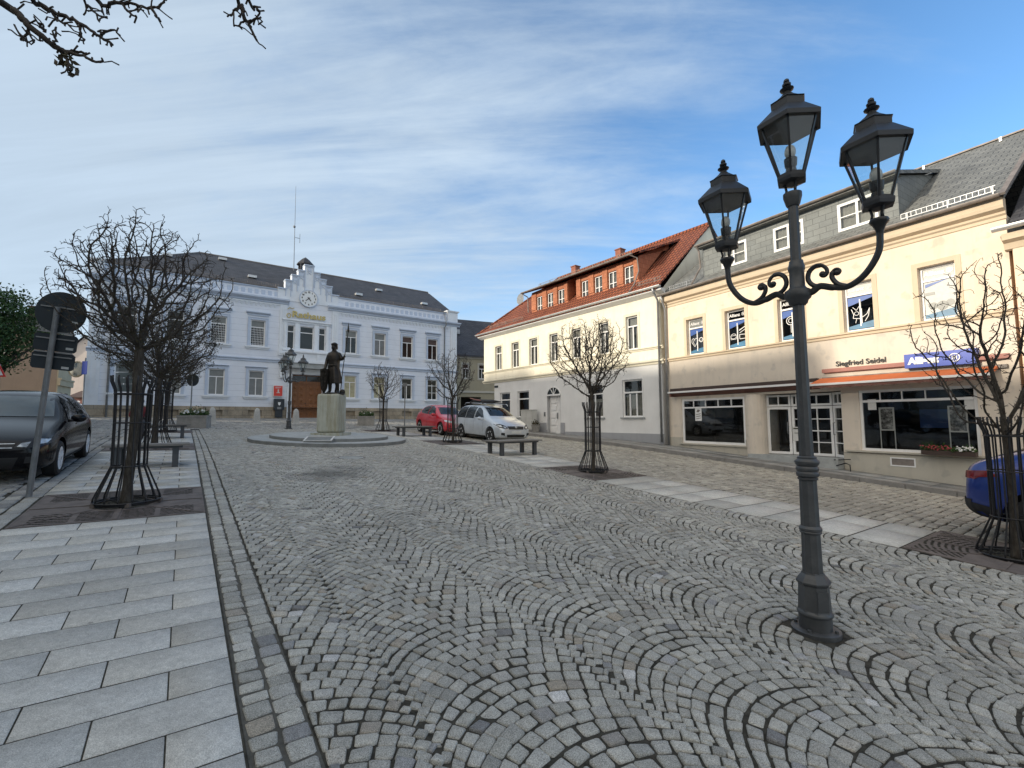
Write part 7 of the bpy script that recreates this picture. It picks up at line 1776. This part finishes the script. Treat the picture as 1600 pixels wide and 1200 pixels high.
def wheel_mesh(par, x, y, side, R_=.315, W_=.20, spokes=5, rim='alloy'):
    o = thing('wheel', None, None); o.parent = par; o.location = (x, y, R_); s_ = side
    k = MB(); k.lathe([(R_*.64, -W_/2), (R_*.90, -W_/2), (R_*.985, -W_/2+.03), (R_, 0), (R_*.985, W_/2-.03), (R_*.90, W_/2), (R_*.66, W_/2), (R_*.64, W_/2-.02)], 28, axis='y'); k.build('tyre', M['black'], o, smooth=35)
    k = MB(); yo = s_*W_/2; k.lathe([(R_*.655, yo-s_*.02), (R_*.655, yo-s_*.002), (R_*.60, yo-s_*.006), (R_*.58, yo-s_*.05)], 28, axis='y')
    for q in range(spokes):
        a_ = 2*math.pi*q/spokes+.2
        for da in (-.16, .16): k.bar((.05*math.cos(a_), yo-s_*.02, .05*math.sin(a_)), (R_*.62*math.cos(a_+da), yo-s_*.012, R_*.62*math.sin(a_+da)), .030, .03, (0, 1, 0))
    k.lathe([(.055, yo-s_*.035), (.055, yo-s_*.008), (.03, yo-s_*.002)], 12, axis='y'); k.build('rim', M[rim], o, smooth=30)
    k = MB(); k.lathe([(R_*.6, yo-s_*.07), (.02, yo-s_*.07)], 20, axis='y'); k.build('brake_disc', M['ink'], o); return o
def make_car(label, st, col, L_, sidewins, ws, rw, wheels=(.87, 3.47), R_=.315, spokes=5, rim='alloy', front=None, rear=None, lines=(), rocker=True, wsmat='car_window', handles=()):
    t = thing('parked_car', label, 'car', group='parked cars')
    vs_, fs = car_body(st, L_); me = bpy.data.meshes.new('b'); me.from_pydata(vs_, [], fs); bm = bmesh.new(); bm.from_mesh(me); bmesh.ops.recalc_face_normals(bm, faces=bm.faces[:]); bm.to_mesh(me); bm.free()
    o = bpy.data.objects.new('tmp', me); COL.objects.link(o); ss = o.modifiers.new('u', 'SUBSURF'); ss.levels = 2; ss.render_levels = 2
    cut = MB(); Wm = max(s_[2] for s_ in st)
    for s_ in wheels:
        for sd in (-1, 1): cut.lathe([(R_*1.17, sd*(Wm-.30)), (R_*1.17, sd*(Wm+.2))] if sd > 0 else [(R_*1.17, sd*(Wm+.2)), (R_*1.17, sd*(Wm-.30))], 28, (L_/2-s_, 0, R_+.01), axis='y')
    cm = cut.build('tmpc', M['plastic'], uv=False); bm = bmesh.new(); bm.from_mesh(cm.data); bmesh.ops.recalc_face_normals(bm, faces=bm.faces[:]); bm.to_mesh(cm.data); bm.free()
    bo = o.modifiers.new('c', 'BOOLEAN'); bo.operation = 'DIFFERENCE'; bo.object = cm; bo.solver = 'EXACT'
    dg = bpy.context.evaluated_depsgraph_get(); m2 = bpy.data.meshes.new_from_object(o.evaluated_get(dg)); bpy.data.objects.remove(o); bpy.data.objects.remove(cm)
    m2.name = 'body'; m2.materials.clear(); m2.materials.append(M[col]); m2.materials.append(M['plastic'])
    m2.polygons.foreach_set('material_index', [0]*len(m2.polygons))
    for p in m2.polygons:
        c = p.center
        for s_ in wheels:
            if math.hypot(c.x-(L_/2-s_), c.z-R_-.01) < R_*1.17-.004 and abs(c.y) < Wm-.02: p.material_index = 1
    m2.polygons.foreach_set('use_smooth', [True]*len(m2.polygons)); m2.update(); m2.set_sharp_from_angle(angle=R(40))
    b = bpy.data.objects.new('body', m2); link(b, t)
    bvh = BVHTree.FromPolygons([v.co.copy() for v in m2.vertices], [tuple(p.vertices) for p in m2.polygons])
    patch(bvh, ws, 'front', .008, wsmat, t, 'windscreen', L_); patch(bvh, rw, 'rear', .008, 'car_window', t, 'rear_window', L_)
    for sd in (-1, 1):
        for w in sidewins: patch(bvh, w, 'side', .008, 'car_window', t, 'side_window', L_, sd)
        for (s0, z0, s1, z1) in lines:
            d = math.hypot(s1-s0, z1-z0); nx, nz = -(z1-z0)/d*.005, (s1-s0)/d*.005; patch(bvh, [(s0-nx, z0-nz), (s1-nx, z1-nz), (s1+nx, z1+nz), (s0+nx, z0+nz)], 'side', .003, 'ink', t, 'door_gap', L_, sd, .2)
        for (s0, z0) in handles: patch(bvh, [(s0, z0), (s0+.17, z0+.01), (s0+.17, z0+.035), (s0, z0+.03)], 'side', .022, col, t, 'door_handle', L_, sd)
        if rocker: patch(bvh, [(wheels[0]+R_*1.2, .20), (wheels[1]-R_*1.2, .20), (wheels[1]-R_*1.2, .27), (wheels[0]+R_*1.2, .27)], 'side', .006, 'plastic', t, 'sill_trim', L_, sd)
        for s_ in wheels: wheel_mesh(t, L_/2-s_, sd*(Wm-.115), sd, R_, .20, spokes, rim)
        k = MB(); xm = L_/2-1.50; k.sphere((xm, sd*(Wm+.09), 1.0), .11, 12, 8, (.55, 1.05, .72)); k.bar((xm+.03, sd*(Wm-.06), .95), (xm, sd*(Wm+.05), .96), .05); k.build('mirror', M[col], t, smooth=True)
    for nm, poly, mat, eps in (front or []):
        for sg in ((1, -1) if nm[-1] == '2' else (1,)): patch(bvh, [(y*sg, z) for y, z in poly], 'front', eps, mat, t, nm.rstrip('2'), L_)
    for nm, poly, mat, eps in (rear or []):
        for sg in ((1, -1) if nm[-1] == '2' else (1,)): patch(bvh, [(y*sg, z) for y, z in poly], 'rear', eps, mat, t, nm.rstrip('2'), L_)
    return t, bvh
def place_car(t, wheel_pt, local, az, dz=0.0, flat=False):
    h = Vector((math.sin(R(az)), math.cos(R(az)), 0)); l = Vector((-h.y, h.x, 0)); p = Vector(wheel_pt); c = p-h*local[0]-l*local[1]
    za = Z(*(c+h*1.3)[:2]); zb = Z(*(c-h*1.3)[:2]); zl_ = Z(*(c+l*.8)[:2]); zr_ = Z(*(c-l*.8)[:2])
    hv = Vector((h.x, h.y, (za-zb)/2.6)).normalized(); lv = Vector((l.x, l.y, (zl_-zr_)/1.6)).normalized(); nz = hv.cross(lv).normalized(); lv = nz.cross(hv)
    z = (za+zb)/2+dz; t.matrix_world = Matrix(((hv.x, lv.x, nz.x, c.x), (hv.y, lv.y, nz.y, c.y), (hv.z, lv.z, nz.z, z), (0, 0, 0, 1)))
SW5 = [[(1.62,.97),(1.98,1.30),(2.30,1.40),(2.46,1.41),(2.46,.985)],[(2.53,.985),(2.53,1.41),(3.05,1.39),(3.28,1.33),(3.36,1.02)],[(3.43,1.04),(3.36,1.31),(3.58,1.22),(3.68,1.08)]]
WS = [(-.66,1.03),(.66,1.03),(.60,1.20),(.52,1.375),(-.52,1.375),(-.60,1.20)]; RW = [(-.58,1.06),(.58,1.06),(.50,1.33),(-.50,1.33)]
LN5 = [(1.50,.30,1.50,.92),(2.50,.26,2.50,.95),(3.20,.50,3.30,.80),(3.30,.80,3.40,.98)]
FG = [('headlight2', [(.45,.60),(.60,.58),(.82,.64),(.85,.71),(.70,.745),(.50,.67)], 'ink', .010), ('headlight_lens2', [(.49,.61),(.60,.60),(.63,.68),(.53,.66)], 'lampglass', .016), ('headlight_lens2', [(.66,.63),(.79,.65),(.81,.70),(.70,.72)], 'lampglass', .016), ('grille', [(-.44,.59),(.44,.59),(.47,.66),(-.47,.66)], 'ink', .010), ('grille_trim', [(-.44,.588),(.44,.588),(.44,.60),(-.44,.60)], 'lampglass', .018), ('grille_trim', [(-.46,.648),(.46,.648),(.46,.658),(-.46,.658)], 'lampglass', .018),
      ('lower_intake', [(-.45,.26),(.45,.26),(.52,.44),(-.52,.44)], 'ink', .010), ('fog_lamp2', [(.58,.34),(.72,.36),(.72,.44),(.60,.45)], 'ink', .010), ('number_plate', [(-.26,.455),(.26,.455),(.26,.56),(-.26,.56)], 'plate', .030)]
RG = [('tail_lamp2', [(.50,.80),(.80,.80),(.78,.94),(.52,.92)], 'tail_red', .014), ('rear_number_plate', [(-.26,.62),(.26,.62),(.26,.73),(-.26,.73)], 'plate', .02), ('rear_bumper_trim', [(-.70,.24),(.70,.24),(.70,.38),(-.70,.38)], 'plastic', .010)]
HD = [(2.20,.84),(3.05,.855)]
# black hatchback, left
F_ = G(86, 743)
t, bv = make_car('shiny black hatchback facing the camera at the left edge', HATCH, 'car_black', 4.2, SW5, WS, RW, lines=LN5, front=[q for q in FG if q[0] != 'number_plate'], rear=RG, handles=HD, wsmat='car_window_lit')
k = MB()
for sd in (-1, 1):
    n = 16
    for q in range(n):
        a1, a2 = 2*math.pi*q/n, 2*math.pi*(q+1)/n; c = Vector((1.98, sd*.67, .385)); k.bar(c+Vector((0, .075*math.cos(a1), .075*math.sin(a1))), c+Vector((0, .075*math.cos(a2), .075*math.sin(a2))), .016)
    k.sphere((1.98, sd*.67, .385), .05, 8, 6)
k.build('fog_lamp', M['lampglass'], t)
place_car(t, F_, (2.1-.87, .82), 145.3)
# silver tall car with roof rack
MPV = [(0.00,.34,.60,.58,.55,.64,.42),(0.07,.22,.74,.66,.70,.74,.55),(0.30,.17,.82,.76,.77,.90,.60),(0.65,.17,.84,.86,.80,1.01,.63),(0.98,.17,.845,.93,.80,1.09,.64),(1.12,.17,.845,.95,.80,1.17,.62),(1.50,.17,.845,.98,.80,1.42,.57),(1.85,.17,.845,.99,.805,1.56,.56),(2.30,.17,.845,1.0,.805,1.60,.57),(3.00,.17,.845,.98,.80,1.61,.58),(3.60,.17,.84,.97,.80,1.59,.58),(3.95,.18,.835,.97,.79,1.52,.56),(4.12,.22,.82,.97,.77,1.24,.60),(4.20,.34,.74,.90,.72,1.05,.60)]
SWM = [[(1.42,1.04),(1.72,1.34),(1.98,1.46),(2.16,1.47),(2.16,1.04)],[(2.26,.98),(2.26,1.50),(3.0,1.51),(3.02,.98)],[(3.08,.98),(3.06,1.51),(3.55,1.49),(3.86,1.40),(3.96,1.05),(3.90,.98)]]
WSM = [(-.62,1.13),(.62,1.13),(.56,1.33),(.50,1.49),(-.50,1.49),(-.56,1.33)]; RWM = [(-.56,1.05),(.56,1.05),(.50,1.46),(-.50,1.46)]
FGM = [('headlight2', [(.40,.64),(.52,.61),(.74,.66),(.80,.79),(.66,.81),(.48,.73)], 'ink', .010), ('headlight_lens2', [(.47,.65),(.56,.64),(.62,.71),(.52,.72)], 'lampglass', .016), ('headlight_lens2', [(.64,.68),(.74,.70),(.77,.77),(.66,.77)], 'lampglass', .016), ('grille', [(-.36,.60),(.36,.60),(.42,.72),(-.42,.72)], 'ink', .010), ('grille_trim', [(-.40,.72),(.40,.72),(.40,.735),(-.40,.735)], 'lampglass', .016),
       ('lower_intake', [(-.42,.27),(.42,.27),(.46,.38),(-.46,.38)], 'ink', .010), ('fog_lamp2', [(.54,.34),(.70,.36),(.70,.46),(.56,.45)], 'ink', .010), ('number_plate', [(-.26,.43),(.26,.43),(.26,.54),(-.26,.54)], 'plate', .030)]
t, bv = make_car('silver tall estate car with loaded roof rack parked before the white house', MPV, 'car_silver', 4.2, SWM, WSM, RWM, wheels=(.78, 3.38), lines=[(1.38,.3,1.38,.98),(2.20,.28,2.20,1.45),(3.04,.5,3.04,1.5)], front=FGM, rear=RG, handles=[(2.02,.90),(2.85,.92)], rim='alloy', spokes=6)
for sd in (-1, 1): k = MB(); k.tube([(.55, sd*.55, 1.57), (.45, sd*.56, 1.65), (-1.35, sd*.57, 1.68), (-1.5, sd*.56, 1.60)], .018, 6); k.build('roof_rail', M['lampglass'], t, smooth=True)
k = MB()
for x in (.25, -.85): k.box(x-.03, x+.03, -.64, .64, 1.68, 1.72); k.sphere((x, -.60, 1.70), .05, 8, 5); k.sphere((x, .60, 1.70), .05, 8, 5)
k.build('roof_bar', M['plastic'], t)
k = MB(); k.tube([(.55, -.25, 1.76), (-.2, -.25, 1.77), (-1.3, -.30, 1.78)], [.03, .06, .02], 6); k.tube([(.5, .2, 1.76), (-.2, .22, 1.79), (-1.35, .1, 1.84)], [.02, .07, .03], 6); k.box(-.95, .35, -.05, .12, 1.73, 1.80); k.build('roof_load', M['plastic'], t, smooth=30)
k = MB(); k.tube([(-.4, -.35, 1.80), (-.9, -.36, 1.84), (-1.35, -.36, 1.90)], .025, 6); k.build('roof_load', M['redbrown'], t)
k = MB(); k.lathe([(.055, 0), (.055, .012), (.03, .018)], 12, (0, 0, 0), axis='x'); o = k.build('badge', M['lampglass'], t); o.location = (2.09, 0, .70)
F_ = G(766, 690); place_car(t, F_, (2.1-.78, -.78), 146, dz=-.04)
# red hatchback
RED = [(s, a, w*.985, b*1.02, wb*.985, z*1.02 if z > 1.1 else z*1.04, wt) for (s, a, w, b, wb, z, wt) in HATCH]
SWR = [[(1.60,1.0),(1.92,1.30),(2.28,1.42),(2.46,1.43),(2.46,1.0)],[(2.53,1.0),(2.53,1.43),(3.02,1.42),(3.30,1.34),(3.50,1.12),(3.30,1.04)]]
FGR = [('headlight2', [(.40,.64),(.60,.62),(.80,.68),(.84,.77),(.72,.76),(.50,.70)], 'lampglass', .012), ('grille', [(-.38,.62),(.38,.62),(.42,.68),(-.42,.68)], 'ink', .010), ('lower_intake', [(-.45,.26),(.45,.26),(.52,.44),(-.52,.44)], 'ink', .010), ('number_plate', [(-.26,.455),(.26,.455),(.26,.56),(-.26,.56)], 'plate', .030)]
t, bv = make_car('red hatchback parked beside the bench, half hidden by an iron tree cage', RED, 'car_red', 4.2, SWR, WS, RW, lines=LN5, front=FGR, rear=RG, handles=HD, spokes=9)
F_ = G(688, 680); place_car(t, F_, (2.1-.87, -.82), 146)
# blue car, right edge
BLUE = [(0.00,.40,.60,.66,.55,.72,.42),(0.07,.28,.77,.74,.71,.83,.55),(0.32,.24,.875,.82,.80,.94,.62),(0.75,.23,.90,.90,.85,1.03,.66),(1.15,.23,.905,.97,.86,1.09,.68),(1.35,.23,.905,.99,.86,1.17,.66),(1.75,.23,.905,1.01,.86,1.42,.60),(2.10,.23,.905,1.02,.86,1.54,.57),(2.60,.23,.905,1.03,.86,1.56,.57),(3.15,.23,.905,1.045,.855,1.50,.55),(3.65,.23,.90,1.055,.84,1.34,.52),(4.05,.25,.885,1.05,.82,1.14,.55),(4.24,.30,.86,.99,.78,1.03,.62),(4.36,.42,.76,.84,.70,.90,.56)]
SWB = [[(1.66,1.06),(2.02,1.36),(2.38,1.48),(2.54,1.49),(2.54,1.06)],[(2.62,1.06),(2.62,1.49),(3.05,1.44),(3.42,1.33),(3.50,1.10)]]
RGB_ = [('tail_lamp2', [(.30,.82),(.84,.79),(.86,.89),(.60,.88),(.30,.85)], 'tail_red', .014), ('rear_bumper_trim', [(-.80,.30),(.80,.30),(.84,.52),(-.84,.52)], 'plastic', .012), ('rear_number_plate', [(-.26,.60),(.26,.60),(.26,.71),(-.26,.71)], 'plate', .02)]
t, bv = make_car('deep blue hatchback cut off by the right edge behind the iron tree cage', BLUE, 'car_blue', 4.36, SWB, [(-.66,1.14),(.66,1.14),(.52,1.47),(-.52,1.47)], [(-.56,1.12),(.56,1.12),(.50,1.34),(-.50,1.34)], wheels=(.90, 3.55), R_=.34, lines=LN5, front=FG, rear=RGB_, handles=[(2.25,.94),(3.1,.95)])
for sd in (-1, 1):
    patch(bv, [(3.98,.86),(4.30,.80),(4.30,.89),(4.10,.92)], 'side', .010, 'tail_red', t, 'tail_lamp', 4.36, sd)
    patch(bv, [(3.97,.24),(4.30,.32),(4.34,.50),(3.97,.44)], 'side', .008, 'plastic', t, 'bumper_trim', 4.36, sd)
place_car(t, (7.14, 7.40, 0), ((-2.18+.10)*1.16, -.84*1.16), 145.5); t.matrix_world = t.matrix_world @ Matrix.Diagonal((1.16, 1.16, 1.16, 1))
# white car far away behind the black one
t, bv = make_car('white car far off behind the black hatchback, near the round traffic mirror', HATCH, 'car_white', 4.2, SW5, WS, RW, lines=LN5, front=FG, rear=RG, handles=HD)
P = at(84, 645, 31); place_car(t, (P.x, P.y, 0), (0, 0), 110)
